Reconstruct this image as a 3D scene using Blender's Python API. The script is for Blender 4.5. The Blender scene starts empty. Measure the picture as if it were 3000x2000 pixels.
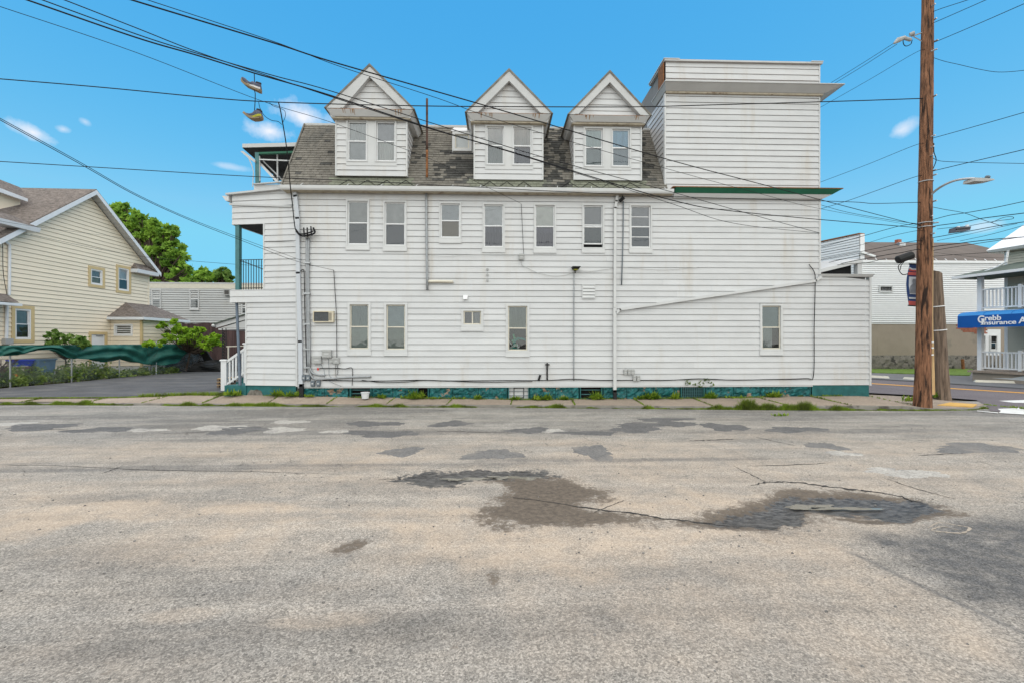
import bpy, math, random
import numpy as np
from mathutils import Vector, Matrix
random.seed(7); np.random.seed(7)
SC = bpy.context.scene
COL = SC.collection
R = math.radians

# ---------------------------------------------------------------- camera
H = 2.06                      # eye height over the road
FP = 1333.0                   # focal length in photo pixels (16 mm on 36 mm)
YAW = R(1.8)
FW = Vector((math.sin(YAW), math.cos(YAW), 0)); RT = Vector((math.cos(YAW), -math.sin(YAW), 0)); UP = Vector((0, 0, 1))
CAM = Vector((0, 0, H))
cam = bpy.data.cameras.new('camera'); camo = bpy.data.objects.new('camera', cam); COL.objects.link(camo)
cam.lens = 16.0; cam.sensor_width = 36.0; cam.clip_start = 0.1; cam.clip_end = 3000
camo.location = CAM; camo.rotation_euler = (R(90), 0, -YAW)
SC.camera = camo

def P(px, py, d):             # photo pixel at a distance along the view axis
    return CAM + FW*d + RT*(d*(px-1500)/FP) + UP*(d*(1000-py)/FP)
def GZ(px, py, z=0.0):        # photo pixel on a level surface
    return P(px, py, (H-z)*FP/(py-1000.0))

# ---------------------------------------------------------------- world and sun
SUN_EL, SUN_AZ = R(65), R(173)       # azimuth of the sun, clockwise from +Y
SC.view_settings.view_transform = 'Standard'; SC.view_settings.look = 'None'
SC.view_settings.gamma = 1.0; SC.view_settings.exposure = 0.55
SC.view_settings.use_curve_mapping = False
wd = bpy.data.worlds.new('World'); SC.world = wd; wd.use_nodes = True
nt = wd.node_tree; nt.nodes.clear()
def wn(t, **k):
    n = nt.nodes.new(t)
    for a, v in k.items(): setattr(n, a, v)
    return n
def wl(a, b): nt.links.new(a, b)
sky = wn('ShaderNodeTexSky', sky_type='NISHITA', sun_disc=False, sun_elevation=SUN_EL, sun_rotation=SUN_AZ,
         altitude=200, air_density=1.0, dust_density=2.2, ozone_density=1.6)
bg = wn('ShaderNodeBackground'); outw = wn('ShaderNodeOutputWorld'); bg.inputs[1].default_value = 0.128
tc = wn('ShaderNodeTexCoord')
nz = wn('ShaderNodeTexNoise'); nz.inputs['Scale'].default_value = 15; nz.inputs['Detail'].default_value = 7; nz.inputs['Roughness'].default_value = .62
wl(tc.outputs['Generated'], nz.inputs['Vector'])
def wmath(op, a, b=None, c=None, clamp=False):
    n = wn('ShaderNodeMath', operation=op, use_clamp=clamp)
    for i, v in enumerate((a, b, c)):
        if v is None: continue
        if hasattr(v, 'is_output'): wl(v, n.inputs[i])
        else: n.inputs[i].default_value = v
    return n.outputs[0]
def wdot(v):
    n = wn('ShaderNodeVectorMath', operation='DOT_PRODUCT'); wl(tc.outputs['Generated'], n.inputs[0]); n.inputs[1].default_value = v
    return n.outputs['Value']
cl = None
CLOUDS = [(95, 388, 88, 26, 1.0, .25), (185, 380, 24, 12, .55, 0), (250, 358, 24, 12, .5, .4), (880, 340, 105, 38, 1.0, .1), (790, 385, 90, 34, .95, .0),
          (2640, 382, 46, 24, .7, -.4), (672, 489, 60, 9, .4, 0), (2870, 665, 60, 18, .5, 0), (-500, 300, 200, 60, 1, .1), (3500, 350, 220, 60, .9, -.1),
          (700, -700, 200, 60, .8, .1), (2300, -900, 220, 60, .8, -.2)]
# the same kind of small clouds go on round the rest of the sky
for k in range(12):
    CLOUDS.append((None, R(60+k*20), R(8+17*((k*7) % 5)/2.0), .10+.05*(k % 3), .035+.012*(k % 2), .8))
for c in CLOUDS:
    if c[0] is None:
        az, el = c[1], c[2]; D = Vector((math.sin(az)*math.cos(el), math.cos(az)*math.cos(el), math.sin(el)))
        a = D.cross(UP).normalized(); b = a.cross(D).normalized(); rx, ry, op = c[3], c[4], c[5]
    else:
        D = (P(c[0], c[1], 1)-CAM); L = D.length; D.normalize(); a0 = D.cross(UP).normalized(); b0 = a0.cross(D).normalized()
        t = c[5]; a = a0*math.cos(t)-b0*math.sin(t); b = a0*math.sin(t)+b0*math.cos(t)
        rx, ry, op = 1.1*c[2]/FP/L**1.8, 1.1*c[3]/FP/L, c[4]
    x = wmath('MULTIPLY', wdot(a), 1/rx); y = wmath('MULTIPLY', wdot(b), 1/ry)
    r = wmath('SQRT', wmath('ADD', wmath('MULTIPLY', x, x), wmath('MULTIPLY', y, y)))
    m = wmath('SUBTRACT', 1.0, r)
    m = wmath('ADD', m, wmath('MULTIPLY', wmath('SUBTRACT', nz.outputs['Fac'], .5), 2.2))
    m = wmath('MULTIPLY', wmath('SMOOTH_MIN', wmath('MAXIMUM', wmath('MULTIPLY', m, 1.1), 0), 1.0, .2), op)
    m = wmath('MULTIPLY', m, wmath('GREATER_THAN', wdot(D), 0.3))
    cl = m if cl is None else wmath('MAXIMUM', cl, m)
hs = wn('ShaderNodeHueSaturation'); hs.inputs['Saturation'].default_value = 1.3; hs.inputs['Value'].default_value = 1.0
tn = wn('ShaderNodeMix', data_type='RGBA', blend_type='MULTIPLY'); tn.inputs[0].default_value = 1; wl(sky.outputs[0], tn.inputs[6]); tn.inputs[7].default_value = (.88, 1.06, 1.06, 1)
wl(tn.outputs[2], hs.inputs['Color'])
mx = wn('ShaderNodeMix', data_type='RGBA'); wl(cl, mx.inputs[0])
sc_ = wn('ShaderNodeSeparateColor'); wl(hs.outputs[0], sc_.inputs[0]); cc_ = wn('ShaderNodeCombineColor')
for i_, (g_, k_) in enumerate(((1.1, 1.57), (.58, 1.88), (.2, 3.57))): wl(wmath('MULTIPLY', wmath('POWER', wmath('MINIMUM', sc_.outputs[i_], (.78, 3.0, 6.0)[i_]), g_), k_), cc_.inputs[i_])
wl(cc_.outputs[0], mx.inputs[6]); mx.inputs[7].default_value = (5.0, 5.1, 5.5, 1)
wl(mx.outputs[2], bg.inputs[0]); wl(bg.outputs[0], outw.inputs[0])
sl = bpy.data.lights.new('sun', 'SUN'); sl.energy = 3.5; sl.angle = R(140); sl.color = (1, .80, .62)
so = bpy.data.objects.new('sun', sl); COL.objects.link(so)
sd = Vector((math.sin(SUN_AZ)*math.cos(SUN_EL), math.cos(SUN_AZ)*math.cos(SUN_EL), math.sin(SUN_EL)))
so.rotation_euler = (-sd).to_track_quat('-Z', 'Y').to_euler(); so.location = sd*60

# ---------------------------------------------------------------- helpers
class MB:
    def __init__(s): s.v = []; s.f = []; s.m = []
    def add(s, vs, fs, mi=0):
        b = len(s.v); s.v += [tuple(v) for v in vs]; s.f += [tuple(b+i for i in f) for f in fs]; s.m += [mi]*len(fs); return s
    def hex(s, p, mi=0):      # p: 4 bottom (ccw from above), 4 top
        return s.add(p, [(3, 2, 1, 0), (4, 5, 6, 7), (0, 1, 5, 4), (1, 2, 6, 5), (2, 3, 7, 6), (3, 0, 4, 7)], mi)
    def box(s, a, b, mi=0):
        x0, y0, z0 = a; x1, y1, z1 = b
        return s.hex([(x0, y0, z0), (x1, y0, z0), (x1, y1, z0), (x0, y1, z0), (x0, y0, z1), (x1, y0, z1), (x1, y1, z1), (x0, y1, z1)], mi)
    def fbox(s, F, u0, u1, n0, n1, z0, z1, mi=0):   # n1 is the outer face
        return s.hex([F.w(u0, n1, z0), F.w(u1, n1, z0), F.w(u1, n0, z0), F.w(u0, n0, z0), F.w(u0, n1, z1), F.w(u1, n1, z1), F.w(u1, n0, z1), F.w(u0, n0, z1)], mi)
    def prism(s, pts, vec, mi=0):
        n = len(pts); a = [Vector(p) for p in pts]; b = [p+Vector(vec) for p in a]
        fs = [tuple(range(n-1, -1, -1)), tuple(range(n, 2*n))]+[(i, (i+1) % n, n+(i+1) % n, n+i) for i in range(n)]
        return s.add(a+b, fs, mi)
    def frus(s, F, lo, hi, mi=0):   # lo, hi = (u0,u1,n0,n1,z)
        f = lambda q: [F.w(q[0], q[3], q[4]), F.w(q[1], q[3], q[4]), F.w(q[1], q[2], q[4]), F.w(q[0], q[2], q[4])]
        return s.hex(f(lo)+f(hi), mi)
    def tube(s, pts, r, seg=6, mi=0, cap=True):
        pts = [Vector(p) for p in pts]; n = len(pts); rs = r if isinstance(r, (list, tuple)) else [r]*n
        vs = []; fs = []; ref = None
        for i, p in enumerate(pts):
            t = (pts[min(i+1, n-1)]-pts[max(i-1, 0)]).normalized()
            if ref is None: ref = Vector((0, 0, 1)) if abs(t.z) < .9 else Vector((1, 0, 0))
            a = t.cross(ref)
            if a.length < 1e-4: a = t.cross(Vector((0, 1, 0)))
            a.normalize(); b = a.cross(t); ref = b
            for k in range(seg):
                an = 2*math.pi*k/seg; vs.append(p+(a*math.cos(an)+b*math.sin(an))*rs[i])
        for i in range(n-1):
            for k in range(seg):
                k2 = (k+1) % seg; fs.append((i*seg+k, i*seg+k2, (i+1)*seg+k2, (i+1)*seg+k))
        if cap: fs.append(tuple(range(seg-1, -1, -1))); fs.append(tuple((n-1)*seg+k for k in range(seg)))
        return s.add(vs, fs, mi)
    def lathe(s, c, prof, seg=16, mi=0):
        c = Vector(c); vs = []; fs = []
        for r, z in prof:
            for k in range(seg):
                an = 2*math.pi*k/seg; vs.append(c+Vector((r*math.cos(an), r*math.sin(an), z)))
        n = len(prof)
        for i in range(n-1):
            for k in range(seg):
                k2 = (k+1) % seg; fs.append((i*seg+k, i*seg+k2, (i+1)*seg+k2, (i+1)*seg+k))
        fs.append(tuple(range(seg-1, -1, -1))); fs.append(tuple((n-1)*seg+k for k in range(seg)))
        return s.add(vs, fs, mi)
    def mesh(s, name, mats, smooth=False):
        m = bpy.data.meshes.new(name); m.from_pydata(s.v, [], s.f)
        for q in (mats if isinstance(mats, (list, tuple)) else [mats]): m.materials.append(q)
        if any(s.m): m.polygons.foreach_set('material_index', s.m)
        if smooth: m.polygons.foreach_set('use_smooth', [True]*len(m.polygons))
        m.update(); return m
class Fr:                     # a vertical plane: u along it, n out of it, z up
    def __init__(s, O, ang): s.O = Vector((O[0], O[1], 0)); s.e = Vector((math.cos(ang), math.sin(ang), 0)); s.n = Vector((math.sin(ang), -math.cos(ang), 0)); s.a = ang
    def w(s, u, n, z): return s.O+s.e*u+s.n*n+UP*z
    def px(s, px, py, n=0.0):
        d = P(px, py, 1)-CAM; t = (n-(CAM-s.O).dot(s.n))/d.dot(s.n); p = CAM+d*t
        return (p-s.O).dot(s.e), p.z
    def u(s, px, n=0.0): return s.px(px, 1000, n)[0]
def Fr2(a, b): return Fr(a, math.atan2(b[1]-a[1], b[0]-a[0]))
WL = {}
def E(name, label, cat, loc, group=None):
    o = bpy.data.objects.new(name, None); COL.objects.link(o); o.empty_display_size = .2
    o.location = loc; o['label'] = label; o['category'] = cat
    if group: o['group'] = group
    WL[o.name] = Vector(loc); return o
def put(o, parent):
    if parent is not None:
        o.parent = parent
        if parent.name in WL: o.matrix_parent_inverse = Matrix.Translation(-WL[parent.name])
    return o
def O(name, mb, mat, parent=None, label=None, cat=None, group=None, kind=None, smooth=False):
    me = mb if isinstance(mb, bpy.types.Mesh) else mb.mesh(name, mat, smooth)
    o = bpy.data.objects.new(name, me); COL.objects.link(o); put(o, parent)
    if label: o['label'] = label
    if cat: o['category'] = cat
    if group: o['group'] = group
    if kind: o['kind'] = kind
    return o
def inst(name, me, loc, rot, parent, scale=None):
    o = bpy.data.objects.new(name, me); COL.objects.link(o); put(o, parent)
    o.location = loc; o.rotation_euler = rot
    if scale: o.scale = scale
    return o
def bez(pts, n=10):           # Catmull-Rom through points
    pts = [Vector(p) for p in pts]
    if len(pts) < 3: return [pts[0].lerp(pts[1], i/n) for i in range(n+1)] if len(pts) == 2 else pts
    q = [pts[0]*2-pts[1]]+pts+[pts[-1]*2-pts[-2]]; out = []
    for i in range(1, len(q)-2):
        for k in range(n):
            t = k/n; a, b, c, d = q[i-1:i+3]
            out.append(.5*((2*b)+(c-a)*t+(2*a-5*b+4*c-d)*t*t+(3*b-a-3*c+d)*t**3))
    out.append(pts[-1]); return out

# ---------------------------------------------------------------- materials
MATS = {}
def nodes(name):
    m = bpy.data.materials.new(name); m.use_nodes = True; t = m.node_tree
    b = t.nodes['Principled BSDF']; MATS[name] = m
    def N(k, **a):
        n = t.nodes.new(k)
        for x, v in a.items(): setattr(n, x, v)
        return n
    def L(a, b_): t.links.new(a, b_)
    return m, b, N, L
def pm(name, col, var=.12, scale=3.0, rough=.7, bump=0.0, bscale=40, stretch=(1, 1, 1), stain=None, sscale=.6, sthr=(.5, .7), rnd=.0, metal=0.0, spec=.3, sstretch=(1, 1, 1), speckle=0):
    m, b, N, L = nodes(name)
    geo = N('ShaderNodeNewGeometry')
    def noise(sc, st, det=5, rg=.6):
        mp = N('ShaderNodeMapping'); mp.inputs['Scale'].default_value = st; L(geo.outputs['Position'], mp.inputs[0])
        n = N('ShaderNodeTexNoise'); n.inputs['Scale'].default_value = sc; n.inputs['Detail'].default_value = det; n.inputs['Roughness'].default_value = rg
        L(mp.outputs[0], n.inputs['Vector']); return n
    n1 = noise(scale, stretch)
    mr = N('ShaderNodeMapRange'); mr.inputs[1].default_value = .3; mr.inputs[2].default_value = .7; mr.inputs[3].default_value = 1-var; mr.inputs[4].default_value = 1+var
    L(n1.outputs['Fac'], mr.inputs[0]); val = mr.outputs[0]
    if rnd:
        oi = N('ShaderNodeObjectInfo'); r2 = N('ShaderNodeMapRange'); r2.inputs[3].default_value = 1-rnd; r2.inputs[4].default_value = 1+rnd
        L(oi.outputs['Random'], r2.inputs[0]); mm = N('ShaderNodeMath', operation='MULTIPLY'); L(val, mm.inputs[0]); L(r2.outputs[0], mm.inputs[1]); val = mm.outputs[0]
    if speckle:
        vo = N('ShaderNodeTexVoronoi'); vo.inputs['Scale'].default_value = speckle; L(geo.outputs['Position'], vo.inputs['Vector'])
        sp = N('ShaderNodeSeparateColor'); L(vo.outputs['Color'], sp.inputs[0])
        r2 = N('ShaderNodeMapRange'); r2.inputs[3].default_value = .7; r2.inputs[4].default_value = 1.3; L(sp.outputs[0], r2.inputs[0])
        mm = N('ShaderNodeMath', operation='MULTIPLY'); L(val, mm.inputs[0]); L(r2.outputs[0], mm.inputs[1]); val = mm.outputs[0]
    vm = N('ShaderNodeVectorMath', operation='SCALE'); vm.inputs[0].default_value = col[:3]; L(val, vm.inputs['Scale']); out = vm.outputs[0]
    if stain:
        n2 = noise(sscale, sstretch, 6, .65)
        r3 = N('ShaderNodeMapRange', interpolation_type='SMOOTHSTEP'); r3.inputs[1].default_value = sthr[0]; r3.inputs[2].default_value = sthr[1]; L(n2.outputs['Fac'], r3.inputs[0])
        mx = N('ShaderNodeMix', data_type='RGBA'); L(r3.outputs[0], mx.inputs[0]); L(out, mx.inputs[6]); mx.inputs[7].default_value = (*stain, 1); out = mx.outputs[2]
    L(out, b.inputs['Base Color']); b.inputs['Roughness'].default_value = rough; b.inputs['Metallic'].default_value = metal
    b.inputs['Specular IOR Level'].default_value = spec
    if bump:
        n3 = noise(bscale, stretch, 4); bp = N('ShaderNodeBump'); bp.inputs['Strength'].default_value = bump; bp.inputs['Distance'].default_value = .02
        L(n3.outputs['Fac'], bp.inputs['Height']); L(bp.outputs[0], b.inputs['Normal'])
    return m
M_SIDE = pm('white_siding', (.54, .54, .54), .05, 1.4, .45, .05, 6, (1, 1, 3), stain=(.44, .385, .31), sscale=.9, sthr=(.50, .95), sstretch=(2.2, 2.2, .30), rnd=.035)
M_TRIM = pm('white_trim', (.545, .545, .54), .05, 2, .5, stain=(.50, .46, .39), sscale=1.5, sthr=(.6, .85))
M_TRIMG = pm('grey_trim', (.47, .47, .465), .06, 2, .5, stain=(.34, .31, .27), sscale=1.2, sthr=(.6, .9))
M_SHEATH = pm('sheathing', (.20, .195, .19), .1, 2, .9)
M_SOFF = pm('beige_soffit', (.40, .35, .27), .15, 6, .8, stain=(.16, .11, .07), sscale=4, sthr=(.5, .75))
M_PIPEB = pm('brown_pipe', (.075, .042, .032), .5, 7, .8)
M_RUST = pm('rusty_edge', (.20, .085, .035), .4, 9, .9)
M_GREEN = pm('green_paint', (.012, .10, .055), .15, 3, .5)
M_TEAL = pm('teal_paint', (.018, .108, .108), .25, 5, .6, .25, 22, stain=(.33, .24, .18), sscale=3.2, sthr=(.64, .69))
M_TEALR = pm('teal_rock', (.012, .100, .102), .65, 9, .55, 1.0, 9, stain=(.24, .165, .115), sscale=2.6, sthr=(.605, .635))
M_TEALP = pm('teal_post', (.06, .16, .165), .15, 4, .5)
M_BLUEG = pm('blue_grey_post', (.12, .15, .19), .2, 4, .5)
M_SHING = pm('grey_shingle', (.172, .158, .135), .3, 5, .9, .4, 120, stain=(.08, .078, .07), sscale=.8, sthr=(.54, .78), rnd=.14, sstretch=(1, 1, .55))
M_SHINGK = pm('stained_shingle', (.062, .06, .055), .5, 5, .9, .4, 120, rnd=.35, stain=(.13, .125, .11), sscale=2.5, sthr=(.55, .75))
M_SHINGG = pm('mossy_shingle', (.185, .19, .145), .15, 5, .9, .4, 120, rnd=.10, stain=(.12, .12, .10), sscale=1, sthr=(.55, .7))
M_ROOFD = pm('dark_felt', (.05, .05, .05), .2, 3, .95)
M_GALV = pm('grey_conduit', (.30, .31, .32), .15, 8, .45, metal=.3)
M_DSP = pm('grey_downspout', (.48, .50, .53), .05, 3, .45)
M_BLACK = pm('black_rubber', (.012, .012, .013), .2, 20, .6)
M_CABLE = pm('black_cable', (.014, .014, .016), .2, 20, .75, spec=.15)
M_IRON = pm('wrought_iron', (.015, .015, .016), .2, 20, .55)
M_BOX = pm('grey_plastic', (.36, .36, .35), .08, 10, .55)
M_BOXD = pm('dark_box', (.13, .15, .17), .25, 14, .5)
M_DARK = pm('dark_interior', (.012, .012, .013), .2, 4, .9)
M_RED = pm('red_tag', (.6, .03, .02), .1, 9, .5)
M_WVINYL = pm('white_vinyl', (.70, .70, .70), .03, 4, .35)
M_CREAM = pm('cream_siding', (.77, .675, .53), .03, 1.2, .5, stain=(.64, .54, .40), sscale=.8, sthr=(.6, .95), rnd=.02)
M_TAN = pm('tan_trim', (.56, .43, .23), .05, 3, .6)
M_CROOF = pm('brown_shingle', (.155, .13, .115), .32, 3, .92, .5, 60, (1, 1, 6), speckle=14)
M_GUTT = pm('white_gutter', (.66, .68, .71), .05, 3, .4)
M_RSIDE = pm('pale_siding', (.50, .50, .49), .05, 1, .6, stain=(.44, .42, .38), sscale=.8, sthr=(.55, .85))
M_BROWNF = pm('brown_board', (.085, .052, .050), .35, 2.2, .8, .3, 30, (3, 3, .3), rnd=.25)
M_TARP = pm('green_tarp', (.014, .095, .075), .25, 2.5, .55, .2, 18)
M_TARPB = pm('black_tarp', (.010, .011, .012), .3, 4, .6)
M_CONC = pm('concrete_walk', (.30, .24, .19), .10, 1.6, .9, .25, 60, stain=(.22, .18, .15), sscale=1.3, sthr=(.5, .8), rnd=.07, speckle=70)
M_CURB = pm('curb_concrete', (.20, .185, .16), .2, 3, .9, .3, 40, stain=(.07, .06, .05), sscale=2.5, sthr=(.5, .7))
M_DRIVE = pm('driveway_asphalt', (.085, .085, .09), .25, .9, .85, .2, 90, (1, 1, 1), stain=(.15, .145, .14), sscale=.7, sthr=(.45, .7), speckle=60, sstretch=(.5, 2, 1))
M_XROAD = pm('cross_street_asphalt', (.13, .112, .118), .12, .6, .85, .2, 90, speckle=50)
M_LOT = pm('parking_asphalt', (.14, .14, .145), .15, .5, .9)
M_EARTH = pm('earth', (.10, .085, .06), .3, .6, .95)
M_GRASS = pm('lawn_grass', (.11, .18, .03), .45, 5, .9, .6, 30)
M_PWHITE = pm('road_paint_white', (.62, .62, .60), .08, 6, .8, stain=(.2, .19, .18), sscale=5, sthr=(.6, .72))
M_PYEL = pm('road_paint_yellow', (.62, .30, .04), .1, 6, .8)
M_TACT = pm('tactile_yellow', (.60, .36, .10), .1, 8, .8, .5, 60)
M_POLE = pm('pole_wood', (.185, .088, .048), .75, 4.5, .9, 1.0, 9, (5, 5, .6), stain=(.025, .014, .010), sscale=3.0, sthr=(.52, .62), sstretch=(4, 4, .35))
M_POLEO = pm('old_pole_wood', (.16, .115, .085), .55, 3.2, .92, 1.0, 9, (5, 5, .42), stain=(.03, .022, .018), sscale=2.2, sthr=(.55, .72), sstretch=(4, 4, .35))
M_LATH = pm('pale_lath', (.45, .30, .15), .3, 3, .8, .3, 12, (5, 5, .4))
M_METAL = pm('galvanised', (.40, .41, .42), .1, 6, .4, metal=.6)
M_BUFF = pm('buff_stucco', (.30, .25, .20), .10, .9, .95, .3, 20, stain=(.22, .19, .155), sscale=.45, sthr=(.5, .65))
M_RUBBLE = pm('rubble_stone', (.20, .18, .155), .5, 2.5, .95, 1.0, 6, stain=(.06, .055, .05), sscale=2.5, sthr=(.48, .62))
M_BRICK = pm('red_brick', (.30, .105, .065), .25, 4, .9, .3, 30, rnd=.2)
M_BROOF = pm('brown_roof', (.12, .098, .085), .15, 1.0, .95, .3, 40)
M_GROOF = pm('green_grey_roof', (.10, .12, .10), .2, 2, .95, .4, 40)
M_GSIDE = pm('beige_siding', (.50, .47, .39), .05, 1, .6)
M_AWN = pm('blue_awning', (.004, .085, .34), .06, 2, .6)
M_AWNT = pm('blue_awning_top', (.025, .21, .52), .06, 2, .55)
M_AWNL = pm('blue_awning_end', (.01, .15, .47), .06, 2, .55)
M_LET = pm('white_lettering', (.80, .80, .80), .02, 4, .6)
M_BAN_R = pm('banner_red', (.52, .10, .09), .08, 5, .7)
M_BAN_B = pm('banner_blue', (.03, .06, .17), .1, 5, .7)
M_BAN_W = pm('banner_white', (.58, .60, .64), .05, 5, .7)
M_BAN_G = pm('banner_grey', (.24, .25, .28), .2, 9, .7)
M_BIN = pm('blue_plastic', (.012, .05, .55), .15, 6, .45)
M_BIN2 = pm('pale_blue_plastic', (.10, .19, .30), .25, 6, .5)
M_TERRA = pm('brown_planter', (.19, .11, .07), .2, 6, .8)
M_ORANGE = pm('orange_plastic', (.75, .22, .01), .05, 6, .5)
M_CREAMW = pm('old_cream_metal', (.56, .50, .38), .12, 8, .55, stain=(.30, .12, .04), sscale=6, sthr=(.63, .72))
M_COIL = pm('condenser_coil', (.075, .07, .065), .2, 30, .6)
M_CREAMF = pm('cream_window_frame', (.60, .56, .47), .06, 6, .5)
M_BUCK = pm('white_bucket', (.62, .63, .64), .04, 6, .4)
M_SHOEB = pm('shoe_upper', (.06, .065, .10), .4, 22, .7)
M_SHOEW = pm('shoe_white', (.5, .5, .5), .2, 22, .7)
M_SHOES = pm('shoe_sole', (.22, .165, .10), .2, 20, .7)
M_SHOEY = pm('shoe_yellow', (.33, .32, .02), .2, 20, .6)
M_BARK = pm('bark', (.07, .05, .038), .3, 6, .95, .6, 14, (4, 4, .6))
M_PATCHD = pm('asphalt_patch_dark', (.112, .109, .108), .15, 3, .92, .35, 120, speckle=55, stain=(.17, .16, .15), sscale=1.6, sthr=(.5, .75))
M_PATCHM = pm('asphalt_patch_mid', (.15, .145, .14), .15, 3, .92, .35, 120, speckle=55, stain=(.22, .20, .18), sscale=1.6, sthr=(.5, .7))
M_PATCHL = pm('concrete_patch_pale', (.36, .34, .31), .12, 3, .92, .3, 120, speckle=55, stain=(.22, .21, .20), sscale=2, sthr=(.5, .72))
M_CRACK = pm('crack_fill', (.030, .028, .027), .3, 12, .9)
M_WATER = None
def leafmat(name, c1, c2, sc=1.5):
    m, b, N, L = nodes(name)
    geo = N('ShaderNodeNewGeometry'); n = N('ShaderNodeTexNoise'); n.inputs['Scale'].default_value = sc; n.inputs['Detail'].default_value = 4; L(geo.outputs['Position'], n.inputs['Vector'])
    mr = N('ShaderNodeMapRange'); mr.inputs[1].default_value = .35; mr.inputs[2].default_value = .65; L(n.outputs['Fac'], mr.inputs[0])
    ri = N('ShaderNodeMath', operation='MULTIPLY_ADD'); L(geo.outputs['Random Per Island'], ri.inputs[0]); ri.inputs[1].default_value = .5; L(mr.outputs[0], ri.inputs[2])
    ri2 = N('ShaderNodeMath', operation='SUBTRACT', use_clamp=True); L(ri.outputs[0], ri2.inputs[0]); ri2.inputs[1].default_value = .25
    mx = N('ShaderNodeMix', data_type='RGBA'); L(ri2.outputs[0], mx.inputs[0]); mx.inputs[6].default_value = (*c1, 1); mx.inputs[7].default_value = (*c2, 1)
    L(mx.outputs[2], b.inputs['Base Color']); b.inputs['Roughness'].default_value = .6; b.inputs['Specular IOR Level'].default_value = .25
    tr = N('ShaderNodeBsdfTranslucent'); L(mx.outputs[2], tr.inputs[0]); ms = N('ShaderNodeMixShader'); ms.inputs[0].default_value = .4
    out = m.node_tree.nodes['Material Output']; L(b.outputs[0], ms.inputs[1]); L(tr.outputs[0], ms.inputs[2]); L(ms.outputs[0], out.inputs[0])
    return m
M_LEAF = leafmat('tree_leaves', (.10, .21, .025), (.32, .50, .07), .8)
M_LEAFY = leafmat('bright_leaves', (.13, .27, .015), (.36, .55, .04), 2.0)
M_LEAFB = leafmat('shrub_leaves', (.07, .16, .02), (.25, .37, .09), 2.5)
M_WEED = leafmat('weed_leaves', (.08, .17, .014), (.30, .40, .045), 5)
M_KERBG = leafmat('kerb_grass_blades', (.10, .13, .025), (.24, .34, .035), 2.2)
M_AMP = pm('amp_grey', (.085, .09, .115), .1, 8, .5)
M_WEEDD = leafmat('undergrowth_leaves', (.07, .13, .022), (.30, .38, .10), 2.5)
def glassmat():
    m, b, N, L = nodes('window_glass'); t = m.node_tree; t.nodes.remove(b)
    out = t.nodes['Material Output']; gl = N('ShaderNodeBsdfGlossy'); gl.inputs['Roughness'].default_value = .03; gl.inputs['Color'].default_value = (.9, .92, .95, 1)
    tr = N('ShaderNodeBsdfTransparent'); tr.inputs['Color'].default_value = (.93, .95, .95, 1)
    fr = N('ShaderNodeFresnel'); fr.inputs['IOR'].default_value = 1.55; ad = N('ShaderNodeMath', operation='ADD'); L(fr.outputs[0], ad.inputs[0]); ad.inputs[1].default_value = .03
    ge = N('ShaderNodeNewGeometry'); n = N('ShaderNodeTexNoise'); n.inputs['Scale'].default_value = 2.2; L(ge.outputs['Position'], n.inputs['Vector'])
    bp = N('ShaderNodeBump'); bp.inputs['Strength'].default_value = .08; bp.inputs['Distance'].default_value = .05; L(n.outputs['Fac'], bp.inputs['Height']); L(bp.outputs[0], gl.inputs['Normal'])
    mx = N('ShaderNodeMixShader'); L(ad.outputs[0], mx.inputs[0]); L(tr.outputs[0], mx.inputs[1]); L(gl.outputs[0], mx.inputs[2]); L(mx.outputs[0], out.inputs[0])
    return m
M_GLASS = glassmat()
BL = {}
def cloth(c, fold=0):
    c = tuple(min(.8, 0.78*x) for x in c); k = (c, fold)
    if k not in BL: BL[k] = pm('window_cloth', c, .12, 5 if not fold else 9, .9, stretch=(1, 1, .25) if fold else (1, 1, 1))
    return BL[k]

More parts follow.
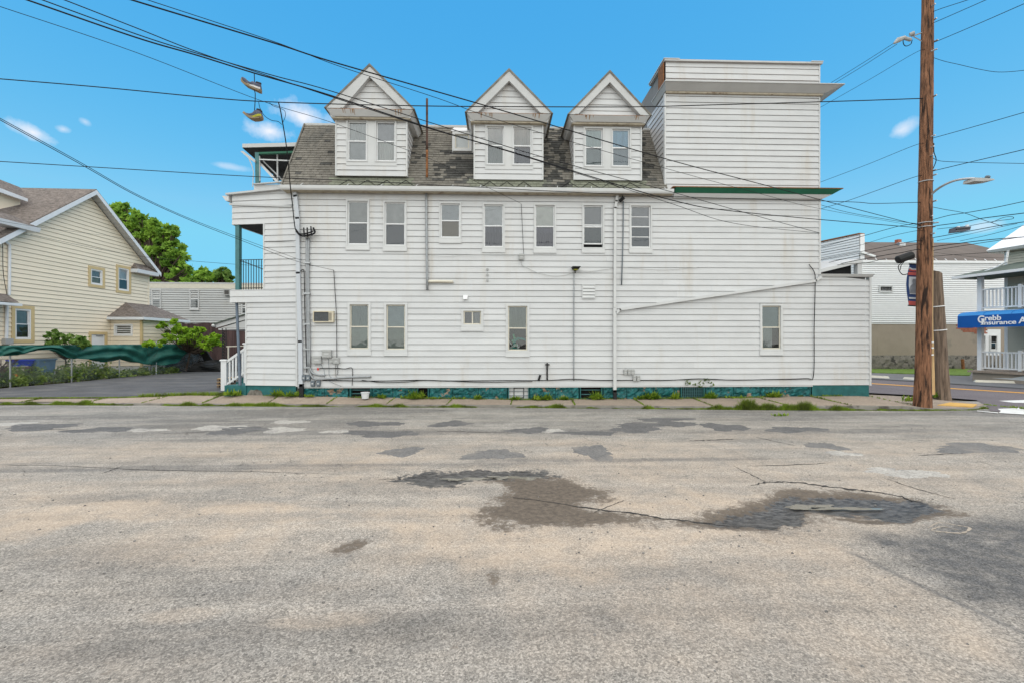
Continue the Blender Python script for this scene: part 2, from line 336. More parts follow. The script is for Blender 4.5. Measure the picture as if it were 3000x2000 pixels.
# ---------------------------------------------------------------- builders
def siding(F, parent, z0, pitch, rows, rng, mat, op=(), seg=6.0, lip=.023, gap=.0105, name='siding_board', n0=0.0, top=None):
    """lapped boards; rng(z) -> (u0,u1); op = openings (u0,u1,z0,z1)"""
    for r in range(rows):
        zb = z0+r*pitch; zt = zb+pitch-gap
        if top is not None:
            zt = min(zt, top)
            if zt-zb < .02: continue
        a0, a1 = rng(zb); b0, b1 = rng(zt)
        if a1-a0 < .03 and b1-b0 < .03: continue
        segs = [(min(a0, b0), max(a1, b1), zb, zt)]
        for (u0, u1, w0, w1) in op:
            new = []
            for (s0, s1, y0, y1) in segs:
                if u1 <= s0 or u0 >= s1 or w1 <= y0+.004 or w0 >= y1-.004: new.append((s0, s1, y0, y1)); continue
                if u0-s0 > .02: new.append((s0, u0, y0, y1))
                if s1-u1 > .02: new.append((u1, s1, y0, y1))
                c0, c1 = max(s0, u0), min(s1, u1)
                if w0-y0 > .02: new.append((c0, c1, y0, w0))
                if y1-w1 > .02: new.append((c0, c1, w1, y1))
            segs = new
        fin = []
        for (s0, s1, y0, y1) in segs:
            if s1-s0 > seg*1.35:
                k = max(1, round((s1-s0)/seg)); cuts = [s0]+[s0+(s1-s0)*(i+random.uniform(-.28, .28))/k for i in range(1, k)]+[s1]
                fin += [(cuts[i]+(0.0015 if i else 0), cuts[i+1], y0, y1) for i in range(k)]
            else: fin.append((s0, s1, y0, y1))
        for (s0, s1, y0, y1) in fin:
            q0 = lambda s, z: min(max(s, rng(z)[0]), rng(z)[1])
            f0 = (zt-y0)/pitch; f1 = (zt-y1)/pitch
            lp = lip*random.uniform(.8, 1.2); nb = n0+.005+lp*f0; n_t = n0+.005+lp*f1; y0 += random.uniform(-.003, .002) if y0 == zb else 0
            mb = MB().hex([F.w(q0(s0, y0), nb, y0), F.w(q0(s1, y0), nb, y0), F.w(q0(s1, y0), n0-.02, y0), F.w(q0(s0, y0), n0-.02, y0),
                           F.w(q0(s0, y1), n_t, y1), F.w(q0(s1, y1), n_t, y1), F.w(q0(s1, y1), n0-.02, y1), F.w(q0(s0, y1), n0-.02, y1)])
            O(name, mb, mat, parent)
def lapmesh(F, u0, u1, z0, z1, pitch, lip=.06, mb=None, n0=0.0, gf=.17):   # far lap siding, too fine to tell apart
    mb = mb or MB(); z = z0; g = pitch*gf
    while z < z1-.01:
        zt = min(z+pitch, z1)
        mb.add([F.w(u0, n0+lip, z+g), F.w(u1, n0+lip, z+g), F.w(u1, n0+lip*.8, zt), F.w(u0, n0+lip*.8, zt), F.w(u0, n0, z+g), F.w(u1, n0, z+g), F.w(u0, n0, z), F.w(u1, n0, z), F.w(u0, n0+lip*.8, z), F.w(u1, n0+lip*.8, z)], [(0, 1, 2, 3), (4, 5, 1, 0), (6, 7, 5, 4), (8, 9, 7, 6)])
        z = zt
    return mb
def ringbox(mb, F, u0, u1, z0, z1, w, n0, n1, wb=None):
    wb = w if wb is None else wb
    mb.fbox(F, u0, u0+w, n0, n1, z0, z1); mb.fbox(F, u1-w, u1, n0, n1, z0, z1)
    mb.fbox(F, u0+w, u1-w, n0, n1, z1-w, z1); mb.fbox(F, u0+w, u1-w, n0, n1, z0, z0+wb); return mb
def sheet(F, u0, u1, z0, z1, n, amp=0, waves=4, k=18, slats=False):
    mb = MB()
    if slats:
        nn = max(6, int((z1-z0)/.03)); dz = (z1-z0)/nn
        for i in range(nn): mb.add([F.w(u0, n+.006, z0+i*dz), F.w(u1, n+.006, z0+i*dz), F.w(u1, n-.006, z0+(i+1)*dz), F.w(u0, n-.006, z0+(i+1)*dz)], [(0, 1, 2, 3)])
        return mb
    vs = []; ph = random.random()*6
    for i in range(k+1):
        u = u0+(u1-u0)*i/k; dn = amp*math.sin(ph+waves*6.283*i/k)+amp*.4*math.sin(ph*2+waves*14*i/k)
        vs += [F.w(u, n+dn, z0), F.w(u+amp*.3*math.sin(i), n+dn*.6, z1)]
    return mb.add(vs, [(2*i, 2*i+2, 2*i+3, 2*i+1) for i in range(k)])
def window(F, parent, u0, u1, z0, z1, up=('blind', (.55, .55, .53)), lo=('cloth', (.16, .17, .19)), fm=None, cm=None, c=.055, apron=.13, split=.5, n0=.0, proud=.045, depth=.10, extra_bar=False, slide=False, label=None, opened=0.0):
    fm = fm or M_WVINYL; cm = cm or M_TRIM
    mb = MB(); ringbox(mb, F, u0, u1, z0+apron, z1, c, n0-depth, n0+proud)
    w = O('window', mb, cm, parent, label=label)
    if apron > .02: O('sill', MB().frus(F, (u0-.01, u1+.01, n0-depth, n0+proud+.012, z0), (u0-.01, u1+.01, n0-depth, n0+proud+.002, z0+apron-.002)), cm, w)
    a0, a1, b0, b1 = u0+c+.002, u1-c-.002, z0+apron+c+.002, z1-c-.002
    O('interior', MB().fbox(F, a0-.01, a1+.01, n0-depth+.004, n0-depth+.008, b0-.01, b1+.01), M_DARK, w)
    s = .036
    if slide:
        mid = (a0+a1)/2; parts = [(a0, mid+.02, b0, b1, n0-.012, lo), (mid-.02, a1, b0, b1, n0-.04, up)]
    else:
        mid = b0+(b1-b0)*(1-split); parts = [(a0, a1, mid-.02, b1, n0-.035, up), (a0, a1, b0+opened, mid+.02+opened*.5, n0-.012 if not opened else n0-.05, lo)]
    for (p0, p1, q0, q1, nn, cont) in parts:
        sh = O('sash', ringbox(MB(), F, p0, p1, q0, q1, s, nn-.02, nn+.012), fm, w)
        O('pane', MB().add([F.w(p0+s, nn-.004, q0+s), F.w(p1-s, nn-.004, q0+s), F.w(p1-s, nn-.004, q1-s), F.w(p0+s, nn-.004, q1-s)], [(0, 1, 2, 3)]), M_GLASS, w)
        if extra_bar: O('muntin', MB().fbox(F, p0+s, p1-s, nn-.012, nn+.006, (q0+q1)/2-.012, (q0+q1)/2+.012), fm, w)
        if cont:
            kd, cc = cont; pos = n0-.060
            if kd == 'blind': O('blind', sheet(F, p0+.01, p1-.01, q0+.02, q1, pos, slats=True), cloth(cc), w)
            elif kd == 'curtain': O('curtain', sheet(F, p0+.005, p1-.005, q0, q1, pos, .012, 5), cloth(cc, 1), w)
            elif kd == 'cloth': O('shade', sheet(F, p0+.005, p1-.005, q0, q1, pos, .003, 2), cloth(cc), w)
            elif kd == 'half':
                O('curtain', sheet(F, p0+.005, p0+(p1-p0)*.62, q0, q1, pos, .012, 3), cloth(cc, 1), w)
            elif kd == 'valance':
                O('valance', sheet(F, p0+.005, p1-.005, q1-(q1-q0)*.3, q1, pos+.006, .012, 6), cloth(tuple(x*1.6 for x in cc), 1), w); O('curtain', sheet(F, p0+.005, p1-.005, q0, q1, pos, .008, 5), cloth(cc, 1), w)
    return w
def leaves(centers, n, size, flat=.0, seed=0, aspect=.55):
    """centers: list of (c, (rx,ry,rz)); n leaves each; folded leaf quads"""
    rg = np.random.RandomState(seed); V = []; FA = []
    for (c, rr) in centers:
        d = rg.normal(size=(n, 3)); d /= np.linalg.norm(d, axis=1)[:, None]
        rad = np.abs(rg.normal(.55, .33, n))
        pos = np.array(c)+d*rad[:, None]*np.array(rr)
        a = rg.normal(size=(n, 3)); a[:, 2] *= (1-flat); a /= np.linalg.norm(a, axis=1)[:, None]
        b = np.cross(a, rg.normal(size=(n, 3))*(1, 1, 1)+np.array([0, 0, flat*2])); b /= np.linalg.norm(b, axis=1)[:, None]+1e-9
        s = size*rg.uniform(.6, 1.3, n)
        p0 = pos-a*s[:, None]; p1 = pos+b*(s*aspect)[:, None]; p2 = pos+a*s[:, None]; p3 = pos-b*(s*aspect)[:, None]
        base = len(V)*1
        V.append(np.stack([p0, p1, p2, p3], 1).reshape(-1, 3))
    V = np.concatenate(V); k = len(V)//4; idx = np.arange(k)*4
    return V, [(int(i), int(i)+1, int(i)+2, int(i)+3) for i in idx]
def leafmesh(name, VF, mat):
    m = bpy.data.meshes.new(name); m.from_pydata([tuple(v) for v in VF[0]], [], VF[1]); m.materials.append(mat); m.update(); return m
# ---------------------------------------------------------------- noise for the ground
def vnoise(x, y, seed=0):
    xi = np.floor(x).astype(np.int64); yi = np.floor(y).astype(np.int64); fx = x-xi; fy = y-yi
    fx = fx*fx*(3-2*fx); fy = fy*fy*(3-2*fy)
    def h(a, b):
        n = (a*374761393+b*668265263+seed*974711) & 0x7fffffff; n = ((n ^ (n >> 13))*1274126177) & 0x7fffffff
        return ((n ^ (n >> 16)) & 0xffff)/65535.0
    return (h(xi, yi)*(1-fx)+h(xi+1, yi)*fx)*(1-fy)+(h(xi, yi+1)*(1-fx)+h(xi+1, yi+1)*fx)*fy
def fbm(x, y, seed=0, o=5, g=.5):
    s = 0; a = 1; t = 0
    for i in range(o): s = s+a*vnoise(x*2**i, y*2**i, seed+i*17); t += a; a *= g
    return s/t
def sstep(a, b, x): t = np.clip((x-a)/(b-a), 0, 1); return t*t*(3-2*t)

# ---------------------------------------------------------------- ground and road
gm = MB().add([(-700, -300, -.05), (700, -300, -.05), (700, 1200, -.05), (-700, 1200, -.05)], [(0, 1, 2, 3)])
O('ground', gm, M_EARTH, kind='structure')
xs = np.concatenate([np.linspace(-90, -19, 24, endpoint=False), np.arange(-19, 21, .05), np.linspace(21, 90, 24)])
ys = np.concatenate([np.linspace(-14, 2.4, 14, endpoint=False), np.arange(2.4, 8.5, .035), np.arange(8.5, 15.3, .06)])
X, Y = np.meshgrid(xs, ys)
cA, sA = math.cos(YAW), math.sin(YAW)
def pxw(px, py):
    p = GZ(px, py); return p.x, p.y
wob = (fbm(X*1.3, Y*1.3, 3, 6, .6)-.5); wob2 = (fbm(X*5, Y*5, 9, 5, .65)-.5)*1.5
def ell(px, py, rx, ry, soft=.5, na=.5, ang=0.0):
    x0, y0 = pxw(px, py); d = H*FP/(py-1000.); ax = rx*d/FP; d1 = H*FP/(py-ry-1000.); d2 = H*FP/(py+ry-1000.); ay = (d1-d2)/2
    a = (X-x0)*math.cos(ang)+(Y-y0)*math.sin(ang); b = -(X-x0)*math.sin(ang)+(Y-y0)*math.cos(ang)
    r = np.sqrt((a/ax)**2+(b/ay)**2)+na*(wob*1.6+wob2*.5)
    return 1-sstep(1-soft, 1+soft*.4, r)
def poly(pts, soft=.25, na=.25, grow=0.0):
    q = np.array([pxw(*p) for p in pts]); inside = np.zeros(X.shape, bool); dist = np.full(X.shape, 1e9)
    xx = X+na*wob*1.5+na*.6*wob2; yy = Y+na*(fbm(X*1.3+50, Y*1.3, 5)-.5)*1.5+na*.6*(fbm(X*5+9, Y*5, 4)-.5)
    for i in range(len(q)):
        x1, y1 = q[i]; x2, y2 = q[(i+1) % len(q)]
        c = ((y1 > yy) != (y2 > yy)) & (xx < (x2-x1)*(yy-y1)/((y2-y1)+1e-12)+x1); inside ^= c
        L2 = (x2-x1)**2+(y2-y1)**2; t = np.clip(((xx-x1)*(x2-x1)+(yy-y1)*(y2-y1))/L2, 0, 1)
        dist = np.minimum(dist, np.hypot(xx-x1-t*(x2-x1), yy-y1-t*(y2-y1)))
    sd = np.where(inside, dist, -dist); return sstep(-soft, soft, sd+grow)
mx_ = np.maximum
# dusty sand lying on the worn asphalt
sand = .16*sstep(11., 8., Y)+.36*sstep(.40, .66, fbm(X*.35, Y*.8, 21))*sstep(12.5, 8.5, Y)
sand = mx_(sand, .9*poly([(-300, 1640), (0, 1590), (200, 1545), (330, 1530), (480, 1520), (700, 1512), (1000, 1495), (1000, 1480), (600, 1478), (300, 1468), (0, 1490), (-300, 1500)], .22, .35))
sand = mx_(sand, .75*poly([(430, 1660), (560, 1600), (700, 1530), (860, 1505), (1000, 1510), (800, 1545), (700, 1590), (560, 1640)], .2, .3))
sand = mx_(sand, .70*poly([(1000, 1490), (1400, 1480), (1500, 1520), (1400, 1540), (1100, 1530)], .2, .25))
sand = mx_(sand, .85*poly([(1050, 1530), (1500, 1520), (2050, 1535), (2280, 1548), (2500, 1535), (2480, 1570), (2100, 1620), (1880, 1640), (1700, 1700), (1400, 1680)], .4, .5))
sand = mx_(sand, .75*poly([(1700, 1450), (2000, 1420), (2250, 1440), (2080, 1490), (2000, 1520), (1800, 1500)], .2, .35))
sand = mx_(sand, .5*poly([(1300, 1650), (2200, 1600), (2500, 1680), (2900, 1900), (3000, 2050), (1900, 2050), (1500, 1850)], .8, .8))
sand = mx_(sand, .55*poly([(2250, 1560), (2450, 1580), (2950, 1850), (3050, 2000), (2700, 1900), (2300, 1700)], .25, .2))
sand = mx_(sand, .55*ell(520, 1800, 170, 30)); sand = mx_(sand, .55*ell(960, 1820, 220, 30)); sand = mx_(sand, .45*ell(1150, 1640, 160, 50))
sand = mx_(sand, .4*poly([(600, 1400), (1400, 1350), (2200, 1330), (3000, 1350), (3000, 1480), (2000, 1440), (1200, 1440)], .6, .8))
sand = np.clip(1.15*sand*(.6+.85*fbm(X*2.2, Y*3.2, 33)), 0, 1)
# damp dirt, wet broken asphalt and bare dark aggregate
damp = .95*poly([(1440, 1515), (1480, 1440), (1430, 1400), (1560, 1395), (1640, 1400), (1760, 1425), (1770, 1450), (1690, 1480), (1740, 1500), (1900, 1515), (2050, 1522), (1980, 1530), (1700, 1526), (1400, 1514)], .36, .50, .02)
damp = mx_(damp, .9*poly([(2010, 1525), (2080, 1500), (2190, 1485), (2250, 1450), (2300, 1435), (2500, 1440), (2700, 1470), (2800, 1490), (2840, 1505), (2700, 1515), (2560, 1508), (2300, 1530), (2280, 1545), (2120, 1538)], .34, .45, .08))
damp = mx_(damp, .8*poly([(2430, 1523), (2600, 1516), (2720, 1526), (2560, 1533)], .06, .1))
damp = mx_(damp, .6*ell(1030, 1600, 75, 20, .7, .5, .9)); damp = mx_(damp, .5*ell(1440, 1690, 45, 60, .7, .6))
wet = .95*poly([(1130, 1398), (1250, 1378), (1400, 1370), (1600, 1382), (1650, 1395), (1560, 1408), (1300, 1410), (1200, 1402)], .26, .5, .04)
wet = mx_(wet, .95*poly([(2080, 1520), (2220, 1500), (2260, 1455), (2420, 1450), (2650, 1468), (2780, 1488), (2820, 1500), (2600, 1512), (2400, 1512), (2290, 1536), (2180, 1532)], .24, .45, .04))
dark = .95*poly([(2600, 1600), (2750, 1560), (3050, 1500), (3400, 1560), (3300, 1900), (3020, 1830), (2900, 1780), (2750, 1700)], .25, .5)
dark = mx_(dark, .3*ell(350, 1640, 300, 60, .8)); dark = mx_(dark, .35*ell(760, 1720, 260, 70, .8)); dark = mx_(dark, .3*ell(1850, 1850, 300, 110, .8, .8)); dark = mx_(dark, .3*ell(300, 1920, 500, 60, .8, .6))
dark = mx_(dark, .28*ell(2150, 1760, 200, 110, .8, .8, -.5)); dark = mx_(dark, .25*ell(1280, 1920, 400, 60, .8))
dark = mx_(dark,   .2*sstep(4.7, 3.3, Y+1.2*wob)*sstep(.35, .6, fbm(X*.6, Y*.6, 57)))
far = sstep(9.0, 12.0, Y)
dark = mx_(dark, far*.45*sstep(.5, .62, fbm(X*.25, Y*1.1, 55)))
for (a, b_, c, d_) in ((300, 1375, 700, 6), (1100, 1265, 900, 10), (900, 1362, 800, 5), (2400, 1262, 600, 8), (1900, 1345, 500, 6)): dark = mx_(dark, .5*ell(a, b_, c, d_, .6, .5))
cbx_, cby_ = zip(*[pxw(a, b) for a, b in ((-900, 1178), (0, 1183), (600, 1187), (1000, 1190), (1600, 1193), (2000, 1197), (2400, 1200), (2700, 1201), (2893, 1193))])
cd_ = np.interp(X, cbx_, cby_)-Y
dark = mx_(dark, .85*np.exp(-(cd_/.16)**2)*sstep(.3, .6, fbm(X*1.5, Y*3, 66))); dark = mx_(dark, .35*np.exp(-((cd_-.35)/.3)**2)*sstep(.42, .6, fbm(X*.7, Y*2, 67)))
# tyre tracks and the repaved edge at the right
Z = .018*(fbm(X*.5, Y*.5, 71)-.5)+.006*(fbm(X*4, Y*4, 72)-.5)
Z = Z*sstep(-.2, 1.0, 14.2-Y)-.045*wet*(.5+.8*fbm(X*3.5, Y*3.5, 8))-.010*damp*fbm(X*6, Y*6, 12)
e0, e1 = pxw(2450, 1600), pxw(3000, 1862)
ed = ((X-e0[0])*(e1[1]-e0[1])-(Y-e0[1])*(e1[0]-e0[0]))/math.hypot(e1[0]-e0[0], e1[1]-e0[1])+.05*wob
along = ((X-e0[0])*(e1[0]-e0[0])+(Y-e0[1])*(e1[1]-e0[1]))/((e1[0]-e0[0])**2+(e1[1]-e0[1])**2)
edm = sstep(-.05, .25, along)
Z = Z+.022*edm*sstep(.02, -.05, ed)*np.sign(1)*(-1)*0 + .022*edm*sstep(-.03, .03, ed)
dark = mx_(dark, .9*edm*np.exp(-(ed/.05)**2)); sand = sand*(1-.5*edm*sstep(0, .1, np.abs(ed))*0)
ny, nx = X.shape
idx = np.arange(nx*ny).reshape(ny, nx)
quads = np.stack([idx[:-1, :-1], idx[:-1, 1:], idx[1:, 1:], idx[1:, :-1]], -1).reshape(-1, 4)
me = bpy.data.meshes.new('road'); nq = len(quads)
me.vertices.add(nx*ny); me.vertices.foreach_set('co', np.stack([X, Y, Z], -1).reshape(-1).astype(np.float32))
me.loops.add(nq*4); me.loops.foreach_set('vertex_index', quads.reshape(-1).astype(np.int32))
me.polygons.add(nq); me.polygons.foreach_set('loop_start', np.arange(0, nq*4, 4, dtype=np.int32)); me.polygons.foreach_set('loop_total', np.full(nq, 4, np.int32))
me.update(calc_edges=True); me.polygons.foreach_set('use_smooth', np.ones(nq, bool))
for nm, arr in (('sand', sand), ('damp', damp), ('wet', wet), ('dark', dark)):
    at = me.attributes.new(nm, 'FLOAT', 'POINT'); at.data.foreach_set('value', np.clip(arr, 0, 1).reshape(-1).astype(np.float32))
def roadmat():
    m, b, N, L = nodes('road_asphalt'); geo = N('ShaderNodeNewGeometry'); pos = geo.outputs['Position']
    def noise(s, d=6, r=.6, st=(1, 1, 1)):
        mp = N('ShaderNodeMapping'); mp.inputs['Scale'].default_value = st; L(pos, mp.inputs[0])
        n = N('ShaderNodeTexNoise'); n.inputs['Scale'].default_value = s; n.inputs['Detail'].default_value = d; n.inputs['Roughness'].default_value = r; L(mp.outputs[0], n.inputs['Vector']); return n.outputs['Fac']
    def rng(v, a, b_, c=0, d=1, sm=False):
        n = N('ShaderNodeMapRange'); n.inputs[1].default_value = a; n.inputs[2].default_value = b_; n.inputs[3].default_value = c; n.inputs[4].default_value = d
        if sm: n.interpolation_type = 'SMOOTHSTEP'
        L(v, n.inputs[0]); return n.outputs[0]
    def ma(op, a, c, cl=False):
        n = N('ShaderNodeMath', operation=op, use_clamp=cl)
        for i, v in enumerate((a, c)):
            if isinstance(v, (int, float)): n.inputs[i].default_value = v
            else: L(v, n.inputs[i])
        return n.outputs[0]
    def mix(f, a, c):
        n = N('ShaderNodeMix', data_type='RGBA')
        if isinstance(f, float): n.inputs[0].default_value = f
        else: L(f, n.inputs[0])
        for k, v in ((6, a), (7, c)):
            if isinstance(v, tuple): n.inputs[k].default_value = (*v, 1)
            else: L(v, n.inputs[k])
        return n.outputs[2]
    def att(nm):
        n = N('ShaderNodeAttribute'); n.attribute_name = nm; return n.outputs['Fac']
    def scl(c, f):
        n = N('ShaderNodeVectorMath', operation='SCALE'); L(c, n.inputs[0]); L(f, n.inputs['Scale']); return n.outputs[0]
    big = noise(.7, 8); med = noise(5, 6, .65); fine = noise(60, 4, .7); strk = noise(1.2, 7, .65, (.35, 2.2, 1))
    vo = N('ShaderNodeTexVoronoi'); vo.inputs['Scale'].default_value = 75; L(pos, vo.inputs['Vector']); sp = N('ShaderNodeSeparateColor'); L(vo.outputs['Color'], sp.inputs[0])
    vb = N('ShaderNodeTexVoronoi'); vb.inputs['Scale'].default_value = 34; L(pos, vb.inputs['Vector']); spb = N('ShaderNodeSeparateColor'); L(vb.outputs['Color'], spb.inputs[0])
    col = mix(rng(big, .35, .65), (.208, .196, .178), (.285, .268, .243)); col = mix(rng(strk, .45, .72), col, (.325, .295, .257))
    m2 = noise(2.2, 8, .7); st2 = noise(1.0, 8, .72, (.22, 2.6, 1)); col = scl(col, rng(m2, .32, .68, .88, 1.12)); col = scl(col, rng(st2, .30, .56, .80, 1.05, True)); sa = ma('MULTIPLY', att('sand'), rng(m2, .3, .66, .35, 1.3), True)
    col = mix(sa, col, (.41, .335, .262))
    dk = ma('MULTIPLY', att('dark'), rng(med, .3, .6, .55, 1.1), True); st3 = N('ShaderNodeMapping'); st3.inputs['Rotation'].default_value = (0, 0, .95); st3.inputs['Scale'].default_value = (.25, 3.0, 1); L(pos, st3.inputs[0]); n3_ = N('ShaderNodeTexNoise'); n3_.inputs['Scale'].default_value = 1.3; n3_.inputs['Detail'].default_value = 7; n3_.inputs['Roughness'].default_value = .65; L(st3.outputs[0], n3_.inputs['Vector']); col = scl(col, rng(n3_.outputs['Fac'], .33, .6, .86, 1.05)); col = mix(dk, col, (.095, .093, .092))
    # loose stone chips: lighter and darker than the binder
    v3 = N('ShaderNodeTexVoronoi'); v3.inputs['Scale'].default_value = 130; L(pos, v3.inputs['Vector']); sp3 = N('ShaderNodeSeparateColor'); L(v3.outputs['Color'], sp3.inputs[0])
    chip = ma('MULTIPLY', rng(sp.outputs[0], 0, 1, .58, 1.42), rng(sp3.outputs[1], 0, 1, .68, 1.32))
    dkc = ma('MULTIPLY', ma('GREATER_THAN', spb.outputs[1], .86), rng(vb.outputs['Distance'], .006, .012, 1, 0)); ltc = ma('MULTIPLY', ma('GREATER_THAN', spb.outputs[0], .94), rng(vb.outputs['Distance'], .006, .011, 1, 0))
    amt = ma('SUBTRACT', 1.0, ma('MULTIPLY', sa, .55)); chipm = ma('ADD', ma('MULTIPLY', ma('SUBTRACT', chip, 1.0), amt), 1.0)
    col = scl(col, chipm); col = scl(col, rng(fine, .3, .7, .84, 1.14)); col = mix(ma('MULTIPLY', dkc, .6), col, (.05, .048, .046)); col = mix(ma('MULTIPLY', ltc, .7), col, (.46, .44, .41))
    hf = noise(14, 6, .7); dm = rng(ma('ADD', att('damp'), ma('ADD', ma('MULTIPLY', ma('SUBTRACT', m2, .5), 1.1), ma('MULTIPLY', ma('SUBTRACT', hf, .5), 1.5))), .20, .60, 0, .97, True); col = mix(dm, col, mix(rng(hf, .35, .65), (.07, .056, .044), (.15, .12, .092)))
    wt = rng(ma('ADD', att('wet'), ma('ADD', ma('MULTIPLY', ma('SUBTRACT', med, .5), 1.1), ma('MULTIPLY', ma('SUBTRACT', hf, .5), 1.3))), .34, .54, 0, 1, True); wcol = mix(rng(noise(11, 6, .7, (1, 2.5, 1)), .40, .60), (.014, .013, .013), (.11, .105, .10)); col = mix(wt, col, wcol)
    # hairline cracks
    dn = N('ShaderNodeTexNoise'); dn.inputs['Scale'].default_value = 2.5; L(pos, dn.inputs['Vector']); dv = N('ShaderNodeVectorMath', operation='MULTIPLY_ADD'); L(dn.outputs['Color'], dv.inputs[0]); dv.inputs[1].default_value = (.5, .5, 0); L(pos, dv.inputs[2])
    vc = N('ShaderNodeTexVoronoi', feature='DISTANCE_TO_EDGE'); vc.inputs['Scale'].default_value = .75; L(dv.outputs[0], vc.inputs['Vector'])
    ck = ma('MULTIPLY', rng(vc.outputs['Distance'], .0, .007, 1, 0), rng(noise(.9, 3), .5, .6)); spx = N('ShaderNodeSeparateXYZ'); L(pos, spx.inputs[0]); ck = ma('MULTIPLY', ck, rng(spx.outputs[1], 6.0, 7.5, 0, .75)); col = mix(ck, col, (.04, .037, .034))
    L(col, b.inputs['Base Color']); b.inputs['Specular IOR Level'].default_value = .35
    rg = mix(wt, (.93, .93, .93), (.34, .34, .34)); L(rg, b.inputs['Roughness'])
    hgt = ma('ADD', ma('MULTIPLY', sp.outputs[0], .45), ma('MULTIPLY', fine, .8)); hgt = ma('ADD', hgt, ma('MULTIPLY', med, 1.6)); hgt = ma('SUBTRACT', hgt, ma('MULTIPLY', ck, 2.0))
    bp = N('ShaderNodeBump'); bp.inputs['Strength'].default_value = .55; bp.inputs['Distance'].default_value = .012; L(hgt, bp.inputs['Height']); L(bp.outputs[0], b.inputs['Normal'])
    return m
me.materials.append(roadmat())
road = O('road', me, None, kind='structure')
def zroad(x, y):
    i = int(np.clip(np.searchsorted(ys, y), 0, ny-1)); j = int(np.clip(np.searchsorted(xs, x), 0, nx-1)); return float(Z[i, j])
def blob(px, py, rx, ry, mat, name, lift=.006, rough=.36, parent=road, k=72, zz=None):
    c = GZ(px, py); d = H*FP/(py-1000.); ax = rx*d/FP; ay = (H*FP/(py-ry-1000.)-H*FP/(py+ry-1000.))/2; ph = [random.uniform(0, 6.28) for _ in range(6)]
    rim = []
    for i in range(k):
        t = 6.2832*i/k; r = 1+rough*(math.sin(2*t+ph[0])*.5+math.sin(3*t+ph[1])*.5+math.sin(5*t+ph[2])*.3+math.sin(9*t+ph[3])*.2+math.sin(17*t+ph[4])*.12+random.uniform(-.10, .10))
        rim.append((c.x+ax*r*math.cos(t), c.y+ay*r*math.sin(t)))
    vs = []
    for s in (1.0, .96, .5): vs += [(c.x+(x-c.x)*s, c.y+(y-c.y)*s, (zroad(x, y) if zz is None else zz)+(lift if s < 1 else -.004)) for x, y in rim]
    vs.append((c.x, c.y, (zroad(c.x, c.y) if zz is None else zz)+lift))
    fs = [(i, (i+1) % k, k+(i+1) % k, k+i) for i in range(k)]+[(k+i, k+(i+1) % k, 2*k+(i+1) % k, 2*k+i) for i in range(k)]+[(2*k+i, 2*k+(i+1) % k, 3*k) for i in range(k)]
    return O(name, MB().add(vs, fs), mat, parent)
for q in ((1095, 1240, 74, 8), (1322, 1240, 54, 9), (1120, 1269, 112, 9), (705, 1259, 80, 10), (300, 1258, 80, 9), (120, 1249, 110, 9), (1550, 1260, 55, 9), (1725, 1268, 78, 7), (1880, 1244, 75, 8), (1985, 1240, 60, 7), (2120, 1250, 54, 13), (1945, 1228, 75, 5), (1860, 1258, 80, 7), (2330, 1257, 90, 8)):
    blob(*q, M_PATCHD, 'asphalt_patch')
for q in ((1178, 1322, 64, 12), (1738, 1322, 62, 18), (1445, 1330, 75, 16), (2420, 1306, 45, 12), (2860, 1312, 130, 14)): blob(*q, M_PATCHM, 'asphalt_patch', .005)
for q in ((645, 1252, 68, 8), (830, 1258, 66, 7), (1628, 1262, 32, 7), (985, 1263, 36, 5), (430, 1259, 50, 5), (30, 1241, 55, 6), (848, 1235, 45, 6), (2690, 1388, 80, 12), (2470, 1328, 46, 7), (2590, 1378, 60, 8)): blob(*q, M_PATCHL, 'concrete_patch', .0045)
def ribbon(pts, w, mat, name, parent=road, lift=.0035, jag=.3):
    q = bez([GZ(*p) for p in pts], 9); vs = []
    for i, p in enumerate(q):
        t = (q[min(i+1, len(q)-1)]-q[max(i-1, 0)]).normalized(); s = Vector((-t.y, t.x, 0))*w*random.uniform(.4, 1.5)*(.35+.65*math.sin(math.pi*min(1, max(.03, i/(len(q)-1)))))
        j = Vector((random.uniform(-1, 1), random.uniform(-1, 1), 0))*w*jag*3; a, b = p+s+j, p-s+j
        vs += [(a.x, a.y, zroad(a.x, a.y)+lift), (b.x, b.y, zroad(b.x, b.y)+lift)]
    return O(name, MB().add(vs, [(2*i, 2*i+1, 2*i+3, 2*i+2) for i in range(len(q)-1)]), mat, parent)
ribbon([(2200, 1420), (2250, 1412), (2330, 1413), (2420, 1424), (2520, 1436), (2620, 1450), (2700, 1468)], .03, M_CRACK, 'crack')
ribbon([(2150, 1365), (2200, 1390), (2240, 1410)], .012, M_CRACK, 'crack'); ribbon([(2590, 1400), (2680, 1430), (2800, 1462)], .01, M_CRACK, 'crack')
ribbon([(1500, 1456), (1620, 1470), (1740, 1490), (1870, 1505), (1960, 1520), (2100, 1530), (2280, 1542)], .016, M_CRACK, 'crack'); ribbon([(1740, 1500), (1790, 1480), (1830, 1465)], .008, M_CRACK, 'crack')
ribbon([(2020, 1290), (2080, 1288), (2160, 1285)], .03, M_CRACK, 'crack'); ribbon([(2690, 1333), (2830, 1325), (2980, 1320)], .02, M_CRACK, 'crack'); ribbon([(2190, 1364), (2290, 1362), (2440, 1355)], .012, M_CRACK, 'crack')
ribbon([(0, 1258), (150, 1257), (330, 1259)], .02, M_CRACK, 'crack'); ribbon([(470, 1268), (560, 1266), (640, 1262)], .018, M_CRACK, 'crack'); ribbon([(0, 1360), (200, 1364), (420, 1375), (700, 1380), (1000, 1388)], .01, M_CRACK, 'crack')
